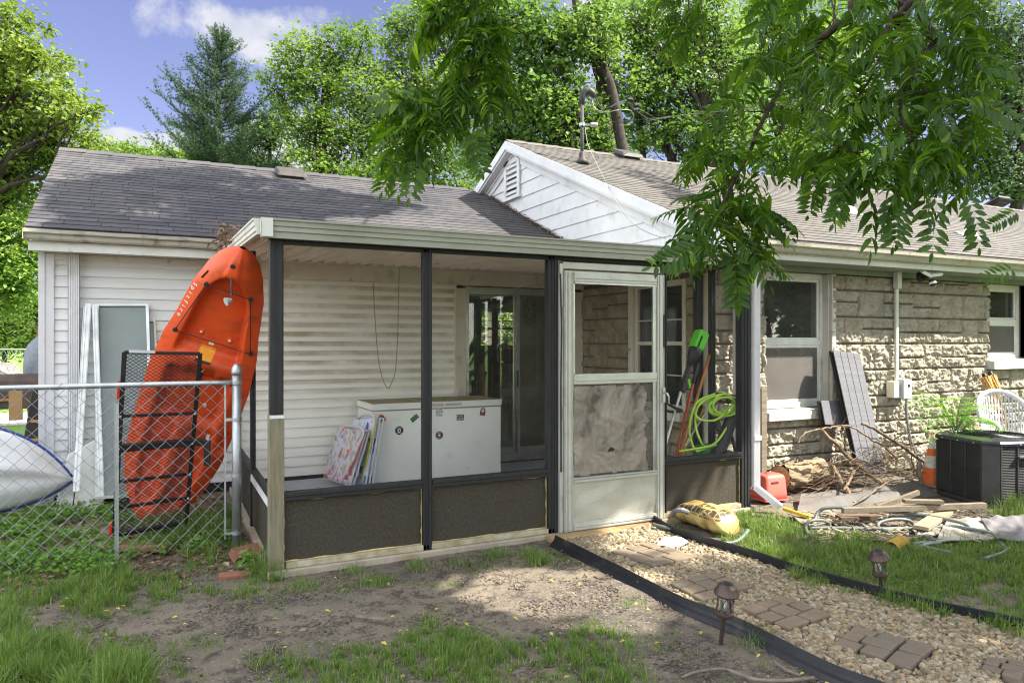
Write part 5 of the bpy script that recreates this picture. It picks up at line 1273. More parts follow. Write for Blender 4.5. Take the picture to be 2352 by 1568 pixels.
m = MB(); m.box(gc.x - .75, gc.x + .28, gc.y - .2, gc.y + .2, gc.z - .17, gc.z + .06); m.build('fire_box', GM, g, bevel=.02)
m = MB(); m.tube([(gc.x - .75, gc.y, gc.z + .1), (gc.x + .25, gc.y, gc.z + .1)], .16, 14).build('lid', GM, g, smooth=False)
for dx in (-.65, .15):
    for dy in (-.15, .15): MB().bar((gc.x + dx, gc.y + dy, gc.z - .15), (gc.x + dx + (.06 if dx > 0 else -.06), gc.y + dy, 0), .035, .035).build('leg', GM, g)
MB().box(gc.x - .7, gc.x + .2, gc.y - .16, gc.y + .16, .22, .25).build('shelf', GM, g)
MB().bar((gc.x + .0, gc.y - .22, gc.z - .05), (gc.x - .3, gc.y - .24, gc.z - .06), .03, .03).build('handle', mat('wood_handle', (.3, .12, .05)), g)
bx = onT(84, 950, 7.9); kx = thing('charcoal_box', 'black carton with gold print leaning at the house corner', 'box', (bx.x, bx.y, 0))
m = MB(); m.hexa([(bx.x - .16, bx.y - .2, .0), (bx.x + .12, bx.y - .2, .0), (bx.x + .12, bx.y + .1, .0), (bx.x - .16, bx.y + .1, .0), (bx.x - .02, bx.y - .1, 1.02), (bx.x + .22, bx.y - .1, 1.02), (bx.x + .22, bx.y + .15, 1.02), (bx.x - .02, bx.y + .15, 1.02)])
m.build('carton', mat('black_card', (.03, .022, .02), rough=.6), kx, bevel=.01)
GOLD = mat('gold_print', (.40, .25, .07), rough=.5)
m = MB()
for z0, z1 in ((.42, .45), (.62, .65), (.25, .27)): 
    f0 = z0 / 1.02; m.box(bx.x - .12 + .14 * f0, bx.x + .08 + .1 * f0, bx.y - .208 + .1 * f0, bx.y - .202 + .1 * f0, z0, z1)
m.build('print', GOLD, kx)
MB().box(bx.x - .22, bx.x - .1, bx.y - .22, bx.y - .18, .66, 1.0).build('flap', mat('brown_card', (.30, .17, .07), rough=.7), kx)
cv = onT(90, 855, 9.3); ct = thing('covered_bin', 'blue bin under a rumpled grey cover at the house corner', 'bin', (cv.x, cv.y, 0))
m = MB(); m.lathe([(.22, 0), (.25, .6), (.27, 1.02), (.27, 1.05)], (cv.x + .12, cv.y, 0), 18).build('bin_body', mat('blue_plastic', (.04, .10, .32), rough=.5), ct, smooth=True)
m = MB(); m.lathe([(.27, 1.05), (.30, 1.1), (.29, 1.3), (.25, 1.45), (.15, 1.56), (.02, 1.6)], (cv.x + .12, cv.y, 0), 14).build('grey_cover', mat('grey_cloth', (.20, .21, .25), (.13, .14, .17), rough=.9, scale=6, bump=.03, bscale=7), ct, smooth=True)
tr = onT(-6, 850, 17.0); trk = thing('parked_car', 'silver car at the left picture edge beyond the far fence', 'car', (tr.x - 1.6, tr.y, 0))
CARM = mat('silver_car_paint', (.35, .30, .29), (.30, .26, .25), rough=.3, metal=.4)
def car_mesh(cx, cy):
    pr_ = [(-2.1, .35), (-2.15, .75), (-1.9, .95), (-1.2, 1.02), (-.6, 1.45), (.7, 1.47), (1.35, 1.05), (2.0, .95), (2.15, .7), (2.1, .35)]
    m = MB(); n = len(pr_); pts = []
    for y, k in ((-.85, .96), (-.75, 1.0), (.75, 1.0), (.85, .96)): pts += [(cx + x * k, cy + y, z) for x, z in pr_]
    fs = [(r * n + i, r * n + (i + 1) % n, (r + 1) * n + (i + 1) % n, (r + 1) * n + i) for r in range(3) for i in range(n)] + [tuple(range(n))[::-1], tuple(range(3 * n, 4 * n))]
    return m.faces(pts, fs)
car_mesh(tr.x - 1.75, tr.y).build('body', CARM, trk, bevel=.05)
m = MB(); m.box(tr.x - 2.3, tr.x - 1.2, tr.y - .86, tr.y - .84, 1.08, 1.38); m.build('window', SB, trk)
for dx in (-3.1, -.45): MB().lathe([(.32, 0), (.34, .03), (.34, .19), (.3, .22)], (tr.x + dx, tr.y - .88, .34), 20, (0, 1, 0)).build('wheel', BLACKP, trk)
MB().box(tr.x + .33, tr.x + .40, tr.y - .75, tr.y - .5, .62, .78).build('headlight', SW, trk)
o = MB().box(-60, -1.3, 15.5, 18.2, -.015, .0).build('road', mat('worn_concrete', (.36, .33, .30), (.30, .27, .25), rough=.9, scale=2)); tag(o, kind='structure')
# ============================================================ ROOF FITTINGS
VENTM = mat('vent_brown', (.055, .047, .042), (.038, .033, .03), rough=.6, scale=10)
def box_vent(c, f, s, label, cat='roof vent', w=.42, d=.36):
    dz = (f(c.y + .05) - f(c.y)) / .05; t = thing('roof_vent', label, cat, c, 'square box vents on the roofs')
    def q(x, y, h): return (c.x + x * s, c.y + y * s, c.z + y * s * dz + h * s)
    m = MB(); m.hexa([q(-w * .36, -d * .36, 0), q(w * .36, -d * .36, 0), q(w * .36, d * .36, 0), q(-w * .36, d * .36, 0), q(-w * .36, -d * .36, .06), q(w * .36, -d * .36, .06), q(w * .36, d * .36, .06), q(-w * .36, d * .36, .06)]).build('throat', BLACKP, t)
    m = MB(); m.hexa([q(-w / 2, -d / 2, .055), q(w / 2, -d / 2, .055), q(w / 2, d / 2, .055), q(-w / 2, d / 2, .055), q(-w / 2 + .03, -d / 2 + .03, .115), q(w / 2 - .03, -d / 2 + .03, .115), q(w / 2 - .03, d / 2 - .03, .115), q(-w / 2 + .03, d / 2 - .03, .115)]).build('hood', VENTM, t, bevel=.012)
    m = MB(); m.hexa([q(-w * .6, -d * .6, .008), q(w * .6, -d * .6, .008), q(w * .6, d * .6, .008), q(-w * .6, d * .6, .008), q(-w * .6, -d * .6, .013), q(w * .6, -d * .6, .013), q(w * .6, d * .6, .013), q(-w * .6, d * .6, .013)]).build('flange', VENTM, t)
    return t
box_vent(on_wing(668, 408), LP, 1.0, 'dark box vent near the ridge of the left wing roof')
box_vent(on_main(1441, 364), MP, 1.0, 'box vent on the sunny main roof right of the mast')
box_vent(on_main(2288, 474), MP, 1.15, 'box vent on the main roof at the far right')
box_vent(on_main(1890, 428), MP, 1.1, 'box vent on the main roof glimpsed behind the walnut leaves')
box_vent(on_main(2108, 448), MP, 1.1, 'second box vent glimpsed through the lower walnut fronds')
WF = mat('white_flashing', (.62, .60, .56), (.5, .48, .44), rough=.5, scale=8)
def pipe_vent(c, label):
    t = thing('vent_pipe', label, 'vent pipe', c, 'pipe vents with pale flashing')
    MB().lathe([(.045, 0), (.045, .26), (.05, .26), (.05, .20)], c, 14).build('pipe', VENTM, t, smooth=False)
    dz = .434; m = MB()
    for r0, r1, h0, h1 in ((.17, .10, .012, .03), (.10, .06, .03, .10)):
        a = [(c.x + r0 * math.cos(k * math.pi / 10), c.y + r0 * math.sin(k * math.pi / 10), c.z + dz * r0 * math.sin(k * math.pi / 10) + h0) for k in range(20)]
        b = [(c.x + r1 * math.cos(k * math.pi / 10), c.y + r1 * math.sin(k * math.pi / 10), c.z + dz * r1 * math.sin(k * math.pi / 10) + h1) for k in range(20)]
        m.faces(a + b, [(i, (i + 1) % 20, 20 + (i + 1) % 20, 20 + i) for i in range(20)])
    m.build('flashing', WF, t, smooth=True)
pipe_vent(on_main(1952, 488), 'brown vent pipe with pale flashing under the hanging walnut fronds')
pipe_vent(on_main(2229, 543), 'brown vent pipe with pale flashing low on the far right roof')
# electric mast
mp = on_main(1337, 377); mh = 1.5 + (784 - 232) * (mp.dot(FWD)) / 1643
ms = thing('service_mast', 'steel electric service mast with weatherhead on the roof', 'electric mast', mp)
m = MB().tube([mp + Vector((0, 0, -.05)), (mp.x, mp.y, mh)], .024, 14).build('pipe', mat('mast_steel', (.045, .045, .05), (.075, .075, .08), rough=.7, scale=9), ms, smooth=True)
m = MB(); T = Vector((mp.x, mp.y, mh))
m.tube([T + Vector((0, 0, -.05)), T + Vector((0, 0, .05)), T + Vector((.03, -.01, .12)), T + Vector((.09, -.03, .14)), T + Vector((.14, -.05, .10)), T + Vector((.15, -.055, .05))], [.034, .042, .055, .058, .050, .036], 14).build('weatherhead', mat('grey_cast', (.045, .045, .05), (.03, .03, .035), rough=.5, scale=8), ms, smooth=True)
m = MB(); m.lathe([(.10, -.02), (.075, .03), (.045, .06), (.040, .12), (.028, .15)], mp + Vector((0, 0, .02)), 16).build('roof_boot', VENTM, ms, smooth=True)
zc = 1.5 + (784 - 287) * mp.dot(FWD) / 1643; C = Vector((mp.x, mp.y, zc))
m = MB(); m.lathe([(.042, -.02), (.042, .02)], C, 14).bar(C, C + Vector((.10, -.05, 0)), .03, .02); m.build('clamp', GALV, ms)
m = MB(); m.lathe([(.025, 0), (.035, .02), (.035, .08), (.025, .10)], C + Vector((.10, -.05, 0)), 12, Vector((1, -.4, 0))).build('insulator', mat('porcelain', (.35, .36, .36), rough=.3), ms)
tm = mp.dot(FWD)
def mpt(u, v, t=None): return onT(u, v, t or tm)
CABLE = mat('black_cable', (.02, .02, .02), rough=.6); CABG = mat('grey_cable', (.3, .3, .3), (.2, .2, .2), rough=.5, scale=30)
for w_, (lab, pts, r, mt_) in enumerate((
    ('thick service cable running from the mast to the right behind leaves', [(1362, 285), (1400, 281), (1450, 277), (1500, 272), (1560, 266), (1640, 256), (1760, 240), (2000, 205), (2360, 142)], .0045, CABLE),
    ('twisted black service wire beside the support cable', [(1370, 225), (1378, 243), (1400, 250), (1420, 240), (1437, 232), (1450, 245), (1470, 262), (1495, 275), (1520, 272), (1600, 262), (1760, 246), (2000, 211), (2360, 148)], .008, CABLE),
    ('looping upper wire leaving the weatherhead', [(1362, 222), (1371, 240), (1385, 252), (1405, 244), (1422, 235), (1438, 233), (1465, 250), (1500, 268)], .006, CABLE),
    ('pale lower wire looping under the weatherhead', [(1358, 222), (1366, 248), (1390, 258), (1420, 253), (1448, 254), (1455, 270), (1440, 286), (1425, 288)], .005, CABG))):
    tl = [tm + (0 if i < 4 else (i - 3) * .35) for i in range(len(pts))]
    tag(MB().tube(spline([onT(u, v, t) for (u, v), t in zip(pts, tl)], 6), r, 6).build('service_wire', mt_), lab, 'wire', 'wires at the electric mast')
m = MB()
for u, v in ((1440, 230), (1455, 243), (1452, 254)): m.lathe([(.018, 0), (.028, .015), (.028, .07), (.018, .085)], mpt(u, v), 10, Vector((1, -.2, .2)))
m.build('splice', CABLE, ms)
tag(MB().tube(spline([onT(u, v, t) for u, v, t in ((1344, 292, tm - .02), (1350, 330, tm - .2), (1370, 375, tm - .8), (1395, 425, 8.3), (1420, 470, 7.8), (1450, 510, 7.4), (1490, 535, 7.1), (1530, 548, 7.0))], 6), .004, 6).build('phone_wire', CABG), 'thin slack wire drooping from the mast across the gable', 'wire')
# conduit and electrical boxes on the stone wall
cx = onY(2063, 700, 5.40); ec = thing('electric_conduit', 'thin grey conduit running down the stone wall from the eave', 'conduit', (cx.x, 5.42, 1.0))
MB().bar((cx.x, 5.42, .98), (cx.x, 5.42, 2.10), .042, .03, Vector((0, -1, 0))).build('pipe', TRIMW, ec, bevel=.005)
MB().box(cx.x - .035, cx.x + .035, 5.375, 5.44, 2.10, 2.40).build('upper_box', TRIMW, ec, bevel=.006)
e1 = onY(2056, 893, 5.38); e2 = onY(2079, 892, 5.36)
MB().box(e1.x - .045, e1.x + .045, 5.36, 5.46, e1.z - .10, e1.z + .085).build('junction_box', CREAM, ec, bevel=.008)
MB().box(e2.x - .065, e2.x + .075, 5.33, 5.46, e2.z - .115, e2.z + .105).build('disconnect_box', mat('box_grey', (.42, .45, .48), (.36, .38, .41), rough=.5, scale=6), ec, bevel=.005)
MB().box(e2.x + .01, e2.x + .035, 5.322, 5.329, e2.z + .02, e2.z + .05).build('box_latch', BLACKP, ec)
tag(MB().tube(spline([Vector((e2.x + .02, 5.36, e2.z - .11)), onY(2083, 960, 5.34), onY(2092, 1010, 5.32), onY(2110, 1055, 5.25), onY(2130, 1090, 5.1), onZ(2165, 1110, .1)]), .014, 8).build('power_whip', mat('grey_whip', (.10, .11, .11), (.16, .17, .17), rough=.5, scale=30)), 'dark flexible cable curving down from the grey box', 'cable')
tag(MB().tube(spline([onY(u, v, 5.43) for u, v in ((1760, 596), (1880, 597), (1960, 598), (2010, 606), (2070, 604), (2100, 598), (2120, 612))]), .005, 5).build('lamp_wire', CABLE), 'thin dark wire stapled under the eave towards the flood light', 'wire')
fl = onY(2133, 634, 5.18); fd = thing('flood_light', 'twin head white security flood light with black sensor under the eave', 'flood light', fl)
SWM = mat('lamp_white', (.7, .7, .7), rough=.3)
m = MB(); m.lathe([(.05, 0), (.06, .02), (.06, .05)], fl + Vector((0, .06, .0)), 16, Vector((0, 1, 0))).bar(fl + Vector((-.01, .06, .0)), fl + Vector((-.01, 0, -.02)), .03, .03); m.build('mount', BLACKP, fd)
for dx, a in ((-.085, .35), (.075, -.12)):
    c = fl + Vector((dx, -.02, .035)); q = Vector((math.cos(a), -.12, -math.sin(a) * 1.0)).normalized(); up_ = Vector((.12, -.55, .83))
    MB().bar(c - q * .075, c + q * .075, .10, .035, up_).build('lamp_head', SWM, fd, bevel=.006)
    n_ = up_ - q * up_.dot(q); n_.normalize(); MB().bar(c - q * .065 - n_ * .0185, c + q * .065 - n_ * .0185, .085, .003, up_).build('led_panel', mat('led_panel', (.75, .72, .5), rough=.3), fd)
m = MB(); m.lathe([(.03, 0), (.036, .02), (.036, .055), (.026, .075), (.005, .08)], fl + Vector((.0, -.03, -.04)), 14, Vector((.2, -.3, -1))).build('sensor', BLACKP, fd, smooth=True)
MB().lathe([(.0365, .028), (.0375, .03), (.0375, .05), (.0365, .052)], fl + Vector((.0, -.03, -.04)), 14, Vector((.2, -.3, -1))).build('sensor_band', SWM, fd)
wd = onY(1745, 1100, 5.42); tag(MB().box(wd.x - .035, wd.x + .04, 5.36, 5.40, -.02, 1.03).build('wood_plank', WOODG, bevel=.004), 'upright bare wooden plank against the stone beside the downspout', 'plank')

# ============================================================ TOOLS IN THE PORCH'S RIGHT BAY
TOOLG = mat('lime_plastic', (.12, .55, .04), (.10, .48, .03), rough=.4)
def rod(a, b, r, n=8): return MB().tube([a, a.lerp(b, .5), b], r, n)
def at_(u, v, y): return onY(u, v, y)
st = thing('string_trimmer', 'lime green and black battery string trimmer leaning head up in the porch', 'string trimmer', (4.35, 5.1, .05))
a = at_(1608, 775, 5.22); b = at_(1583, 840, 5.20); c = at_(1572, 878, 5.18); d = at_(1541, 955, 5.12); e = at_(1515, 1028, 5.05); f_ = Vector((e.x - .18, 5.0, .06))
ax_ = (b - a).normalized()
MB().bar(a + ax_ * -.06, a.lerp(b, .42), .115, .10, Vector((0, -1, 0))).build('battery_housing', TOOLG, st, bevel=.015)
m = MB(); m.tube([a.lerp(b, .42), a.lerp(b, .62), b], [.066, .055, .022], 12).build('motor_shroud', BLACKP, st, smooth=True)
m = MB(); m.bar(a.lerp(b, -.05) + Vector((-.03, -.058, 0)), a.lerp(b, .33) + Vector((-.03, -.058, 0)), .014, .006, Vector((0, -1, 0))).build('name_strip', SB, st)
m = MB(); m.tube([b, b.lerp(c, .4), c, c.lerp(d, .12)], [.022, .026, .03, .034], 10).bar(c.lerp(d, .05), c.lerp(d, .28), .05, .075, Vector((0, -1, 0))); m.build('grip', BLACKP, st)
MB().bar(c + Vector((.02, -.03, .03)), c + Vector((.03, -.035, -.05)), .02, .02).build('trigger', TOOLG, st)
m = rod(c.lerp(d, .25), f_, .0135); m.build('shaft', ALU, st)
ring = d + Vector((0, 0, .06)); m = MB(); hx_ = Vector((.9, 0, -.38)).normalized(); hy_ = Vector((.2, -.9, .25)).normalized()
m.tube([ring + hx_ * (.12 * math.cos(k * math.pi / 12)) + hy_ * (.055 * math.sin(k * math.pi / 12)) + Vector((0, 0, .03 * math.cos(k * math.pi / 12) ** 2)) for k in range(24)], .013, 8, close=True).build('loop_handle', BLACKP, st, smooth=True)
m = MB(); q = d.lerp(e, .85); m.tube([q + Vector((.02, 0, .05)), q + Vector((-.02, 0, -.05))], .024, 10).bar(q, q + Vector((.05, 0, 0)), .03, .02); m.build('coupler', BLACKP, st)
def pole(label, u0, v0, u1, v1, y0, y1, r, material, grip=None, cat='pole'):
    a = at_(u0, v0, y0); b = at_(u1, v1, y1); b = a.lerp(b, (a.z - .05) / (a.z - b.z)); b.y = max(b.y, 4.93); t = thing('tool_pole', label, cat, (b.x, b.y, .05), 'long handled tools in the porch corner')
    rod(a, b, r, 8).build('shaft', material, t, smooth=True)
    if grip: rod(a, a.lerp(b, .16), r * 1.25, 8).build('grip', grip, t, smooth=True)
    return t
REDP = mat('red_brown_pole', (.38, .06, .03), (.30, .05, .02), rough=.4); ORP = mat('orange_wood_pole', (.45, .17, .04), (.36, .13, .03), rough=.5, scale=8)
pole('dark red pole with black grip, frontmost of the leaning tools', 1604, 830, 1566, 1037, 5.22, 4.98, .0135, REDP, BLACKP)
pole('orange brown wooden pole rising behind the dark porch post', 1630, 815, 1578, 1037, 5.28, 4.98, .014, ORP)
pole('yellow pole end between the orange and grey poles', 1618, 935, 1592, 1037, 5.30, 5.02, .011, mat('yellow_pole', (.5, .33, .03), rough=.5))
pole('grey metal pole with black coupling right of the yellow pole', 1621, 945, 1586, 1037, 5.25, 5.0, .012, ALU)
q = at_(1593, 1000, 5.08); m = None
ho = thing('garden_hose', 'bright yellow green hose coiled and hung on the black blower', 'hose', (4.45, 5.0, .05))
HM = mat('lime_hose', (.30, .52, .05), (.38, .58, .09), rough=.4, scale=5)
m = MB(); rng = random.Random(4); hc = at_(1655, 928, 5.02); pts = []
for k in range(84):
    a = k * .42; r = .135 + .035 * math.sin(k * .37) ; pts.append(hc + Vector((r * 1.15 * math.cos(a) * (.75 if k < 40 else 1), -.03 + .04 * math.sin(k * .23), r * .62 * math.sin(a) - .0)))
m.tube(spline(pts, 3), .0105, 7)
for lst in (((1640, 905), (1600, 925), (1584, 980), (1590, 1020), (1600, 1035)), ((1655, 905), (1608, 925), (1597, 970), (1608, 1010), (1622, 1026), (1650, 1010), (1680, 960), (1683, 930)), ((1628, 912), (1598, 940), (1606, 962), (1640, 965), (1662, 952)),
            ((1600, 1036), (1630, 1026), (1655, 1018), (1668, 1012)), ((1560, 1036), (1600, 1030), (1640, 1022), (1660, 1016))):
    m.tube(spline([at_(u, v, 4.95 + .04 * math.sin(u)) for u, v in lst], 6), .0105, 7)
m.build('hose_coil', HM, ho, smooth=True)
bl = thing('leaf_blower', 'black leaf blower with its wide tube leaning in the porch corner', 'leaf blower', (4.5, 5.0, .05))
a = at_(1683, 955, 5.0); b = at_(1650, 1040, 4.95); b = a.lerp(b, 1.35)
m = MB(); m.lathe([(.050, 0), (.056, .02), (.060, (b - a).length)], a, 18, b - a).build('tube', mat('black_tube', (.03, .03, .032), (.045, .045, .047), rough=.6), bl, smooth=False)
m = MB(); bb = at_(1664, 915, 5.03); m.bar(bb + Vector((-.12, 0, .02)), bb + Vector((.11, 0, -.01)), .09, .09).build('battery', BLACKP, bl, bevel=.012)
text('60', .055, bb + Vector((-.055, -.052, .003)), XD, YD, SW, bl); MB().box(bb.x - .01, bb.x + .08, bb.y - .052, bb.y - .047, bb.z - .02, bb.z + .02).build('spec_label', mat('spec_label', (.3, .3, .3), (.05, .05, .05), rough=.5, scale=60), bl)
m = MB(); m.bar(at_(1642, 945, 5.02), at_(1652, 990, 5.0), .05, .05).bar(at_(1680, 1000, 5.02), at_(1692, 1042, 5.0), .03, .03); m.build('handle', BLACKP, bl, bevel=.01)
g_ = at_(1630, 1028, 5.03); MB().box(g_.x - .13, g_.x + .12, 4.98, 5.1, .40, g_.z + .03).build('storage_tub', mat('dark_green_tub', (.03, .12, .06), (.05, .2, .1), rough=.4, scale=12), bl, bevel=.02)
dsx = onY(1694, 850, 5.38)
m = MB(); fluted(m, (dsx.x, 5.38, 2.2), (dsx.x, 5.38, .05), .075, .05); m.box(dsx.x - .045, dsx.x + .045, 5.35, 5.41, 1.18, 1.22).build('downspout', TRIMW, house)

# ============================================================ RIGHT YARD
# two dark grey shutter boards
SHB = mat('slate_grey_board', (.085, .085, .10), (.125, .125, .14), rough=.7, scale=3, stretch=(1, 1, 18), bump=.001, bscale=20, lo=.3, hi=.7)
def shutter(label, tl, tr, br, bl, yt, yb, n):
    P = [onY(*tl, yt), onY(*tr, yt), onY(*br, yb), onY(*bl, yb)]
    t = thing('shutter_board', label, 'shutter', ((P[2].x + P[3].x) / 2, yb, min(P[2].z, P[3].z)), 'dark grey shutters leaning on the stone wall')
    MB().panel(P[0] + Vector((0, .012, 0)), P[1] + Vector((0, .012, 0)), P[2] + Vector((0, .012, 0)), P[3] + Vector((0, .012, 0)), .03).build('backing', SB, t)
    for k in range(n):
        a, b = (k + .03) / n, (k + .955) / n
        nn = (P[1] - P[0]).cross(P[3] - P[0]).normalized()
        if nn.y > 0: nn = -nn
        MB().panel(P[0].lerp(P[1], a) + nn * .002, P[0].lerp(P[1], b) + nn * .002, P[3].lerp(P[2], b) + nn * .002, P[3].lerp(P[2], a) + nn * .002, -.012).build('slat', SHB, t)
shutter('tall dark grey plank shutter leaning on the stone wall', (1911, 805), (1973, 813), (2034, 1085), (1972, 1085), 5.40, 4.98, 4)
shutter('short dark grey plank shutter leaning left of the tall one', (1883, 920), (1940, 921), (1950, 975), (1893, 975), 5.34, 5.26, 3)
# air conditioner
ac = thing('air_conditioner', 'dark grey outdoor air conditioner unit with louvred sides', 'air conditioner', (7.1, 4.2, 0))
ACM = mat('ac_metal', (.042, .042, .042), (.06, .06, .06), rough=.4, metal=.3, scale=6, coat=.2); ACT = mat('ac_top', (.05, .055, .07), (.035, .04, .05), rough=.25, metal=.5, scale=5, coat=.3)
ca, sa = math.cos(R(-16)), math.sin(R(-16)); AO = Vector((6.78, 3.88, 0))      # corner; local x along right face, y along left face
def A(x, y, z): return Vector((AO.x + x * ca - (y - .12) * sa * 1.0, AO.y + x * sa + (y - .12) * ca, z)) 
def acp(x, y, z): return Vector((6.70 + x * ca - y * sa, 3.90 + x * sa + y * ca, z))
c_ = .10; S_ = .74; foot = [(0, c_), (c_, 0), (S_ - c_, 0), (S_, c_), (S_, S_ - c_), (S_ - c_, S_), (c_, S_), (0, S_ - c_)]
def ring_(sc, z, poly=foot): return [acp(S_ / 2 + (x - S_ / 2) * sc, S_ / 2 + (y - S_ / 2) * sc, z) for x, y in poly]
def loft(rings, mb=None, cap=True):
    mb = mb or MB(); n = len(rings[0]); pts = [p for r in rings for p in r]; fs = [(k * n + i, k * n + (i + 1) % n, (k + 1) * n + (i + 1) % n, (k + 1) * n + i) for k in range(len(rings) - 1) for i in range(n)]
    if cap: fs += [tuple(range(n))[::-1], tuple(range((len(rings) - 1) * n, len(rings) * n))]
    return mb.faces(pts, fs)
loft([ring_(.955, .02), ring_(.955, .56)]).build('coil', SB, ac)
loft([ring_(1.03, .552), ring_(1.035, .575), ring_(1.0, .592), ring_(.80, .610), ring_(.78, .600)]).build('top_panel', ACT, ac)
loft([ring_(1.0, 0), ring_(1.0, .035)]).build('base_pan', ACM, ac)
m = MB()
for i in (0, 2, 3, 4, 5, 6):
    pass
for i in range(8):
    a = Vector((*foot[i], 0)); b = Vector((*foot[(i + 1) % 8], 0))
    if i % 2 == 0: m.panel(acp(a.x, a.y, .55), acp(b.x, b.y, .55), acp(b.x, b.y, .035), acp(a.x, a.y, .035), -.01)
    else:
        for f in (.0, .335, .665, 1.0):
            p = a.lerp(b, min(max(f, .012), .988)); d = (b - a).normalized() * .006
            m.panel(acp((p - d).x, (p - d).y, .55), acp((p + d).x, (p + d).y, .55), acp((p + d).x, (p + d).y, .035), acp((p - d).x, (p - d).y, .035), -.008)
m.build('corner_panel', ACM, ac)
for i in (1, 7):
    m = MB(); a = Vector((*foot[i], 0)); b = Vector((*foot[(i + 1) % 8], 0)); nrm_ = Vector(((b - a).y, -(b - a).x, 0)).normalized()
    for k in range(34):
        z = .05 + k * .0147; p, q = a, b
        m.hexa([acp(p.x, p.y, z), acp(q.x, q.y, z), acp((q - nrm_ * .012).x, (q - nrm_ * .012).y, z + .008), acp((p - nrm_ * .012).x, (p - nrm_ * .012).y, z + .008),
                acp(p.x, p.y, z + .004), acp(q.x, q.y, z + .004), acp((q - nrm_ * .012).x, (q - nrm_ * .012).y, z + .012), acp((p - nrm_ * .012).x, (p - nrm_ * .012).y, z + .012)])
    m.build('louvre_grille', ACM, ac)
m = MB(); cc = acp(S_ / 2, S_ / 2, .612)
for k in range(9): m.tube([cc + Vector(((.05 + k * .03) * math.cos(t * math.pi / 16), (.05 + k * .03) * math.sin(t * math.pi / 16), .004)) for t in range(32)], .003, 5, close=True)
for k in range(12): m.bar(cc, cc + Vector((.29 * math.cos(k * math.pi / 6), .29 * math.sin(k * math.pi / 6), 0)), .006, .006)
m.build('fan_grille', BLACKM, ac); MB().lathe([(.29, .0), (.29, .002)], acp(S_ / 2, S_ / 2, .6005), 24).build('fan_opening', SB, ac)
p_ = acp(.42, -.012, .455); MB().bar(p_ - Vector((ca, sa, 0)) * .15, p_ + Vector((ca, sa, 0)) * .15, .045, .02, Vector((0, 0, 1))).build('name_badge', mat('badge_steel', (.3, .3, .3), rough=.3, metal=.8), ac, bevel=.004)
MB().bar(p_ - Vector((ca, sa, 0)) * .11 + Vector((0, -.012, .0)), p_ - Vector((ca, sa, 0)) * .04 + Vector((0, -.012, .0)), .012, .012, Vector((0, 0, 1))).build('badge_mark', RED, ac)
m = MB()
for f in (.15, .5, .85): m.lathe([(.008, 0), (.006, .004)], acp(0 - .012, .1 + .54 * f, .563), 8, Vector((-1, .3, 0)))
m.lathe([(.008, 0), (.006, .004)], acp(.3, -.014, .563), 8, Vector((-.2, -1, 0))); m.build('screw', GALV, ac)
# traffic cone
tc_ = onT(2141, 1100, 7.3); tc_.z = 0
cn_ = thing('traffic_cone', 'orange traffic cone with two dirty white bands beside the air conditioner', 'traffic cone', tc_)
COR = mat('cone_orange', (.60, .11, .02), (.5, .09, .02), rough=.5, grime=(.3, .12, .06), gscale=8, glo=.6); COW = mat('cone_white', (.55, .53, .48), (.35, .33, .28), rough=.6, scale=14, grime=(.12, .10, .08), gscale=22, glo=.58, ghi=.66)
rr_ = lambda z: .118 - .125 * (z - .03) / .6
for z0, z1, mt_, nm in ((.03, .22, COR, 'cone_body'), (.22, .34, COW, 'reflective_band'), (.34, .41, COR, 'cone_body'), (.41, .53, COW, 'reflective_band'), (.53, .61, COR, 'cone_body')):
    MB().lathe([(rr_(z0), z0), (rr_(z1), z1)], tc_, 24).build(nm, mt_, cn_, smooth=False)
MB().box(tc_.x - .16, tc_.x + .16, tc_.y - .16, tc_.y + .16, 0, .03).build('base', COR, cn_, bevel=.01)
# red step stool
so_ = onZ(1766, 1146, .0); RS = mat('faded_red_plastic', (.62, .13, .10), (.56, .11, .085), rough=.45, scale=3)
sc_ = onT(1766, 1146, 6.75); sc_.z = .02; sto = thing('step_stool', 'faded red plastic step stool beside the log', 'step stool', sc_)
def rrect(w, d, z, r, c=sc_, n=4):
    out = []
    for qx, qy, a0 in ((1, 1, 0), (-1, 1, 90), (-1, -1, 180), (1, -1, 270)):
        for k in range(n + 1):
            a = R(a0 + 90 * k / n); out.append(Vector((c.x + qx * (w - r) + r * math.cos(a), c.y + qy * (d - r) + r * math.sin(a), c.z + z)))
    return out
loft([rrect(.142, .11, 0, .03), rrect(.136, .105, .06, .03), rrect(.126, .098, .20, .035), rrect(.118, .09, .225, .04), rrect(.10, .075, .236, .04)]).build('stool_body', RS, sto, smooth=True)
m = MB(); m.box(sc_.x - .075, sc_.x + .02, sc_.y - .103, sc_.y - .094, sc_.z + .155, sc_.z + .178).build('grip_hole', mat('deep_red', (.12, .02, .015), rough=.8), sto, bevel=.004)
loft([rrect(.15, .118, .0, .03), rrect(.147, .115, .012, .03)]).build('stool_rim', RS, sto)
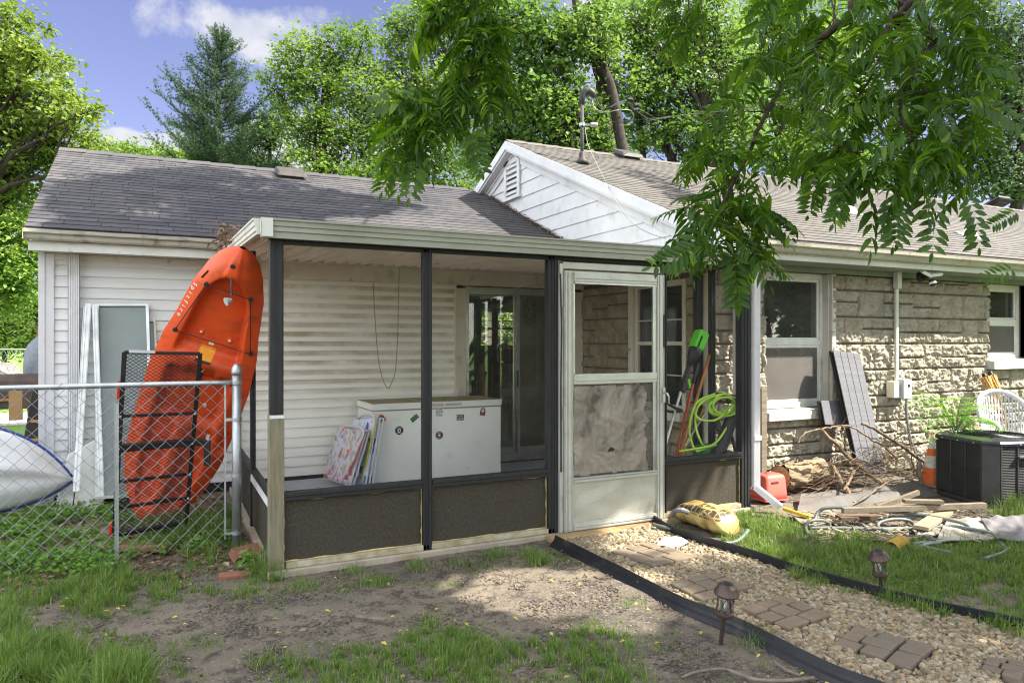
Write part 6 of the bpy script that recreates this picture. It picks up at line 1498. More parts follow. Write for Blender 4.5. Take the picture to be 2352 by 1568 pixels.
# log
la = onT(1792, 1112, 7.0); lb = onT(1882, 1106, 7.35); la.z = .17; lb.z = .17; lg = thing('log', 'short thick bark covered log lying beside the red stool', 'log', ((la.x + lb.x) / 2, (la.y + lb.y) / 2, .04))
P = []; d_, a1, b1 = frame_of(lb - la)
for i in range(30):
    row = []
    for j in range(40):
        t = 2 * math.pi * j / 40; n_ = float(fbm(i * .22, math.cos(t) * 5, math.sin(t) * 5, 4, 3)); r = .115 + .045 * (n_ - .5) + (.02 if mnoise.noise(Vector((math.cos(t) * 9, math.sin(t) * 9, i * .12))) > .1 else 0)
        row.append(la.lerp(lb, i / 29) + (a1 * math.cos(t) + b1 * math.sin(t)) * r)
    P.append(row)
MB().grid(P, closed=True).build('bark', mat('pale_log_bark', (.30, .22, .14), (.14, .10, .065), rough=.95, scale=9, stretch=(.5, 3, 3), bump=.01, bscale=20), lg, smooth=True)
m = MB(); m.lathe([(.115, 0), (.002, .004)], lb, 24, d_).lathe([(.115, 0), (.002, .004)], la, 24, -d_); m.build('cut_end', mat('cut_wood', (.40, .28, .15), (.25, .16, .08), rough=.9, scale=20), lg)
# low brick footing strip behind the stool
m = MB(); 
f0 = onZ(1795, 1140, .0)
for k in range(6): m.box(5.05 + k * .205, 5.05 + k * .205 + .198, 5.22, 5.32, -.01, .075)
tag(m.build('brick_edging', BRK, bevel=.004), 'low row of dark red bricks under the log along the wall', 'brick row')
# pile of twigs and branches
def branchlet(mb, p, d, L, r, rng, depth=0):
    n = max(4, int(L / .06)); pts = [Vector(p)]; rs = [r]; d = Vector(d).normalized()
    for k in range(n):
        d = (d + Vector((rng.uniform(-.22, .22), rng.uniform(-.22, .22), rng.uniform(-.2, .17)))).normalized(); q = pts[-1] + d * (L / n)
        if q.z < .03: q.z = .03 + rng.random() * .02; d.z = abs(d.z) * .3
        if q.y > 5.40: q.y = 5.40; d.y = -abs(d.y) * .3
        pts.append(q); rs.append(r * (1 - .75 * (k + 1) / n))
        if depth < 2 and rng.random() < .35 and k > 0: branchlet(mb, q, d + Vector((rng.uniform(-1, 1), rng.uniform(-1, 1), rng.uniform(-.6, .9))) * .8, L * rng.uniform(.25, .5), rs[-1] * .7, rng, depth + 1)
    mb.tube(pts, rs, 5)
rng = random.Random(12)
m = MB()
for k in range(330):
    u = rng.gauss(1985, 62); u = min(max(u, 1850), 2125); f = 1 - abs(u - 1985) / 190
    y = rng.uniform(4.75, 5.38); p = onY(u, 1000, y); z = rng.uniform(.06, .10 + .34 * max(f, .1)); a = rng.uniform(0, 6.28)
    branchlet(m, (p.x, y, z), (math.cos(a), math.sin(a) * .4, rng.uniform(-.25, .35)), rng.uniform(.12, .5), rng.uniform(.002, .0052), rng, 1)
o = m.build('twig_pile', TWIG); tag(o, 'heap of dry brush and twigs against the stone wall', 'brush pile', kind='stuff')
def limb(label, path, r0, r1, material, yy, seed, side=.3, n_side=8):
    rg = random.Random(seed); pts = spline([onY(u, v, y) for (u, v), y in zip(path, yy)], 5); m = MB(); N_ = len(pts); rs = [r0 + (r1 - r0) * i / (N_ - 1) for i in range(N_)]
    pts = [p + Vector((rg.uniform(-1, 1), rg.uniform(-1, 1), rg.uniform(-1, 1))) * .008 for p in pts]; m.tube(pts, rs, 8)
    for k in range(n_side):
        i = rg.randrange(2, N_ - 1); d = (pts[i] - pts[i - 1]).normalized(); branchlet(m, pts[i], d + Vector((rg.uniform(-1, 1), rg.uniform(-.6, .2), rg.uniform(-.4, 1))), side * rg.uniform(.4, 1), rs[i] * .45, rg, 1)
    return tag(m.build('dead_branch', material, smooth=True), label, 'branch', 'dead branches on the brush pile')
limb('pale thick dead branch slanting up from the brush heap to the left', [(1888, 1000 - 12), (1920, 1020), (1965, 1062), (2010, 1100), (2050, 1120)], .020, .018, TWIG, [4.85, 4.9, 4.95, 5.0, 5.0], 1, .25, 6)
limb('long dead branch running down right across the dark shutter', [(1980, 962 + 10), (2010, 985), (2050, 1010), (2100, 1045), (2150, 1082), (2200, 1125)], .014, .024, TWIGD, [4.75, 4.8, 4.85, 4.9, 4.85, 4.6], 2, .35, 9)
limb('thin arching dead branch tipping far left', [(1834, 1000 + 16), (1850, 995), (1888, 985), (1930, 978), (1965, 985), (2005, 1010), (2060, 1050)], .006, .011, TWIG, [4.8, 4.85, 4.9, 4.9, 4.9, 4.9, 4.9], 3, .2, 7)
limb('slim dead branch arching up in front of the conduit', [(2053, 952), (2075, 980), (2088, 1010), (2095, 1050), (2100, 1090)], .005, .009, TWIGD, [4.95] * 5, 4, .25, 6)
limb('stubby forked stick leaning at the left of the heap', [(1912, 1072), (1925, 1095), (1945, 1125), (1955, 1140)], .022, .026, TWIG, [4.9, 4.85, 4.75, 4.7], 5, .15, 3)
limb('dark crooked branch lying in front of the sheet metal', [(1930, 1175), (1990, 1140), (2030, 1112), (2070, 1098), (2120, 1112), (2160, 1120), (2200, 1118), (2215, 1148)], .008, .016, TWIGD, [4.5, 4.55, 4.6, 4.62, 4.6, 4.5, 4.4, 4.3], 6, .15, 5)
limb('thin crooked branch low over the scrap lumber', [(1990, 1190), (2060, 1178), (2130, 1165), (2200, 1172), (2260, 1185)], .007, .012, TWIGD, [4.2, 4.15, 4.1, 4.0, 3.9], 7, .12, 5)
limb('upright dark broken stick beside the traffic cone', [(2114, 1110), (2112, 1085), (2110, 1062)], .02, .022, TWIGD, [4.6, 4.6, 4.6], 8, .1, 1)
limb('short pale stick crossing the twig heap', [(1935, 1125), (1955, 1095), (1962, 1078)], .012, .014, TWIG, [4.7, 4.75, 4.8], 9, .1, 1)
# scrap: bent sheet, boards, panels
SHT = mat('grey_tar_sheet', (.085, .08, .076), (.14, .13, .12), rough=.8, scale=3, grime=(.10, .08, .07), gscale=3)
def sheet(name, label, cat, quad, th, material, wav=.012, group=None, seed=1):
    P = []; q = [Vector(p) for p in quad]
    for i in range(25):
        P.append([q[0].lerp(q[1], i / 24).lerp(q[3].lerp(q[2], i / 24), j / 12) + Vector((0, 0, wav * 2 * mnoise.noise(Vector((i * .17, j * .3, seed))))) for j in range(13)])
    o = MB().grid(P).build(name, material, smooth=False); s = o.modifiers.new('thick', 'SOLIDIFY'); s.thickness = th; return tag(o, label, cat, group)
sheet('roofing_sheet', 'long bent dark grey sheet lying in front of the brush heap', 'sheet', (onY(1840, 1133, 4.85), onY(2160, 1098, 4.75), onY(2210, 1150, 4.35), onY(1830, 1182, 4.45)), .006, SHT, .02)
sheet('roofing_sheet', 'smooth grey sheet at the lower right by the grass edge', 'sheet', (onZ(2252, 1190, .08), onZ(2352, 1180, .09), onZ(2380, 1238, .06), onZ(2290, 1238, .05)), .008, mat('lilac_grey_sheet', (.115, .105, .11), (.15, .138, .142), rough=.6, scale=4), .012, None, 4)
PEEL = mat('peeling_white_panel', (.33, .30, .255), (.24, .215, .175), rough=.8, scale=5, grime=(.17, .15, .13), gscale=5, glo=.52, ghi=.58)
sheet('peeling_panel', 'peeling white painted panel lying flat amid the scrap', 'panel', (onZ(2175, 1193, .07), onZ(2248, 1186, .07), onZ(2292, 1236, .045), onZ(2150, 1240, .04)), .01, PEEL, .006, None, 6)
sheet('peeling_panel', 'small cracked white panel piece left of the plank', 'panel', (onZ(2120, 1205, .05), onZ(2165, 1202, .05), onZ(2160, 1225, .04), onZ(2105, 1228, .04)), .008, PEEL, .006, None, 8)
sheet('peeling_panel', 'weathered pale hardboard lying flat near the downspout foot', 'panel', (onZ(1808, 1178, .03), onZ(1905, 1168, .04), onZ(1935, 1198, .03), onZ(1850, 1206, .02)), .006, mat('pale_mud_board', (.26, .215, .16), (.18, .145, .105), rough=.9, scale=5), .01, None, 9)
def plank(label, a, b, w, h, material=WOODG):
    return tag(MB().bar(a, b, w, h).build('scrap_plank', material, bevel=.003), label, 'plank', 'scrap planks by the air conditioner')
plank('long grey plank lying level across the scrap heap', onZ(1935, 1172, .14), onZ(2262, 1160, .16), .045, .045)
plank('short grey offcut resting above the long plank', onZ(2075, 1150, .20), onZ(2165, 1152, .20), .06, .03)
plank('wide pale plank lying diagonally beside the peeling panel', onZ(2190, 1163, .12), onZ(2115, 1212, .07), .11, .03, mat('pale_plank', (.28, .22, .145), (.22, .17, .11), rough=.85, scale=4, stretch=(1, 4, 1)))
plank('thin batten slanting left from the dark stick', onZ(2110, 1130, .22), onZ(2015, 1165, .12), .03, .04)
plank('flat pale batten under the crooked branch', onZ(2045, 1190, .06), onZ(2130, 1186, .07), .07, .03)
plank('dark board edge half buried near the hose loops', onZ(1925, 1190, .04), onZ(2010, 1186, .05), .10, .04, mat('dark_board', (.14, .10, .07), (.10, .07, .05), rough=.9))
plank('yellow painted pole lying behind the downspout foot', onZ(1800, 1168, .05), onZ(1862, 1188, .04), .028, .028, mat('yellow_pole2', (.60, .40, .04), rough=.6))
plank('thin bare stick continuing from the yellow pole', onZ(1862, 1188, .035), onZ(1990, 1215, .02), .016, .016)
m = MB(); rng = random.Random(5)
for k in range(420):
    c = onZ(rng.uniform(1850, 2290), rng.uniform(1165, 1238), rng.uniform(.01, .05)); a = rng.uniform(0, 6.3); L = rng.uniform(.02, .14); d = Vector((math.cos(a), math.sin(a), rng.uniform(-.1, .15))) * L
    m.bar(c, c + d, rng.uniform(.004, .02), rng.uniform(.003, .01))
tag(m.build('wood_debris', mat('wood_debris_mix', (.30, .24, .17), (.10, .08, .06), rough=.9, scale=2, lo=.45, hi=.55)), 'splinters and bark scraps scattered under the lumber', 'debris', kind='stuff')
# hoses on the ground
HG = mat('grey_green_hose', (.085, .10, .092), (.13, .15, .14), rough=.35, scale=5)
def hose(label, pts, z=.018, zs=None, r=.0135, g='grey garden hoses in the grass'):
    P = [onZ(u, v, (zs[i] if zs else z)) for i, (u, v) in enumerate(pts)]; return tag(MB().tube(spline(P, 8), r, 10).build('garden_hose', HG, smooth=True), label, 'hose', g)
hose('grey green garden hose looping through grass beside the scrap heap', [(1870, 1196), (1880, 1176), (1900, 1166), (1960, 1166), (2020, 1172), (2100, 1180), (2175, 1192), (2220, 1205), (2228, 1222), (2200, 1237), (2150, 1240), (2120, 1228), (2128, 1215), (2180, 1208), (2230, 1214), (2290, 1225)],
     zs=[.02, .08, .12, .13, .12, .10, .10, .08, .04, .03, .03, .03, .04, .06, .07, .05])
hose('small upright loop of grey hose left of the scrap planks', [(1855, 1225), (1850, 1208), (1862, 1196), (1885, 1194), (1903, 1200), (1907, 1212)], zs=[.0, .05, .09, .09, .06, .02])
hose('tight coil of grey hose under the plank ends', [(2050, 1222), (2020, 1212), (2020, 1200), (2050, 1192), (2085, 1194), (2100, 1206), (2095, 1217)], zs=[.02, .04, .07, .09, .08, .04, .02])
hose('straight grey hose run from the small loop to the right', [(1860, 1212), (1920, 1212), (2000, 1214), (2080, 1213), (2150, 1216), (2210, 1222)], z=.03)
hose('lowest grey hose arc reaching into the lawn', [(2105, 1262), (2125, 1250), (2160, 1246), (2100, 1248), (2150, 1262), (2185, 1268)], z=.025)
hose('grey hose curving out of the grass towards the front', [(2240, 1213), (2270, 1225), (2292, 1240), (2306, 1255), (2310, 1262)], z=.03)
hose('short grey hose end lying free in the lawn', [(2318, 1258), (2305, 1268), (2285, 1275), (2262, 1282)], z=.03)
hose('grey hose end coming from under the storm door past the yellow bag', [(1500, 1204), (1525, 1210), (1570, 1222), (1620, 1240), (1660, 1247), (1690, 1243), (1708, 1230), (1718, 1217)], zs=[.05, .05, .04, .03, .02, .02, .04, .06])
m = MB(); cc = onZ(2068, 1255, .0)
for k in range(16): m.tube([cc + Vector((-.1 + k * .014, .06 * math.cos(t * math.pi / 8) * -1 + k * .004, .05 * math.sin(t * math.pi / 8))) for t in range(9)], .0035, 5)
tag(m.build('coiled_tube', mat('amber_tube', (.45, .28, .05), rough=.4)), 'amber coiled plastic tube half hidden in the lawn', 'tube')
# yellow bag by the door
bc = onZ(1605, 1226, .0) + Vector((0.05, .12, 0)); YB = None
def bag_mat():
    m, nt, N, L, bs = _nodes('yellow_sack'); tc = N.new('ShaderNodeTexCoord'); n = N.new('ShaderNodeTexNoise'); n.inputs['Scale'].default_value = 5; n.inputs['Detail'].default_value = 8; L.new(tc.outputs['Object'], n.inputs[0])
    r = _ramp(N, .4, .62, (.46, .36, .13), (.28, .16, .05)); L.new(n.outputs[0], r.inputs[0])
    v = N.new('ShaderNodeTexVoronoi'); v.feature = 'DISTANCE_TO_EDGE'; v.inputs['Scale'].default_value = 19; v.inputs['Randomness'].default_value = .12; L.new(tc.outputs['Object'], v.inputs[0])
    g = N.new('ShaderNodeMath'); g.operation = 'GREATER_THAN'; g.inputs[1].default_value = .07; L.new(v.outputs['Distance'], g.inputs[0])
    sp = N.new('ShaderNodeSeparateXYZ'); L.new(tc.outputs['Object'], sp.inputs[0]); a = N.new('ShaderNodeMath'); a.operation = 'LESS_THAN'; a.inputs[1].default_value = -.045
    ad = N.new('ShaderNodeMath'); ad.operation = 'MULTIPLY_ADD'; ad.inputs[1].default_value = .3; L.new(sp.outputs[1], ad.inputs[0]); L.new(sp.outputs[0], ad.inputs[2]); L.new(ad.outputs[0], a.inputs[0])
    z = N.new('ShaderNodeMath'); z.operation = 'GREATER_THAN'; z.inputs[1].default_value = .12; L.new(sp.outputs[2], z.inputs[0])
    mu = N.new('ShaderNodeMath'); mu.operation = 'MULTIPLY'; L.new(g.outputs[0], mu.inputs[0]); L.new(a.outputs[0], mu.inputs[1]); m2 = N.new('ShaderNodeMath'); m2.operation = 'MULTIPLY'; L.new(mu.outputs[0], m2.inputs[0]); L.new(z.outputs[0], m2.inputs[1])
    x = N.new('ShaderNodeMix'); x.data_type = 'RGBA'; L.new(m2.outputs[0], x.inputs[0]); L.new(r.outputs[0], x.inputs[6]); x.inputs[7].default_value = (.07, .055, .04, 1)
    L.new(x.outputs[2], bs.inputs[0]); bs.inputs['Roughness'].default_value = .35; b = N.new('ShaderNodeBump'); b.inputs['Distance'].default_value = .008; L.new(n.outputs[0], b.inputs['Height']); L.new(b.outputs[0], bs.inputs['Normal']); return m
P = []; bx_ = (onZ(1665, 1232, 0) - onZ(1550, 1188, 0)); bxl = bx_.length; bx_.normalize(); by_ = Vector((-bx_.y, bx_.x, 0)); b0 = onZ(1550, 1188, 0) + by_ * .06
for i in range(41):
    s = i / 40; row = []; w = .12 * (1 - abs(2 * s - 1) ** 7) ** .5 + .012; h = .175 * (1 - abs(2 * s - 1) ** 4) ** .6 * (.85 + .25 * s) + .012
    for j in range(28):
        t = 2 * math.pi * j / 28; cx_, sz_ = math.cos(t), math.sin(t); k = .75 if True else 1
        x_ = math.copysign(abs(cx_) ** k, cx_); z_ = math.copysign(abs(sz_) ** k, sz_); wr = .014 * mnoise.noise(Vector((s * 9, cx_ * 2.5, sz_ * 2.5))) + .006 * mnoise.noise(Vector((s * 26, cx_ * 7, sz_ * 7)))
        row.append(b0 + bx_ * (bxl * s * 1.02) + by_ * (w + wr) * x_ + Vector((0, 0, (h / 2 + wr) * z_ + h / 2)))
    P.append(row)
tag(MB().grid(P, closed=True).build('yellow_sack', bag_mat(), smooth=True), 'rumpled yellow plastic sack with brown hexagons by the storm door', 'sack')
tag(MB().tube(spline([onZ(1545, 1180, .1), onZ(1552, 1172, .15), onZ(1568, 1171, .16), onZ(1580, 1176, .13)]), [.02] * 24 + [.012], 8).build('dark_bag_top', mat('grey_poly', (.14, .14, .15), rough=.4)), 'small grey plastic scrap poking up behind the yellow sack', 'scrap')
wl = onZ(1545, 1247, .03)
m = MB(); P = []
for i in range(9):
    r = i / 8; P.append([wl + Vector((.11 * r * math.cos(t * math.pi / 12) * (1.25), .075 * r * math.sin(t * math.pi / 12), .045 * (1 - r ** 2) + .008 * math.sin(t) * r)) for t in range(24)])
tag(MB().grid(P, closed=True).build('cracked_lid', WHITE, smooth=True), 'small cracked white plastic lid on the gravel by the door', 'lid')
dk_ = onZ(1320, 1225, .0); 
tag(MB().box(dk_.x - .28, dk_.x + .35, 4.64, 4.77, -.03, .03).build('door_step', mat('rusty_concrete', (.34, .24, .13), (.26, .17, .08), rough=.9, scale=6, bump=.003), bevel=.01), 'low rust stained concrete step under the storm door', 'step')
tag(MB().box(3.20, 3.70, 4.70, 4.77, -.03, .028).build('door_step', mat('damp_board', (.25, .15, .07), (.2, .1, .05), rough=.9, scale=6), bevel=.006), 'brown stained board right of the concrete step', 'step')
# white garden chair behind the AC
PC = mat('white_plastic_chair', (.50, .51, .54), (.44, .45, .48), rough=.4, scale=3, grime=(.25, .25, .25), gscale=6, glo=.6)
gc_ = onT(2300, 980, 7.75); gx, gy = gc_.x + .1, gc_.y; gcH = thing('garden_chair', 'white plastic garden chair behind the air conditioner', 'chair', (gx, gy, 0))
m = MB(); P = []
# back shell: arched rim with slats, turned three quarters
yaw = R(-22)
def G(x, y, z): return Vector((gx + x * math.cos(yaw) - y * math.sin(yaw), gy + x * math.sin(yaw) + y * math.cos(yaw), z))
rim_ = []
for k in range(25):
    a = math.pi * k / 24; rim_.append(G(-.30 * math.cos(a), .20 * math.sin(a) ** .8 * 1.0 - .02, .62 + .33 * math.sin(a) ** .7))
MB().tube(rim_, .026, 10).build('back_rim', PC, gcH, smooth=True)
m = MB()
for k in range(3, 22):
    p = rim_[k]; a = math.pi * k / 24; q = G(-.24 * math.cos(a), .14 * math.sin(a), .43); m.bar(p, q, .022, .006, Vector((0, -1, .2)))
m.build('back_slats', PC, gcH)
P = [[G(-.25 + .5 * i / 12, -.26 + .44 * j / 10, .42 + .015 * math.sin(j * .7) - .015 * math.sin(math.pi * i / 12)) for j in range(11)] for i in range(13)]
o = MB().grid(P).build('seat', PC, gcH, smooth=True); s_ = o.modifiers.new('thick', 'SOLIDIFY'); s_.thickness = .012
for sx_ in (-1, 1):
    MB().bar(G(sx_ * .24, -.26, .42), G(sx_ * .29, -.30, 0), .05, .04).build('leg', PC, gcH, bevel=.006); MB().bar(G(sx_ * .22, .16, .42), G(sx_ * .27, .27, 0), .05, .04).build('leg', PC, gcH, bevel=.006)
    MB().tube(spline([rim_[1] if sx_ < 0 else rim_[-2], G(sx_ * .31, -.05, .64), G(sx_ * .30, -.24, .62), G(sx_ * .27, -.28, .42)]), .024, 8).build('armrest', PC, gcH, smooth=True)
# tiki torches
for lab, u0, v0, u1, v1 in (('woven bamboo torch leaning left on the wall under the far window', 2258, 866, 2285, 925), ('woven bamboo torch leaning beside its twin, the one on the right', 2272, 862, 2298, 925)):
    a = onY(u0, v0, 5.33); b = onY(u1, v1, 5.22); t = thing('bamboo_torch', lab, 'garden torch', (b.x + .3, 5.1, 0), 'bamboo torches leaning on the wall'); BM = mat('bamboo_weave', (.45, .28, .09), (.22, .12, .04), rough=.6, scale=40, lo=.45, hi=.55) if 'BM' not in globals() else BM
    a = a + Vector((.04, 0, 0)); m = MB(); m.lathe([(.052, 0), (.056, .04), (.044, .16), (.03, .28), (.016, .34)], a, 12, b - a).build('woven_head', BM, t)
    m = MB()
    for k in range(12):
        aa = k * math.pi / 6; d_, p1, p2 = frame_of(b - a); m.tube([a + d_ * .0 + (p1 * math.cos(aa) + p2 * math.sin(aa)) * .056, a + d_ * .17 + (p1 * math.cos(aa + .5) + p2 * math.sin(aa + .5)) * .046, a + d_ * .33 + (p1 * math.cos(aa + 1) + p2 * math.sin(aa + 1)) * .02], .005, 4)
    m.build('cane_ribs', mat('cane', (.55, .36, .13), rough=.5), t); MB().lathe([(.022, 0), (.03, .01), (.02, .05)], a, 12, a - b).build('wick_cup', SB, t)
    d_ = (b - a).normalized(); MB().tube([a + d_ * .33, a + d_ * ((a.z - .02) / -d_.z)], .012, 8).build('cane_pole', BM, t)

# ============================================================ PATH: edging, lamps, pavers, gravel
EDG = mat('black_edging', (.006, .0065, .009), (.013, .014, .018), spec=.35, rough=.5, scale=5, bump=.002, bscale=30, grime=(.07, .06, .05), gscale=8, glo=.6, ghi=.8)
def edging(label, path, h, flange, side, n=8):
    P = spline([onZ(u, v, 0) for u, v in path], n); m = MB(); rows = []
    for i, p in enumerate(P):
        d = (P[min(i + 1, len(P) - 1)] - P[max(i - 1, 0)]).normalized(); nn = Vector((-d.y, d.x, 0)) * side; w = .008 * mnoise.noise(p * 3); p = p + nn * w
        hh = h * (1 + .10 * mnoise.noise(p * 1.7)); gz = float(ground_z(p.x, p.y))
        lean_ = nn * (-.01 + .012 * mnoise.noise(p * 2.3))
        prof = [(lean_ * 1, hh), (lean_ + nn * .010, hh + .004), (lean_ * .6 + nn * .013, hh * .6), (nn * .016, .022), (nn * (.016 + flange * .5), .012 + .006 * mnoise.noise(p * 5)), (nn * (.016 + flange), -.012), (nn * (.01 + flange), -.03), (nn * 0, -.03)]
        rows.append([p + a + Vector((0, 0, b)) for a, b in prof])
    return tag(MB().grid(rows, closed=True).build('path_edging', EDG, smooth=False), label, 'edging', None)
edging('black plastic edging along the near side of the gravel path', PATH_L, .058, .03, -1)
edging('black plastic edging between gravel path and lawn', PATH_R, .075, .01, 1)
def solar_lamp(label, foot, top, ang):
    foot = Vector(foot); t = thing('path_light', label, 'path light', foot, 'bronze solar path lights'); ax = (Vector(top) - foot); H = ax.length; ax.normalize()
    BR2 = mat('brown_bronze', (.06, .04, .035), (.09, .065, .055), rough=.4, metal=.5, scale=10) if 'BR2' not in globals() else globals()['BR2']; globals()['BR2'] = BR2
    GC = mat('clear_lamp_glass', (.5, .5, .48), rough=.1) ; gl_ = GLASS
    k = H / .33
    MB().lathe([(.002, -.06), (.011 * k, .02), (.011 * k, .155 * k)], foot, 12, ax).build('stake', BR2, t, smooth=False)
    MB().lathe([(.012 * k, .150 * k), (.040 * k, .158 * k), (.047 * k, .168 * k), (.046 * k, .180 * k), (.036 * k, .186 * k)], foot, 24, ax).build('base_ring', BR2, t, smooth=False)
    MB().lathe([(.034 * k, .186 * k), (.036 * k, .20 * k), (.036 * k, .27 * k)], foot, 20, ax, cap=False).build('glass_tube', gl_, t, smooth=True)
    MB().lathe([(.012 * k, .186 * k), (.016 * k, .19 * k), (.008 * k, .205 * k), (.004 * k, .27 * k)], foot, 12, ax).build('lamp_core', mat('lamp_core', (.5, .5, .5), rough=.2, metal=.5), t, smooth=True)
    _, p1, p2 = frame_of(ax, Vector((0, 1, 0))); m = MB()
    for q in range(6):
        for sg in (1, -1):
            pts = []
            for j in range(9):
                aa = q * math.pi / 3 + sg * .5 * math.sin(math.pi * j / 8); z = (.186 + .084 * j / 8) * k; pts.append(foot + ax * z + (p1 * math.cos(aa) + p2 * math.sin(aa)) * .040 * k)
            m.tube(pts, .0019 * k, 5)
    m.build('wire_cage', BR2, t)
    MB().lathe([(.036 * k, .268 * k), (.062 * k, .276 * k), (.064 * k, .284 * k), (.052 * k, .306 * k), (.047 * k, .318 * k), (.030 * k, .330 * k), (.002, .331 * k)], foot, 28, ax).build('cap', BR2, t, smooth=False)
    MB().lathe([(.022 * k, .3315 * k), (.022 * k, .333 * k)], foot, 4, ax).build('solar_cell', SB, t)
f1 = onZ(1655, 1478, -.01); solar_lamp('bronze path light tilted left in the soil outside the near edging', f1, onT(1671, 1340, 3.52), 0)
f2 = onZ(2026, 1372, 0); solar_lamp('bronze path light upright in the grass beyond the gravel path', f2, onT(2017, 1264, 4.14), 0)
# pavers
PAV = [mat('paver_grey_brown', (.19, .145, .10), (.14, .108, .078), rough=.9, scale=4, bump=.004, bscale=45, grime=(.30, .24, .16), gscale=3.5, glo=.5, ghi=.8),
       mat('paver_dark', (.135, .108, .08), (.175, .14, .105), rough=.9, scale=5, bump=.004, bscale=45, grime=(.04, .035, .03), gscale=5, glo=.58, ghi=.7)]
CL = [((1400, 1262), (1495, 1243), (1602, 1277), (1500, 1299), 'in the patch nearest the storm door', 0),
      ((1537, 1337), (1640, 1309), (1728, 1347), (1612, 1378), 'in the second patch from the door', 0),
      ((1698, 1393), (1798, 1365), (1912, 1410), (1815, 1444), 'in the patch right behind the tilted path light', 0),
      ((1912, 1474), (1962, 1433), (2150, 1483), (2090, 1532), 'in the second patch from the bottom right corner', 1),
      ((2250, 1530), (2268, 1503), (2420, 1530), (2400, 1570), 'in the patch cut by the bottom right picture corner', 1)]
lay = [(0, .33, 0, .34), (.34, .67, 0, .34), (.68, 1, 0, .5), (0, .25, .35, .70), (.26, .67, .35, .70), (.68, 1, .51, 1), (0, .33, .71, 1), (.34, .67, .71, 1)]
rng = random.Random(9); PAVQ = []
for ci, (a, b, c, d, lab, mi) in enumerate(CL):
    Q = [onZ(*p, .03) for p in (a, b, c, d)]; PAVQ.append([(q.x, q.y) for q in Q]); row_ = []
    for k, (s0, s1, t0, t1) in enumerate(lay):
        if ci == 4 and s0 > .5: continue
        def bp(s, t): return Q[0].lerp(Q[1], t).lerp(Q[3].lerp(Q[2], t), s)
        g = .012; P = [bp(s0 + g, t0 + g), bp(s1 - g, t0 + g), bp(s1 - g, t1 - g), bp(s0 + g, t1 - g)]; j = Vector((rng.uniform(-.004, .004), rng.uniform(-.004, .004), rng.uniform(-.004, .006)))
        cc = sum(P, Vector()) / 4; R_ = Matrix.Rotation(rng.uniform(-.04, .04), 3, 'Z'); P = [cc + R_ @ (p - cc) + j + Vector((0, 0, rng.uniform(-.002, .003))) for p in P]
        Z_ = Vector((0, 0, .06)); pts = [p - Z_ for p in P] + P
        if (P[1] - P[0]).cross(P[3] - P[0]).z < 0: pts = [pts[0], pts[3], pts[2], pts[1], pts[4], pts[7], pts[6], pts[5]]
        o = MB().hexa(pts).build('paving_brick', PAV[mi if rng.random() < .65 else 1 - mi], bevel=.007); row_.append((to_uv([tuple(cc)])[0][0], o))
    row_.sort(key=lambda r: r[0]); ords = ['leftmost', 'second from the left', 'third from the left', 'fourth from the left', 'fourth from the right', 'third from the right', 'second from the right', 'rightmost']
    if len(row_) < 8: ords = ords[:len(row_) - 1] + ['rightmost']
    if len(row_) == 6: ords = ['leftmost', 'second from the left', 'third from the left', 'third from the right', 'second from the right', 'rightmost']
    for (q_, o), w_ in zip(row_, ords): tag(o, 'paving brick %s %s' % (w_, lab), 'paving brick', 'paving bricks ' + lab)
# gravel stones
ico = None
def ico_base(sub):
    import bmesh
    bm = bmesh.new(); bmesh.ops.create_icosphere(bm, subdivisions=sub, radius=1.0); v = np.array([x.co[:] for x in bm.verts]); f = np.array([[y.index for y in x.verts] for x in bm.faces]); bm.free(); return v, f
IV, IF = ico_base(2)
def stones(name, centers, sizes, material, flat=.65, seed=1, rough=.35):
    rg = np.random.default_rng(seed); V = []; F = []; nb = 14; protos = []
    for k in range(nb):
        n_ = fbm(IV[:, 0] * 1.1 + k * 9, IV[:, 1] * 1.1, IV[:, 2] * 1.1, 2, k); v = IV * (1 + rough * 2.0 * (n_ - .5))[:, None]
        for _ in range(5):      # chop facets
            d = rg.normal(size=3); d /= np.linalg.norm(d); h = rg.uniform(.5, .8); s = v @ d; v = v - np.outer(np.clip(s - h, 0, None), d)
        protos.append(v * np.array([1, rg.uniform(.6, .85), 1]))
    for i, (c, s) in enumerate(zip(centers, sizes)):
        a, b = rg.uniform(0, 6.28), rg.uniform(-.5, .5); ca_, sa_, cb_, sb_ = math.cos(a), math.sin(a), math.cos(b), math.sin(b)
        M_ = np.array([[ca_, -sa_, 0], [sa_, ca_, 0], [0, 0, 1]]) @ np.array([[1, 0, 0], [0, cb_, -sb_], [0, sb_, cb_]])
        v = protos[rg.integers(nb)] * np.array([1, 1, flat]); V.append((v @ M_.T) * s + c); F.append(IF + i * len(IV))
    return np_mesh(name, np.concatenate(V), [np.concatenate(F)], material)
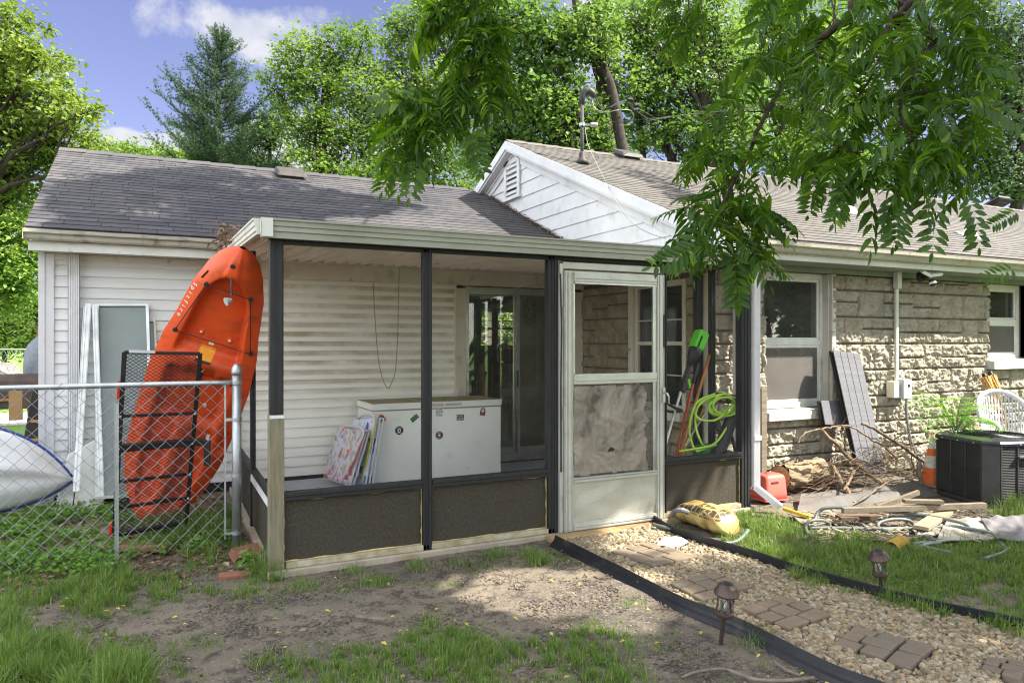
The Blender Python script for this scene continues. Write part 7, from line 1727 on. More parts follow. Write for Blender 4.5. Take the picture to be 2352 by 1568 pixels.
def stone_mat(name, cols):
    m, nt, N, L, bs = _nodes(name); g = N.new('ShaderNodeNewGeometry'); r = N.new('ShaderNodeValToRGB'); e = r.color_ramp.elements
    e[0].position = 0; e[0].color = (*cols[0], 1); e[1].position = 1; e[1].color = (*cols[-1], 1)
    for i, c in enumerate(cols[1:-1]): q = e.new((i + 1) / (len(cols) - 1)); q.color = (*c, 1)
    L.new(g.outputs['Random Per Island'], r.inputs[0]); n = N.new('ShaderNodeTexNoise'); n.inputs['Scale'].default_value = 45; n.inputs['Detail'].default_value = 5; L.new(g.outputs['Position'], n.inputs['Vector'])
    r2 = _ramp(N, .3, .7, (.6,) * 3, (1.25,) * 3); L.new(n.outputs[0], r2.inputs[0]); x = N.new('ShaderNodeMix'); x.data_type = 'RGBA'; x.blend_type = 'MULTIPLY'; x.inputs[0].default_value = 1; L.new(r.outputs[0], x.inputs[6]); L.new(r2.outputs[0], x.inputs[7])
    L.new(x.outputs[2], bs.inputs[0]); bs.inputs['Roughness'].default_value = .85; b = N.new('ShaderNodeBump'); b.inputs['Distance'].default_value = .003; L.new(n.outputs[0], b.inputs['Height']); L.new(b.outputs[0], bs.inputs['Normal']); return m
GRAV = stone_mat('tan_gravel', [(.28, .22, .135), (.19, .13, .068), (.33, .28, .195), (.22, .165, .09), (.13, .105, .075), (.30, .26, .19), (.25, .175, .08)])
rg = np.random.default_rng(3); xs_ = [p[0] for p in PATH_POLY]; ys_ = [p[1] for p in PATH_POLY]; C_ = []
N_ = 26000; px = rg.uniform(min(xs_), max(xs_), N_); py = rg.uniform(min(ys_), max(ys_), N_); k = inpoly(px, py, PATH_POLY)
for q in PAVQ:
    cx_ = sum(p[0] for p in q) / 4; cy_ = sum(p[1] for p in q) / 4; k &= ~inpoly(px, py, [(cx_ + (x - cx_) * 1.06, cy_ + (y - cy_) * 1.06) for x, y in q])
uu, vv, tt = to_uv(np.stack([px, py, px * 0], -1)); k &= (uu < 2420) & (vv < 1640)
px, py = px[k], py[k]; n1 = len(px); lvl = np.sort(rg.random(n1)); sz = rg.uniform(.011, .026, n1) * (1 + .2 * (rg.random(n1) > .9)); pz = -.006 + .024 * rg.random(n1) 
far = np.clip((tt[k] - 3.2) / 3, 0, 1); sz *= 1.0
print('gravel', n1)
o = stones('gravel', np.stack([px, py, pz], -1), sz, GRAV, .62, 4); tag(o, 'tan crushed stone gravel filling the path', 'gravel', kind='stuff')
# clods, pebbles, fallen leaves on the soil
SOILPOLY = [(-60, 1330), (200, 1290), (560, 1300), (660, 1325), (1275, 1245), (1430, 1315), (1568, 1385), (1700, 1440), (1881, 1535), (2040, 1600), (-60, 1640)]
def scatter_uv(poly, n, seed, dens=None):
    rg = np.random.default_rng(seed); us = [p[0] for p in poly]; vs = [p[1] for p in poly]
    P = [onZ(u, v, 0) for u, v in poly]; x0, x1, y0, y1 = min(p.x for p in P), max(p.x for p in P), min(p.y for p in P), max(p.y for p in P)
    x = rg.uniform(x0, x1, n); y = rg.uniform(y0, y1, n); u, v, t = to_uv(np.stack([x, y, x * 0], -1)); k = inpoly(u, v, poly) & (t > 1)
    return x[k], y[k], u[k], v[k], rg
x, y, u, v, rg = scatter_uv(SOILPOLY, 42000, 8); cl = fbm(x * 5, y * 5, 0, 4, 61); k = (cl > .525) | (rg.random(len(x)) < .06); x, y = x[k], y[k]
CLOD = stone_mat('dark_soil_clods', [(.075, .058, .048), (.11, .085, .065), (.06, .048, .04), (.14, .11, .085)])
tag(stones('soil_clods', np.stack([x, y, ground_z(x, y) + .003], -1), rg.uniform(.002, .0105, len(x)), CLOD, .6, 6, .6), 'dark crumbs of soil and worm casts on the bare ground', 'soil', kind='stuff')
x, y, u, v, rg = scatter_uv(SOILPOLY, 380, 9)
tag(stones('pebbles', np.stack([x, y, ground_z(x, y) + .004], -1), rg.uniform(.003, .009, len(x)) * (1 + (rg.random(len(x)) > .93)), GRAV, .6, 7), 'small pale pebbles scattered on the bare soil', 'pebbles', kind='stuff')
c = onZ(1514, 1400, .018) ; w_ = onZ(1188, 1348 + 7, .02)
wl_ = stones('walnut', np.array([tuple(onZ(1515, 1719 / 1.2755, .02))]), [.021], mat('walnut_husk', (.16, .09, .05), (.10, .06, .035), rough=.9, scale=60, bump=.002), 1.0, 3, .2); tag(wl_, 'round brown walnut lying in the sunlit soil patch', 'walnut')
tag(MB().tube(spline([onZ(u, v, .012) for u, v in ((1565, 1555), (1600, 1542), (1660, 1535), (1700, 1548), (1740, 1560), (1800, 1562), (1870, 1556))]), [.006] * 20 + [.009] * 29, 7).build('fallen_twig', TWIGD, smooth=True), 'thin fallen twig on the soil near the bottom edge', 'twig')
tag(MB().tube([onZ(1776, 1516, .02), onZ(1800, 1535, .015), onZ(1838, 1552, .01)], [.006, .008, .009], 7).build('fallen_twig', TWIGD, smooth=True), 'short side twig crossing the longer one at the bottom', 'twig')
tag(MB().bar(onZ(818, 1413, .008), onZ(885, 1422, .01), .03, .012).build('bark_chip', TWIGD, bevel=.004), 'dark bark chip on the bare soil left of centre', 'bark chip')
# ============================================================ GRASS
GR = leaf_mat('grass_blades', (.065, .13, .025), (.165, .25, .06), (.36, .34, .18), trans=.35, rough=.4)
def blades(name, x, y, h, w, seed, material, lean=.5, zoff=0.0, kind='stuff', label=None):
    rg = np.random.default_rng(seed); n = len(x); z = ground_z(x, y) - .006 + zoff; a = rg.uniform(0, 2 * np.pi, n); fx, fy = np.cos(a), np.sin(a)
    b = a + rg.normal(0, .9, n) + np.pi / 2 * 0; lx, ly = np.cos(b), np.sin(b); L = lean * rg.random(n) ** 1.3 * 1.6; V = np.zeros((n, 7, 3)); sx, sy = -fy, fx
    for i, (s, ww) in enumerate(((0, 1.0), (.38, .95), (.74, .62))):
        r = h * L * s ** 2; hz = h * s * np.sqrt(np.clip(1 - (L * s * .75) ** 2, .15, 1))
        for j, sg in enumerate((-1, 1)):
            V[:, 2 * i + j, 0] = x + lx * r + sg * sx * w * ww * .5; V[:, 2 * i + j, 1] = y + ly * r + sg * sy * w * ww * .5; V[:, 2 * i + j, 2] = z + hz
    r = h * L; V[:, 6, 0] = x + lx * r; V[:, 6, 1] = y + ly * r; V[:, 6, 2] = z + h * np.sqrt(np.clip(1 - (L * .85) ** 2, .08, 1))
    base = (np.arange(n) * 7)[:, None]; Q = np.concatenate([base + np.array([0, 1, 3, 2]), base + np.array([2, 3, 5, 4])]); T = base + np.array([4, 5, 6])
    o = np_mesh(name, V.reshape(-1, 3), [Q, T], material, smooth=True)
    return tag(o, label, 'grass', None, kind)
G = []
def zone(poly, n, seed, h0, h1, w, thr=0.0, sc=3.0, clump=0):
    x, y, u, v, rg = scatter_uv(poly, n, seed); f = fbm(x * sc, y * sc, 0, 4, seed + 7)
    k = rg.random(len(x)) < np.clip((f - thr) / .12, 0, 1); x, y, f = x[k], y[k], f[k]
    if clump:      # gather part of the blades into tufts
        g = 1.0 / clump; cx = (np.floor(x / g) + _hash(np.floor(x / g).astype(np.int64), np.floor(y / g).astype(np.int64), 0, 3)) * g; cy = (np.floor(y / g) + _hash(np.floor(x / g).astype(np.int64), np.floor(y / g).astype(np.int64), 1, 4)) * g
        m_ = rg.uniform(.0, .75, len(x)); x = x + (cx - x) * m_; y = y + (cy - y) * m_
    h = .66 * rg.uniform(h0, h1, len(x)) * (.55 + .9 * np.clip((f - thr) * 3, 0, 1)); return x, y, h, w * rg.uniform(.7, 1.3, len(x))
def lawn(name, label, zs, seed, lean=.5):
    A = [np.concatenate(q) for q in zip(*zs)]; print(name, len(A[0])); return blades(name, A[0], A[1], A[2], A[3], seed, GR, lean, label=label)
LAWN_R = [(1640, 1225), (1700, 1172), (1760, 1185), (1850, 1215), (1930, 1232), (2040, 1240), (2150, 1244), (2300, 1238), (2500, 1232), (2600, 1500), (2452, 1474), (2352, 1449), (2235, 1422), (2101, 1392), (1951, 1352), (1835, 1319), (1711, 1277)]
lawn('grass', 'bright green lawn between the gravel path and the scrap heap', [zone(LAWN_R, 90000, 21, .055, .10, .0040, .30, 4, 9), zone(LAWN_R, 9000, 22, .09, .16, .0045, .42, 3, 7),
     zone([(1850, 1325), (1951, 1350), (2101, 1392), (2235, 1425), (2352, 1455), (2340, 1470), (2200, 1440), (2080, 1410), (1940, 1372), (1830, 1335)], 5200, 23, .10, .19, .0042, .38, 3, 6)], 31, .75)
FRONT_C = [(615, 1600), (640, 1530), (700, 1490), (850, 1475), (930, 1440), (985, 1408), (1050, 1420), (1110, 1468), (1290, 1478), (1340, 1425), (1400, 1440), (1440, 1455), (1480, 1505), (1500, 1600)]
lawn('grass', 'patch of fresh grass on bare soil at the bottom centre', [zone(FRONT_C, 30000, 24, .05, .085, .0032, .36, 5, 10), zone([(560, 1600), (600, 1500), (720, 1450), (900, 1420), (1000, 1380), (1180, 1430), (1400, 1400), (1560, 1470), (1600, 1600)], 9000, 44, .03, .055, .003, .46, 6, 12), zone(FRONT_C, 5000, 25, .07, .12, .0036, .42, 4, 8),
     zone([(1480, 1420), (1660, 1480), (1760, 1520), (1800, 1600), (1480, 1600)], 2600, 26, .04, .07, .003, .52, 7, 9)], 32, .55)
FRONT_L = [(-80, 1620), (-80, 1440), (0, 1425), (50, 1440), (110, 1470), (190, 1500), (290, 1505), (340, 1535), (360, 1620)]
lawn('grass', 'tall bright grass clump in the bottom left corner', [zone(FRONT_L, 24000, 27, .10, .24, .0042, .30, 4, 7), zone([(-80, 1400), (200, 1430), (420, 1480), (470, 1600), (-80, 1640)], 9000, 45, .03, .07, .003, .45, 5, 10)], 33, .6)
LEFTZ = [(-80, 1190), (160, 1165), (330, 1200), (560, 1245), (600, 1290), (640, 1330), (560, 1345), (480, 1365), (380, 1390), (250, 1425), (120, 1450), (-80, 1450)]
lawn('grass', 'patchy yard grass and weeds around the chain link fence', [zone(LEFTZ, 52000, 28, .05, .11, .0034, .46, 2.6, 9), zone([(-80, 1190), (560, 1245), (760, 1340), (700, 1420), (400, 1470), (-80, 1470)], 14000, 46, .03, .06, .003, .44, 4, 10), zone([(-80, 1260), (200, 1290), (330, 1330), (260, 1410), (-80, 1440)], 22000, 29, .07, .14, .004, .36, 3, 7),
     zone([(370, 1190), (540, 1180), (560, 1290), (430, 1285), (360, 1265)], 9000, 30, .14, .28, .0036, .38, 3, 5)], 34, .8)
CURB = [(590, 1300), (620, 1330), (660, 1345), (800, 1330), (1000, 1300), (1180, 1275), (1290, 1262), (1330, 1290), (1200, 1330), (1000, 1350), (700, 1385), (640, 1390), (560, 1340)]
tf = [(622, 1318, .16, 260), (612, 1305, .2, 200), (812, 1312, .09, 90), (1238, 1290, .11, 240), (1218, 1275, .09, 160), (1140, 1278, .10, 150), (962, 1300, .09, 120), (1050, 1290, .06, 80), (850, 1335, .07, 150), (880, 1330, .06, 120), (700, 1345, .07, 120), (1452, 1385, .06, 60), (475, 1480, .05, 60),
      (600, 1520, .09, 70), (1745, 1450, .07, 50), (1740, 1475, .09, 60), (1860, 1350, .11, 100), (1535, 1215, .08, 60), (1510, 1222, .06, 40), (1700, 1200, .12, 120), (2275, 1160, .16, 100), (2330, 1170, .20, 200), (2345, 1185, .18, 200), (2300, 1185, .12, 160), (1780, 1195, .12, 120), (560, 1355, .08, 120), (440, 1470, .05, 60), (1700, 1190, .1, 90)]
xs, ys, hs, ws = [], [], [], []
rg = np.random.default_rng(77)
for u, v, h, n in tf:
    c = onZ(u, v, 0); r = rg.normal(0, .035, (n, 2)) * (1 + h * 4); xs.append(c.x + r[:, 0]); ys.append(c.y + r[:, 1]); hs.append(h * rg.uniform(.5, 1.15, n)); ws.append(np.full(n, .0034))
z_ = zone(CURB, 9000, 35, .03, .07, .003, .50, 5, 9); xs.append(z_[0]); ys.append(z_[1]); hs.append(z_[2]); ws.append(z_[3])
blades('grass', np.concatenate(xs), np.concatenate(ys), np.concatenate(hs), np.concatenate(ws), 36, GR, .75, label='scattered grass tufts along the porch curb and path edges')
# broad leaved weeds and fallen leaves
WEED = leaf_mat('weed_leaves', (.06, .15, .025), (.15, .28, .05), trans=.35)
YLF = leaf_mat('fallen_leaves', (.50, .42, .05), (.30, .30, .10), (.30, .22, .12), trans=.2)
def leaf_quads(C, size, seed, up=.5, aspect=.55, fold=True):
    """rhombic leaves: C (N,3), size (N,)"""
    rg = np.random.default_rng(seed); n = len(C); nv = rg.normal(size=(n, 3)); nv[:, 2] = np.abs(nv[:, 2]) + up * 2; nv /= np.linalg.norm(nv, axis=1)[:, None]
    t = rg.normal(size=(n, 3)); t -= nv * (t * nv).sum(1)[:, None]; t /= np.linalg.norm(t, axis=1)[:, None]; b = np.cross(nv, t); s = size[:, None]; w = s * aspect
    V = np.stack([C, C + t * s * .45 + b * w * .5 + nv * s * .08, C + t * s - nv * s * .12, C + t * s * .45 - b * w * .5 + nv * s * .08], 1)
    return V.reshape(-1, 3), (np.arange(n) * 4)[:, None] + np.array([0, 1, 2, 3])
x, y, u, v, rg = scatter_uv([(-60, 1185), (160, 1160), (540, 1215), (600, 1290), (560, 1330), (300, 1330), (-60, 1320)], 3600, 41)
k = fbm(x * 3, y * 3, 0, 3, 90) > .50; x, y = x[k], y[k]; rep = 4; X = np.repeat(x, rep) + rg.normal(0, .022, len(x) * rep); Y = np.repeat(y, rep) + rg.normal(0, .022, len(x) * rep); Z = rg.uniform(.01, .10, len(X))
V, F = leaf_quads(np.stack([X, Y, Z], -1), rg.uniform(.02, .05, len(X)), 5, .5, .7); tag(np_mesh('weeds', V, [F], WEED), 'broad leaved weeds under the fence and kayak', 'weeds', kind='stuff')
x, y, u, v, rg = scatter_uv(SOILPOLY + [], 170, 43); x2, y2 = np.concatenate([x, rg.uniform(3.0, 6.2, 60)]), np.concatenate([y, rg.uniform(2.2, 4.6, 60)])
V, F = leaf_quads(np.stack([x2, y2, ground_z(x2, y2) + .02], -1), rg.uniform(.02, .045, len(x2)), 6, 2.0, .5); tag(np_mesh('fallen_leaves', V, [F], YLF), 'small yellow fallen leaves scattered over soil and gravel', 'leaves', kind='stuff')
x = rg.uniform(-.3, .55, 900); y = rg.uniform(5.3, 7.5, 900); DLF = leaf_mat('dead_leaves', (.20, .13, .08), (.12, .08, .05), (.3, .22, .15), trans=.1)
x, y = np.concatenate([x, rg.uniform(-1.8, .5, 1500)]), np.concatenate([y, rg.uniform(5.0, 7.6, 1500)]); V, F = leaf_quads(np.stack([x, y, ground_z(x, y) + .018], -1), rg.uniform(.03, .07, len(x)), 7, 1.2, .6); tag(np_mesh('leaf_litter', V, [F], DLF), 'dry brown leaf litter under the kayak and along the wall', 'leaf litter', kind='stuff')
# debris on the roofs along the gable and in the gutters
rg = np.random.default_rng(5); n = 900; yy = rg.uniform(7.46, 10.5, n); xx = 4.76 - np.abs(rg.normal(0, .05, n)); V, F = leaf_quads(np.stack([xx, yy, np.array([LP(q) for q in yy]) + .02 + rg.uniform(0, .02, n)], -1), rg.uniform(.02, .07, n), 8, .8, .25)
tag(np_mesh('roof_litter', V, [F], DLF), 'dry leaves and twigs caught where the left roof meets the white gable', 'leaf litter', kind='stuff')
n = 260; xx = rg.uniform(.3, .62, n); yy = rg.uniform(6.2, 7.5, n); V, F = leaf_quads(np.stack([xx * 0 + .50 + rg.normal(0, .03, n), yy, 2.30 + (yy - 4.75) * .045 + rg.uniform(-.05, .1, n)], -1), rg.uniform(.04, .10, n), 9, .3, .25)
tag(np_mesh('gutter_litter', V, [F], DLF), 'brown litter hanging where the gutter meets the porch roof edge', 'leaf litter', kind='stuff')

# ============================================================ TREES
def tube_np(store, pts, rs, n=5):
    pts = np.asarray(pts, float); m = len(pts); d = np.gradient(pts, axis=0); d /= np.linalg.norm(d, axis=1)[:, None] + 1e-9
    ref = np.array([0.3, 0.2, 1.0]); a = np.cross(d, ref); a /= np.linalg.norm(a, axis=1)[:, None] + 1e-9; b = np.cross(d, a)
    ang = np.linspace(0, 2 * np.pi, n, endpoint=False); V = pts[:, None, :] + (a[:, None, :] * np.cos(ang)[None, :, None] + b[:, None, :] * np.sin(ang)[None, :, None]) * np.asarray(rs)[:, None, None]
    off = store['n']; store['V'].append(V.reshape(-1, 3)); i = np.arange(m - 1)[:, None] * n; k = np.arange(n)[None, :]; k2 = (k + 1) % n
    store['F'].append((np.stack([i + k, i + k2, i + n + k2, i + n + k], -1).reshape(-1, 4)) + off); store['n'] += m * n
def curve_pts(a, b, sag, n, rg, wob=.06):
    a = np.asarray(a, float); b = np.asarray(b, float); t = np.linspace(0, 1, n)[:, None]; L = np.linalg.norm(b - a); p = a + (b - a) * t; p[:, 2] += (4 * t * (1 - t) * sag * L)[:, 0]
    w = rg.normal(size=(n, 3)) * wob * L / n ** .5; w[0] = 0; w = np.cumsum(w, 0); w -= t * w[-1]; return p + w
def tree(name, label, cat, base, lean_top, r0, blobs, nclump, nleaf, lsize, leafm, seed, group=None, bark=None, clump_r=.55, aspect=.6, up=.5, limb_r=.35, shell=.5, extra=None):
    rg = np.random.default_rng(seed); t = thing(name, label, cat, base, group); st = {'V': [], 'F': [], 'n': 0}
    base = np.array(base, float); top = np.array(lean_top, float); tp = curve_pts(base - np.array([0, 0, .2]), top, 0, 10, rg, .03); tube_np(st, tp, np.linspace(r0, r0 * .35, 10), 9)
    C = []; wts = np.array([b[1][0] * b[1][1] * b[1][2] for b in blobs]); wts = wts ** .75; wts /= wts.sum()
    for (c, rad), w in zip(blobs, wts):
        c = np.array(c, float); rad = np.array(rad, float); q = int(np.clip((c[2] - base[2]) / max(top[2] - base[2], .1) * .8, .25, .95) * 9); s = tp[q]
        lp = curve_pts(s, c, -.06, 8, rg, .10); tube_np(st, lp, np.linspace(r0 * limb_r * .6, r0 * .07, 8), 6)
        n = max(3, int(nclump * w)); d = rg.normal(size=(n, 3)); d /= np.linalg.norm(d, axis=1)[:, None]; r = rg.random(n) ** (1 / 3) * (1 - shell) + shell * rg.random(n) ** .3
        cc = c + d * rad * 1.1 * r[:, None]; C.append(cc)
        for j in range(0, n, 3):
            s2 = lp[rg.integers(3, 8)]; tube_np(st, curve_pts(s2, cc[j], .04, 6, rg, .10), np.linspace(r0 * .09, r0 * .018, 6), 4)
    C = np.concatenate(C); n = len(C); per = nleaf // n; P = np.repeat(C, per, 0); cr = np.repeat(rg.uniform(.4, 1.5, n) * clump_r * 1.2, per)
    dd = rg.normal(size=(len(P), 3)); dd /= np.linalg.norm(dd, axis=1)[:, None]; dd *= (rg.random(len(P)) ** .6)[:, None]; dd[:, 2] *= .7; dd[:, 2] -= .25 * (dd[:, 0] ** 2 + dd[:, 1] ** 2); P = P + dd * cr[:, None]
    if extra is not None: P = extra(P)
    V, F = leaf_quads(P, rg.uniform(.45, 1.5, len(P)) * lsize, seed + 1, up, aspect)
    np_mesh('crown', V, [F], leafm, t); np_mesh('trunk', np.concatenate(st['V']), [np.concatenate(st['F'])], bark or BARK, t, smooth=True); return t
def bl(u, v, t, ru, rv, rd=None):      # crown lobe: centre by sight line and distance, radii in picture units at that distance
    p = onT(u, v, t); k = t / FPX; return ((p.x, p.y, p.z), (ru * k, (rd or (ru * .7)) * k, rv * k))
L_MAPLE = leaf_mat('maple_leaves', (.08, .14, .028), (.175, .245, .05), (.30, .19, .05), trans=.38, cs=.7)
L_MID = leaf_mat('broad_leaves', (.06, .12, .025), (.15, .235, .05), (.24, .33, .08), trans=.38, cs=.7)
L_GUM = leaf_mat('sweetgum_leaves', (.055, .12, .028), (.135, .225, .05), (.24, .33, .08), trans=.38, cs=.7)
L_OLIVE = leaf_mat('dull_leaves', (.045, .08, .035), (.09, .14, .06), (.14, .20, .08), trans=.35, cs=.7)
L_SHRUB = leaf_mat('bright_shrub_leaves', (.095, .19, .035), (.19, .30, .07), (.28, .2, .08), trans=.38, cs=.7)
def gb(u, t): p = onT(u, 784, t); return (p.x, p.y, 0.0)
def tt_(u, v, t): p = onT(u, v, t); return (p.x, p.y, p.z)
tree('maple_tree', 'yellow green maple with orange tipped shoots at the left picture edge', 'maple tree', gb(-140, 12), tt_(-120, 60, 12), .22,
     [bl(20, 40, 11.5, 90, 26), bl(-10, 130, 12, 150, 22), bl(60, 115, 11.5, 70, 22), bl(110, 135, 11.5, 55, 16), bl(10, 200, 12, 130, 34), bl(100, 200, 11.5, 70, 22), bl(30, 270, 12, 140, 34), bl(150, 232, 11.5, 60, 14), bl(175, 262, 11.5, 55, 14), bl(10, 345, 12, 130, 40), bl(120, 290, 11.8, 70, 24), bl(205, 255, 11.5, 36, 9), bl(150, 330, 12.5, 90, 22), bl(215, 335, 13, 36, 20), bl(20, 440, 12.5, 80, 55), bl(-60, 250, 12, 130, 220)],
     900, 24000, .082, L_MAPLE, 101, clump_r=.24, aspect=.75, up=.35, shell=.3)
tree('young_maple', 'bright young maple foliage filling the gap left of the house', 'maple tree', gb(-20, 15.5), tt_(-10, 520, 15.5), .12,
     [bl(20, 470, 14.5, 70, 70), bl(0, 560, 14.5, 90, 80), bl(40, 640, 15, 60, 70), bl(-40, 640, 15, 90, 90)], 300, 17000, .085, L_SHRUB, 102, clump_r=.38, aspect=.8, shell=.3)
tree('weeping_shrub', 'drooping fine leaved shrub behind the far fence', 'shrub', gb(10, 21.0), tt_(10, 740, 21), .10,
     [bl(20, 730, 21, 80, 60), bl(70, 740, 21.3, 70, 60), bl(-40, 760, 21, 80, 50), bl(60, 680, 21.5, 90, 50), bl(100, 780, 21.6, 60, 40)], 220, 16000, .12, L_MID, 103, clump_r=.5, aspect=.35, shell=.3)
tree('distant_tree', 'low pale green distant tree above the left roof ridge, the left one', 'tree', gb(250, 30), tt_(250, 345, 30), .2, [bl(215, 355, 30, 45, 24), bl(255, 350, 30, 40, 26), bl(300, 350, 30, 30, 34), bl(300, 372, 30, 110, 26), bl(355, 358, 31, 40, 26)], 200, 11000, .14, L_MID, 104, 'distant trees over the left roof', clump_r=.42, shell=.2)
tree('distant_tree', 'low pale green distant tree in front of the spruce foot', 'tree', gb(480, 30), tt_(480, 360, 30), .2, [bl(430, 375, 29, 60, 28), bl(500, 365, 29, 50, 34), bl(560, 385, 29, 60, 22), bl(400, 395, 29, 70, 20)], 200, 11000, .14, L_MID, 105, 'distant trees over the left roof', clump_r=.40, shell=.2)
# spruce / pine with upswept branch tips
def conifer():
    base = onT(505, 784, 24); base.z = 0; t = thing('spruce_tree', 'tall dark blue green spruce with upswept branch tips against the sky', 'spruce tree', base)
    rg = np.random.default_rng(55); st = {'V': [], 'F': [], 'n': 0}; k = 24 / FPX; ztop = onT(495, 66, 24).z; B = np.array(base); tube_np(st, [B, B + [0, 0, ztop * .5], B + [-.1, 0, ztop - .1]], [.22, .13, .02], 8)
    P = []; D = []
    R_ = np.array(RGT); F_ = np.array(FWD)
    def twig(p0, d, L):
        m = max(3, int(L / .06)); s = np.linspace(0, 1, m)[:, None]; q = p0 + d * L * s + np.array([0, 0, 1]) * (L * .25 * s ** 2); per = 9
        P.append(np.repeat(q, per, 0) + rg.normal(0, .012, (m * per, 3))); dr = np.repeat(d[None] * .8, m * per, 0) + rg.normal(0, .6, (m * per, 3)); D.append(dr)
    zb = onT(500, 440, 24).z; nlev = 34
    for i in range(nlev):
        f = i / (nlev - 1); z = zb + (ztop - .35 - zb) * f; Lb = (1.95 * (1 - f) ** .75 + .12) * rg.uniform(.7, 1.15)
        for j in range(5 if f < .85 else 4):
            a = rg.uniform(0, 2 * np.pi); dirh = R_ * math.cos(a) + F_ * math.sin(a); L = Lb * rg.uniform(.35, 1.3)
            if math.cos(a) < -.5 and .38 < f < .62: L *= 1.6
            if math.cos(a) > .5 and f < .3: L *= 1.35
            p0 = B + np.array([0, 0, z]); rise = rg.uniform(.1, .7); n = 7; s = np.linspace(0, 1, n)[:, None]; q = p0 + dirh * L * s + np.array([0, 0, 1]) * (L * rise * s ** 1.8)
            tube_np(st, q, np.linspace(.03 * (1 - f) + .01, .006, n), 4)
            for s_ in np.linspace(.3, 1, max(3, int(L / .17))):
                pp = p0 + dirh * L * s_ + np.array([0, 0, 1]) * (L * rise * s_ ** 1.8)
                for _ in range(3): dd = dirh * .6 + rg.normal(0, .5, 3) + np.array([0, 0, .55]); dd /= np.linalg.norm(dd); twig(pp, dd, rg.uniform(.2, .42))
    for _ in range(6): dd = np.array([0, 0, 1]) + rg.normal(0, .18, 3); twig(B + np.array([-.05, 0, ztop - .75]), dd / np.linalg.norm(dd), rg.uniform(.5, .8))
    P = np.concatenate(P); D = np.concatenate(D); D /= np.linalg.norm(D, axis=1)[:, None]; sd = np.cross(D, rg.normal(size=D.shape)); sd /= np.linalg.norm(sd, axis=1)[:, None]; n = len(P); L = rg.uniform(.06, .11, n)[:, None]
    V = np.stack([P - sd * .008, P + sd * .008, P + D * L], 1).reshape(-1, 3); print('needles', n)
    np_mesh('crown', V, [(np.arange(n) * 3)[:, None] + np.array([0, 1, 2])], leaf_mat('spruce_needles', (.025, .05, .024), (.05, .09, .038), (.09, .135, .05), trans=.2), t); np_mesh('trunk', np.concatenate(st['V']), [np.concatenate(st['F'])], BARK, t, smooth=True)
conifer()
tree('distant_tree', 'dark small leaved tree between the spruce and the taller trees', 'tree', gb(620, 26), tt_(620, 330, 26), .16, [bl(590, 330, 26, 44, 26), bl(610, 300, 26, 30, 30), bl(640, 260, 26, 26, 50), bl(580, 370, 26, 50, 16), bl(560, 300, 26, 26, 20)], 120, 6500, .12, L_OLIVE, 106, 'distant trees over the left roof', clump_r=.38, shell=.3)
tree('backyard_tree', 'tall leafy tree right of the spruce with sky showing through its crown', 'tree', gb(740, 23), tt_(750, 150, 23), .26,
     [bl(690, 120, 23, 50, 45), bl(650, 195, 23, 50, 50), bl(760, 110, 23, 55, 50), bl(830, 110, 23, 50, 55), bl(720, 200, 23, 75, 50), bl(830, 210, 23, 75, 60), bl(700, 290, 23, 75, 40), bl(790, 300, 23, 80, 60), bl(880, 300, 23.5, 60, 80), bl(720, 370, 22.5, 60, 30), bl(820, 395, 23, 110, 36)], 560, 19000, .115, L_MID, 107, 'tall trees behind the house', clump_r=.50, aspect=.75, shell=.35)
tree('backyard_tree', 'tall leafy tree behind the hanging walnut branch at centre left', 'tree', gb(960, 24), tt_(960, 120, 24), .28,
     [bl(900, 110, 24, 45, 60), bl(950, 60, 24, 60, 60), bl(1020, 60, 24, 70, 90), bl(930, 190, 24, 70, 70), bl(1020, 200, 24, 80, 80), bl(950, 300, 24, 70, 70), bl(1040, 330, 24, 80, 70), bl(960, 400, 24, 90, 40), bl(1060, 410, 24, 70, 50), bl(1110, 120, 24, 60, 120)], 560, 19000, .115, L_MID, 108, 'tall trees behind the house', clump_r=.50, aspect=.75, shell=.35)
def gum(label, ub, tb, topu, topv, r0, blobs, n, nl, seed, mat_=L_GUM, sz=.11, cr=.42):
    return tree('backyard_tree', label, 'tree', gb(ub, tb), tt_(topu, topv, tb), r0, blobs, n, nl, sz, mat_, seed, 'tall trees behind the house', clump_r=cr, aspect=.85, shell=.3, up=.3, limb_r=.5)
gum('large tree with a thick forked dark limb above the gable', 1440, 19, 1385, -60, .38,
    [bl(1180, 40, 18, 70, 60), bl(1260, 90, 18, 70, 70), bl(1180, 170, 18.5, 70, 80), bl(1280, 210, 18, 80, 70), bl(1370, 60, 18, 70, 80), bl(1250, 300, 18.5, 90, 50), bl(1340, 280, 18.5, 70, 60), bl(1340, 380 - 30, 19, 90, 36), bl(1160, 280, 19, 60, 70), bl(1120, 350, 19, 70, 60)], 620, 21000, 109)
gum('large tree standing right of the electric mast with a slim trunk', 1620, 20, 1600, -60, .30,
    [bl(1450, 60, 19.5, 70, 70), bl(1540, 90, 20, 80, 80), bl(1450, 180, 19.5, 70, 60), bl(1560, 200, 20, 90, 70), bl(1480, 290, 20, 90, 60), bl(1590, 310, 20, 80, 60), bl(1640, 60, 20, 80, 90), bl(1680, 190, 20, 80, 90), bl(1680, 320, 20, 80, 70)], 620, 20000, 110)
tree('backyard_tree', 'bushy tree seen through the kitchen windows from the porch', 'tree', (11.0, 22.0, 0), (11.0, 22.0, 3.2), .2, [((11.0, 22.0, 2.0), (3.2, 1.5, 1.4)), ((9.5, 21.5, 1.2), (2.4, 1.2, 1.1)), ((12.4, 22, 1.3), (2.2, 1.2, 1.2)), ((11.0, 22, 3.3), (2.4, 1.4, 1.0))], 200, 16000, .16, L_MID, 140, 'tall trees behind the house', clump_r=.5)
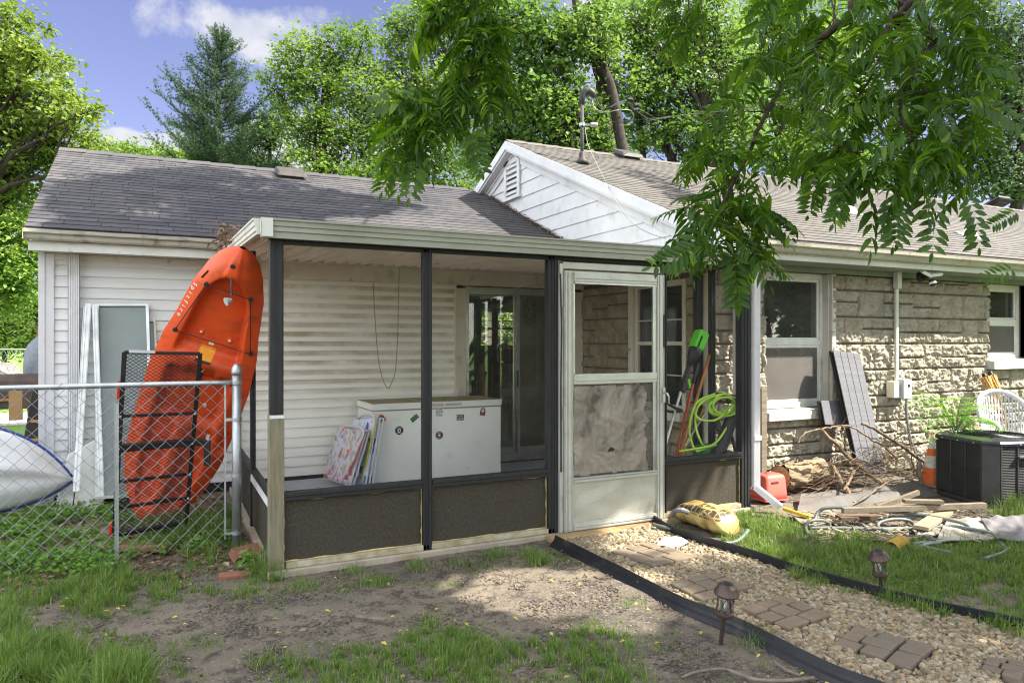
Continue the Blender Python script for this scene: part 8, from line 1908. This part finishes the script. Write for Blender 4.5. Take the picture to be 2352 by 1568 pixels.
# two bare dark limbs of the gum tree seen between leaves
gt = bpy.data.objects.get('backyard_tree.002') or bpy.data.objects['backyard_tree']
gt = [o for o in bpy.data.objects if o.get('label') == 'large tree with a thick forked dark limb above the gable'][0]
def limb_part(parent, pts, t, r0, r1, name='limb'):
    P = spline([onT(u, v, t) for u, v in pts], 6); st = {'V': [], 'F': [], 'n': 0}; tube_np(st, [tuple(p) for p in P], np.linspace(r0 * .78, r1 * .78, len(P)), 9); return np_mesh(name, np.concatenate(st['V']), [np.concatenate(st['F'])], BARK, parent, smooth=True)
limb_part(gt, [(1455, 430), (1428, 330), (1412, 240), (1400, 190), (1368, 120), (1335, 70), (1318, -20)], 18.3, .20, .11)
limb_part(gt, [(1385, 165), (1345, 110), (1318, 85)], 18.3, .10, .05); limb_part(gt, [(1225, -20), (1235, 30), (1262, 100), (1275, 130)], 18.3, .09, .05)
limb_part(gt, [(1335, 430), (1290, 330), (1245, 285), (1210, 262)], 18.3, .11, .04); limb_part(gt, [(1300, 430), (1240, 350), (1190, 318)], 18.3, .08, .04)
g2 = [o for o in bpy.data.objects if o.get('label') == 'large tree standing right of the electric mast with a slim trunk'][0]
limb_part(g2, [(1480, 420), (1470, 300), (1462, 200), (1455, 60), (1450, -20)], 20.0, .15, .11); limb_part(g2, [(1540, 420), (1535, 240), (1560, 180), (1590, 160)], 20.0, .09, .04); limb_part(g2, [(1610, 420), (1612, 250), (1610, 120), (1600, -20)], 20.0, .14, .10); limb_part(g2, [(1550, 60), (1595, 110), (1610, 160)], 20.0, .05, .07)
gum('dull green tree behind the right half of the roof, the left one', 1800, 24, 1800, 40, .3,
    [bl(1760, 60, 24, 90, 90), bl(1880, 80, 24, 100, 100), bl(1780, 210, 24, 90, 90), bl(1900, 240, 24, 100, 90), bl(1800, 350, 24, 110, 70), bl(1930, 380, 24, 90, 60)], 440, 17000, 111, L_GUM, .13, .5)
gum('dull green tree behind the right half of the roof, the middle one', 2080, 26, 2080, 40, .3,
    [bl(2000, 60, 26, 90, 90), bl(2110, 80, 26, 100, 100), bl(2040, 220, 26, 100, 90), bl(2160, 240, 26, 90, 90), bl(2060, 370, 26, 110, 70), bl(2200, 380, 26, 90, 60)], 440, 17000, 112, L_OLIVE, .13, .5)
gum('dull green tree with thin stems at the right picture edge', 2320, 25, 2320, 60, .3,
    [bl(2250, 40, 25, 80, 60), bl(2340, 90, 25, 90, 90), bl(2270, 180, 25, 80, 80), bl(2360, 250, 25, 80, 90), bl(2280, 320, 25, 80, 70), bl(2340, 400, 25, 90, 60), bl(2250, 420, 25, 60, 40)], 480, 16000, 113, L_OLIVE, .125, .45)

for i, (x, y, h) in enumerate(((17.5, -6, 8), (9, -15, 10), (22, -1.5, 8), (-6, -14, 9))):
    tree('neighbouring_tree', ('leafy tree mirrored in the windows, the one due right of the yard', 'leafy tree mirrored in the windows, the one behind the yard', 'leafy tree beyond the far end of the house front', 'leafy tree behind the left side of the yard')[i], 'tree', (x, y, 0), (x, y, h * .7), .25,
         [((x + dx * 2.0, y + dy * 2.0, h * fz), (3.0, 3.0, 2.2)) for dx, dy, fz in ((0, 0, .85), (1, .3, .6), (-1, .4, .6), (.2, -1, .5), (-.3, 1, .45), (0, 0, .22))], 240, 22000, .30, L_MID, 130 + i, 'trees around the yard', clump_r=.6, aspect=.8)
# ---------------- mimosa seedling behind the AC
def ferny():
    b0 = onT(2195, 1010, 7.2); base = Vector((b0.x, b0.y + .3, 0)); t = thing('mimosa_seedling', 'feathery green mimosa seedling growing behind the air conditioner', 'plant', base); V = []; st = {'V': [], 'F': [], 'n': 0}; rg = np.random.default_rng(8); Q = []
    crown_ = onT(2195, 985, 7.2); tube_np(st, [tuple(base), tuple(base.lerp(crown_, .6)), tuple(crown_)], [.012, .01, .008], 6)
    tips = [(2085, 925), (2105, 935), (2140, 925), (2170, 915), (2100, 968), (2120, 985), (2215, 915), (2240, 925), (2260, 940), (2280, 935), (2262, 965), (2240, 985), (2285, 975), (2150, 960), (2200, 940), (2160, 1000), (2130, 1010), (2300, 985), (2225, 960), (2185, 965)]
    for i, (u, v) in enumerate(tips):
        T_ = onT(u, v, 7.0 + rg.uniform(-.25, .3)); s0 = crown_ + Vector((0, 0, rg.uniform(-.15, .02))); pts = [s0.lerp(T_, f) + Vector((0, 0, .28 * math.sin(f * math.pi) * (T_ - s0).length)) for f in np.linspace(0, 1, 12)]
        tube_np(st, [tuple(p) for p in pts], np.linspace(.004, .0015, 12), 4)
        for k in range(3, 12):
            d = (pts[k] - pts[k - 1]).normalized(); sd = Vector((-d.y, d.x, 0)).normalized() if abs(d.z) < .99 else Vector((1, 0, 0))
            for sg in (-1, 1):
                dr = (sd * sg * .85 + d * .45 + Vector((0, 0, -.12))).normalized(); L = .10 * math.sin(math.pi * (k - 1) / 12) + .02; m = int(L / .006); w = dr.cross(Vector((0, 0, 1))).normalized()
                for q in range(m):
                    p = pts[k] + dr * (q * .006)
                    for s2 in (-1, 1): e = (w * s2 + dr * .35 + Vector((0, 0, .15))).normalized() * .019; Q += [p - dr * .0022, p + e * .5 - dr * .0022, p + e, p + e * .5 + dr * .0028]
    Q = np.array([tuple(q) for q in Q]); n = len(Q) // 4; np_mesh('leaves', Q, [(np.arange(n) * 4)[:, None] + np.array([0, 1, 2, 3])], leaf_mat('mimosa_leaf', (.12, .30, .03), (.2, .42, .05), trans=.5), t); np_mesh('stem', np.concatenate(st['V']), [np.concatenate(st['F'])], mat('green_stem', (.12, .2, .05)), t)
ferny()

# ---------------- the walnut tree overhead: compound leaves
def frond(rg, L=.40, npair=8, droop=.5, simple=False):
    """leaf along +x, drooping; returns verts and quads/tris"""
    V = []; Fq = []; Ft = []
    def rach(s): return np.array([L * s * (1 - .25 * droop * s), .02 * math.sin(s * 3) * L, -droop * L * s ** 1.7])
    def leaflet(p, d, ln, w, dr):
        d = d / np.linalg.norm(d); n_ = np.cross(d, [0, 0, 1.0]); n_ /= np.linalg.norm(n_) + 1e-9; up = np.cross(n_, d)
        i = len(V); dn = np.array([0, 0, -1.0])
        m1 = p + d * ln * .33 + dn * dr * ln * .10; m2 = p + d * ln * .68 + dn * dr * ln * .32; tp = p + d * ln * .97 + dn * dr * ln * .72; k = .18 * w
        if simple:
            V.extend([p, m1 + n_ * w * .5, tp, m1 - n_ * w * .5]); Fq.append([i, i + 1, i + 2, i + 3]); return
        V.extend([p, m1, m2, tp, m1 + n_ * w * .5 - up * -k, m2 + n_ * w * .40 + up * k, m1 - n_ * w * .5 + up * k, m2 - n_ * w * .40 + up * k])
        Ft.extend([[i, i + 4, i + 1], [i, i + 1, i + 6], [i + 2, i + 5, i + 3], [i + 2, i + 3, i + 7]]); Fq.extend([[i + 1, i + 4, i + 5, i + 2], [i + 1, i + 2, i + 7, i + 6]])
    if not simple:      # the leaf stalk as a thin ribbon
        for k in range(8):
            a, b = rach(k / 8), rach((k + 1) / 8); i = len(V); V.extend([a + [0, .0012, 0], a - [0, .0012, 0], b - [0, .0010, 0], b + [0, .0010, 0]]); Fq.append([i, i + 1, i + 2, i + 3])
    for k in range(npair):
        s = .18 + .78 * k / (npair - 1 + .6); p = rach(s); t = rach(min(s + .03, 1)) - rach(s - .03); t /= np.linalg.norm(t); sd = np.cross(t, [0, 0, 1.0]); sd /= np.linalg.norm(sd) + 1e-9
        ln = L * .24 * (.75 + .45 * math.sin(math.pi * (.25 + .6 * k / npair))) * rg.uniform(.85, 1.15)
        for sg in (-1, 1): leaflet(p, sd * sg * .9 + t * rg.uniform(.35, .65) + np.array([0, 0, -rg.uniform(0, .25)]), ln, ln * rg.uniform(.30, .36), rg.uniform(.2, .9))
    t = rach(1) - rach(.96); leaflet(rach(1) * .99, t, L * .2, L * .065, .3)
    return np.array(V), np.array(Fq).reshape(-1, 4), (np.array(Ft).reshape(-1, 3) if Ft else np.zeros((0, 3), int))
rg = np.random.default_rng(17)
PRO = [frond(rg, 1.0, rg.integers(6, 10), rg.uniform(.15, .95)) for _ in range(14)]; PRS = [frond(rg, 1.0, 7, rg.uniform(.2, .7), True) for _ in range(6)]
def place_fronds(name, P, A, Lh, protos, material, parent, seed, tilt=None):
    rg = np.random.default_rng(seed); V = []; FQ = []; FT = []; off = 0
    for i in range(len(P)):
        v, q, t = protos[rg.integers(len(protos))]; a = A[i]; ca, sa = math.cos(a), math.sin(a); tl = rg.uniform(-.35, .5) if tilt is None else tilt[i]; ct, s_t = math.cos(tl), math.sin(tl); ro = rg.normal(0, .35); cr, sr = math.cos(ro), math.sin(ro)
        M_ = np.array([[ca, -sa, 0], [sa, ca, 0], [0, 0, 1]]) @ np.array([[ct, 0, s_t], [0, 1, 0], [-s_t, 0, ct]]) @ np.array([[1, 0, 0], [0, cr, -sr], [0, sr, cr]])
        V.append((v * Lh[i]) @ M_.T + P[i]); FQ.append(q + off)
        if len(t): FT.append(t + off)
        off += len(v)
    fs = [np.concatenate(FQ)] + ([np.concatenate(FT)] if FT else []); return np_mesh(name, np.concatenate(V), fs, material, parent)
L_WAL = leaf_mat('walnut_leaves', (.024, .072, .008), (.062, .142, .015), (.18, .30, .042), trans=.58, rough=.38, spec=.4)
wb = Vector((4.1, -1.5, 0)); walnut = thing('walnut_tree', 'walnut tree whose leafy branches hang into the top of the picture', 'walnut tree', wb)
st = {'V': [], 'F': [], 'n': 0}; rgw = np.random.default_rng(6)
hub = np.array([4.0, -.9, 5.2]); tube_np(st, curve_pts(np.array(wb) - [0, 0, .2], hub, 0, 9, rgw, .03), np.linspace(.27, .2, 9), 12)
def wlimb(path, r0, r1, start=None, n=5):
    P = [onT(u, v, t * (1 - .24 * min(1, max(0, (u - 1820) / 90)))) for u, v, t in path]
    if start is not None: P = [Vector(start)] + P
    Q = np.array([tuple(p) for p in spline(P, n)]); Q[1:-1] += rgw.normal(0, .004, Q[1:-1].shape); tube_np(st, Q, np.linspace(r0 * .5, r1 * .8, len(Q)), 7); return Q
mid1 = hub + np.array([-.3, 2.2, 1.0]); tube_np(st, curve_pts(hub, mid1, .05, 8, rgw), np.linspace(.17, .09, 8), 9)
mid2 = np.array([2.2, 3.2, 5.3]); tube_np(st, curve_pts(mid1, mid2, .05, 8, rgw), np.linspace(.08, .04, 8), 8)
B1 = wlimb([(2010, -120, 4.0), (1978, 0, 3.95), (1961, 30, 3.9), (1901, 77, 3.85), (1858, 123, 3.8), (1821, 167, 3.75), (1760, 260, 3.7), (1725, 340, 3.65), (1675, 437, 3.6), (1650, 500, 3.6)], .05, .008, mid1)
B2 = wlimb([(2110, -120, 3.9), (2106, 0, 3.8), (2141, 87, 3.75), (2131, 120, 3.7), (2085, 170, 3.7), (2068, 213, 3.65), (2068, 267, 3.6), (2100, 320, 3.6)], .045, .007, mid1)
B3 = wlimb([(2120, -100, 3.9), (2088, 0, 3.85), (2061, 33, 3.8), (2008, 100, 3.75), (1985, 160, 3.7)], .03, .006, mid1)
B4 = wlimb([(2101, 7, 3.8), (2068, 67, 3.75), (2035, 110, 3.7), (2000, 170, 3.7), (1960, 240, 3.6)], .018, .005)
B5 = wlimb([(1130, -150, 3.9), (1097, 0, 3.8), (1097, 43, 3.8), (1101, 100, 3.75), (1106, 140, 3.7), (1091, 175, 3.7), (1060, 230, 3.7)], .03, .006, mid2)
B6 = wlimb([(2068, 213, 3.65), (2140, 210, 3.6), (2200, 170, 3.6), (2240, 150, 3.6)], .012, .004); B7 = wlimb([(2085, 170, 3.7), (2180, 260, 3.6), (2210, 340, 3.6)], .012, .004)
B8 = wlimb([(1560, -80, 5.6), (1580, 0, 5.5), (1590, 60, 5.4)], .02, .006, mid1); B9 = wlimb([(1105, 140, 3.7), (1150, 220, 3.7), (1190, 270, 3.65)], .008, .003); B10 = wlimb([(1091, 175, 3.7), (1000, 210, 3.7), (930, 225, 3.65)], .008, .003)
B11 = wlimb([(1821, 167, 3.75), (1900, 280, 3.65), (1960, 350, 3.6)], .010, .003); B12 = wlimb([(1760, 260, 3.7), (1700, 260, 3.7), (1650, 290, 3.7)], .008, .003)
W1P = [(945, -10), (1130, -10), (1140, 60), (1165, 110), (1180, 190), (1165, 240), (1115, 262), (1090, 275), (1060, 280), (1000, 320), (960, 360), (925, 370), (900, 380), (880, 330), (870, 250), (900, 215), (965, 225), (1030, 190), (1040, 120), (980, 70)]
W2P = [(1745, -20), (1700, 110), (1650, 200), (1600, 300), (1570, 360), (1600, 400), (1590, 450), (1560, 490), (1545, 560), (1590, 600), (1680, 620), (1745, 560), (1760, 470), (1745, 420), (1790, 370), (1880, 385), (1980, 400), (2080, 415), (2190, 430), (2230, 390), (2260, 330), (2300, 220), (2290, 80), (2230, -20)]
def fill(poly, n, t0, t1, seed, branches):
    rg = np.random.default_rng(seed); us = [p[0] for p in poly]; vs = [p[1] for p in poly]; P = []; A = []; Lh = []; Tl = []; allb = np.concatenate(branches); bu, bv, bt = to_uv(allb)
    fw = math.atan2(FWD.y, FWD.x)
    while len(P) < n:
        u, v = rg.uniform(min(us), max(us)), rg.uniform(min(vs), max(vs)); dk = 1 - .24 * min(1, max(0, (u - 1820) / 90))
        if not inpoly(np.array([u]), np.array([v]), poly)[0]: continue
        if fbm(u / 45.0, v / 45.0, 0, 2, seed) < .36: continue
        t = rg.uniform(t0, t1) * dk; c = np.array(onT(u, v, t)); j = np.argmin((bu - u) ** 2 + (bv - v) ** 2 + 3000 * rg.random(len(bu))); away = c - allb[j]; a = math.atan2(away[1], away[0]) + rg.normal(0, .7); L = rg.uniform(.20, .34) * (.4 + .6 * dk)
        s = c - np.array([math.cos(a), math.sin(a), -.45]) * L * .45
        P.append(s); A.append(a); Lh.append(L)
        if rg.random() < .22: tube_np(st, curve_pts(allb[j], s, .05, 5, rg, .06), np.linspace(.004, .002, 5), 4)
    return np.array(P), A, Lh
parts = [fill(W1P, 150, 3.45, 4.0, 5, [B5, B9, B10]), fill(W2P, 195, 3.3, 4.1, 6, [B1, B2, B3, B4, B6, B7, B11, B12]),
         fill([(1490, -10), (1640, -10), (1630, 90), (1590, 120), (1530, 90)], 34, 5.2, 5.7, 7, [B8]), fill([(1530, 480), (1760, 440), (1765, 600), (1700, 640), (1560, 600)], 30, 3.45, 3.8, 9, [B1]),
         fill([(1780, 330), (2220, 330), (2200, 440), (1800, 400)], 30, 3.3, 3.8, 10, [B2, B7, B11])]
Pq = np.concatenate([p[0] for p in parts]); Aq = sum([list(p[1]) for p in parts], []); Lq = sum([list(p[2]) for p in parts], [])
# single hanging leaves that show clearly in the photograph: (u, v of base, t, heading in picture degrees, length)
SP = [(1625, 560, 3.45, 200, .34), (1680, 560, 3.5, 275, .36), (2070, 420, 3.5, 265, .34), (1950, 400, 3.5, 250, .3), (2150, 440, 3.5, 262, .34), (2215, 430, 3.5, 285, .36), (1870, 380, 3.5, 265, .3), (1080, 285, 3.6, 285, .30), (960, 320, 3.6, 262, .34), (1000, 220, 3.6, 185, .40), (2180, 130, 3.5, 350, .42), (2200, 210, 3.5, 330, .40),
      (2120, 200, 3.5, 300, .36), (2040, 430, 3.45, 275, .34), (2340, 615, 3.2, 190, .2), (2345, 480, 3.4, 205, .2), (1790, 110, 3.7, 215, .4), (1720, 220, 3.7, 205, .42), (1640, 500, 3.5, 225, .34), (1720, 480, 3.5, 330, .3)]
rw = np.array(RGT); P2 = []; V_ = []; FQ = []; FT = []; off = 0
for u, v, t, hd, L in SP:
    q_ = 1 - .24 * min(1, max(0, (u - 1820) / 90)); t *= q_; L *= q_ * .95
    vv, q, tr_ = PRO[rg.integers(len(PRO))]; h = R(hd); ex = rw * math.cos(h) + np.array([0, 0, 1]) * math.sin(h) + np.array(FWD) * -.2; ex /= np.linalg.norm(ex); ez = -np.array(FWD) * .85 + np.array([0, 0, .4]); ez -= ex * ez.dot(ex); ez /= np.linalg.norm(ez); ey = np.cross(ez, ex)
    flat = vv * np.array([1, 1, .35]); V_.append((flat[:, :1] * ex + flat[:, 1:2] * ey + flat[:, 2:] * ez) * L + np.array(onT(u, v, t))); FQ.append(q + off); FT.append(tr_ + off); off += len(vv)
# ---- overhead crown, outside the frame, that shades the yard, porch and left roof
SUNV = np.array(SUN)
LIT_UV = [[(985, 1330), (1120, 1305), (1300, 1310), (1440, 1340), (1500, 1370), (1430, 1400), (1500, 1425), (1400, 1450), (1250, 1440), (1180, 1385), (1010, 1365)],
          [(1350, 1215), (1500, 1195), (1640, 1225), (1760, 1275), (1700, 1290), (1600, 1270), (1560, 1300), (1400, 1260)], [(1540, 1150), (2000, 1165), (2200, 1185), (2352, 1190), (2352, 1220), (2100, 1236), (1880, 1232), (1700, 1215), (1600, 1205)],
          [(1740, 1060), (2060, 1050), (2160, 1090), (2300, 1165), (1740, 1180)]]
def shade(points, z0, z1, seed, keep=1.0):
    rg = np.random.default_rng(seed); pts = np.asarray(points); z = rg.uniform(z0, z1, len(pts)); s = (z - pts[:, 2]) / SUNV[2]; Q = pts + SUNV * s[:, None]
    u, v, t = to_uv(Q); vis = (t > .3) & (u > -60) & (u < 2412) & (v > -90); return Q[(~vis) & (rg.random(len(Q)) < keep)]
rg = np.random.default_rng(90); S_ = []
def gpts(x0, x1, y0, y1, n, z=0.0): return np.stack([rg.uniform(x0, x1, n), rg.uniform(y0, y1, n), np.full(n, z)], -1)
g = gpts(-3.5, 8.5, 1.0, 7.8, 12000); u, v, t = to_uv(g); k = t > .5
for poly in LIT_UV: k &= ~inpoly(u, v, poly)
holes_ = fbm(g[:, 0] * 2.2, g[:, 1] * 2.2, 0, 3, 71) > .30; g = g[k & holes_]; S_.append(shade(g, 6.6, 8.6, 1))
g = np.stack([rg.uniform(.3, 3.6, 1300), np.full(1300, 4.8), rg.uniform(.05, 2.3, 1300)], -1); S_.append(shade(g, 6.6, 8.4, 2))
g = np.stack([rg.uniform(-1.2, .8, 900), np.full(900, 7.75), rg.uniform(.3, 2.4, 900)], -1); k = fbm(g[:, 0] * 2, g[:, 2] * 2, 0, 2, 9) > .38; S_.append(shade(g[k], 6.8, 8.6, 3))
ROOF_SH = [(85, 430), (150, 400), (225, 400), (300, 385), (420, 380), (560, 390), (650, 412), (720, 422), (800, 440), (880, 450), (1000, 475), (900, 500), (800, 500), (650, 520), (560, 540), (420, 545), (70, 525)]
uu = rg.uniform(60, 1010, 5200); vv = rg.uniform(370, 550, 5200); k = inpoly(uu, vv, ROOF_SH); RP = np.array([tuple(on_wing(a, b)) for a, b in zip(uu[k], vv[k])]); k2 = fbm(RP[:, 0] * 2.6, RP[:, 1] * 4.0, 0, 3, 12) > .465; RP = RP[k2]; sel = rg.random(len(RP)) < .85; S_.append(shade(RP[sel], 6.9, 8.4, 4))
RS2 = [(1365, 380), (1450, 378), (1520, 395), (1600, 430), (1640, 470), (1560, 470), (1480, 440), (1400, 405)]
uu = rg.uniform(1350, 1650, 700); vv = rg.uniform(370, 475, 700); k = inpoly(uu, vv, RS2); RP = np.array([tuple(on_main(a, b)) for a, b in zip(uu[k], vv[k])]); sel = rg.random(len(RP)) < .5; S_.append(shade(RP[sel], 7.0, 8.6, 5))
CQ = np.concatenate(S_); CL_ = rg.uniform(.38, .62, len(CQ)); CQ[:, 2] += 0.0
def hits1(P):      # which overhead leaves would put shade where the photograph is sunlit
    s = P[:, 2] / SUNV[2]; gq = P - SUNV * s[:, None]; u, v, t = to_uv(gq); bad = np.zeros(len(P), bool)
    for poly in LIT_UV: bad |= inpoly(u, v, poly) & (t > .5)
    s = (P[:, 1] - 5.5) / SUNV[1]; w = P - SUNV * s[:, None]; bad |= (s > 0) & (w[:, 0] > 4.9) & (w[:, 0] < 12) & (w[:, 2] > -.4) & (w[:, 2] < 1.95)
    bad |= (gq[:, 0] > 5.0) & (gq[:, 1] > 4.3) & (gq[:, 1] < 5.6)
    nrm = np.array([0, -.434, 1.0]); s = (P @ nrm - (4.51 - .434 * 9.7)) / (SUNV @ nrm); w = P - SUNV * s[:, None]; u, v, t = to_uv(w); bad |= (w[:, 0] > 4.6) & (w[:, 1] > 5.0) & (w[:, 1] < 9.8) & ~inpoly(u, v, RS2)
    nrm = np.array([0, -.43, 1.0]); s = (P @ nrm - (4.0 - .43 * 10.94)) / (SUNV @ nrm); w = P - SUNV * s[:, None]; u, v, t = to_uv(w); bad |= (w[:, 0] > -1.3) & (w[:, 0] < 4.8) & (w[:, 1] > 7.4) & (w[:, 1] < 11.0) & ~inpoly(u, v, ROOF_SH)
    return bad
CA_ = rg.uniform(0, 6.28, len(CQ)); k = np.ones(len(CQ), bool)
for f_ in (.1, .5, .95):
    for g_ in (-.14, .14): k &= ~hits1(CQ + np.stack([(np.cos(CA_) * f_ - np.sin(CA_) * g_) * CL_, (np.sin(CA_) * f_ + np.cos(CA_) * g_) * CL_, -CL_ * .4 * f_ ** 1.7], -1))
CQ = CQ[k]; CL_ = CL_[k]; CA_ = CA_[k]; print('shade fronds', len(CQ))
ob = place_fronds('crown', CQ, CA_, CL_, PRS, L_WAL, walnut, 12)
v1 = place_fronds('crown', Pq, Aq, Lq, PRO, L_WAL, walnut, 13)
np_mesh('crown', np.concatenate(V_), [np.concatenate(FQ), np.concatenate(FT)], L_WAL, walnut)
for k in range(46):
    q = CQ[rg.integers(len(CQ))]; u, v, t = to_uv(np.array([q, (q + hub) / 2])); 
    if ((t > .3) & (u > -40) & (u < 2400) & (v > -60)).any(): continue
    tube_np(st, curve_pts(hub + np.array([0, 0, rg.uniform(0, .8)]), q, .06, 8, rg, .05), np.linspace(.07, .008, 8), 6)
np_mesh('trunk', np.concatenate(st['V']), [np.concatenate(st['F'])], BARKD, walnut, smooth=True)
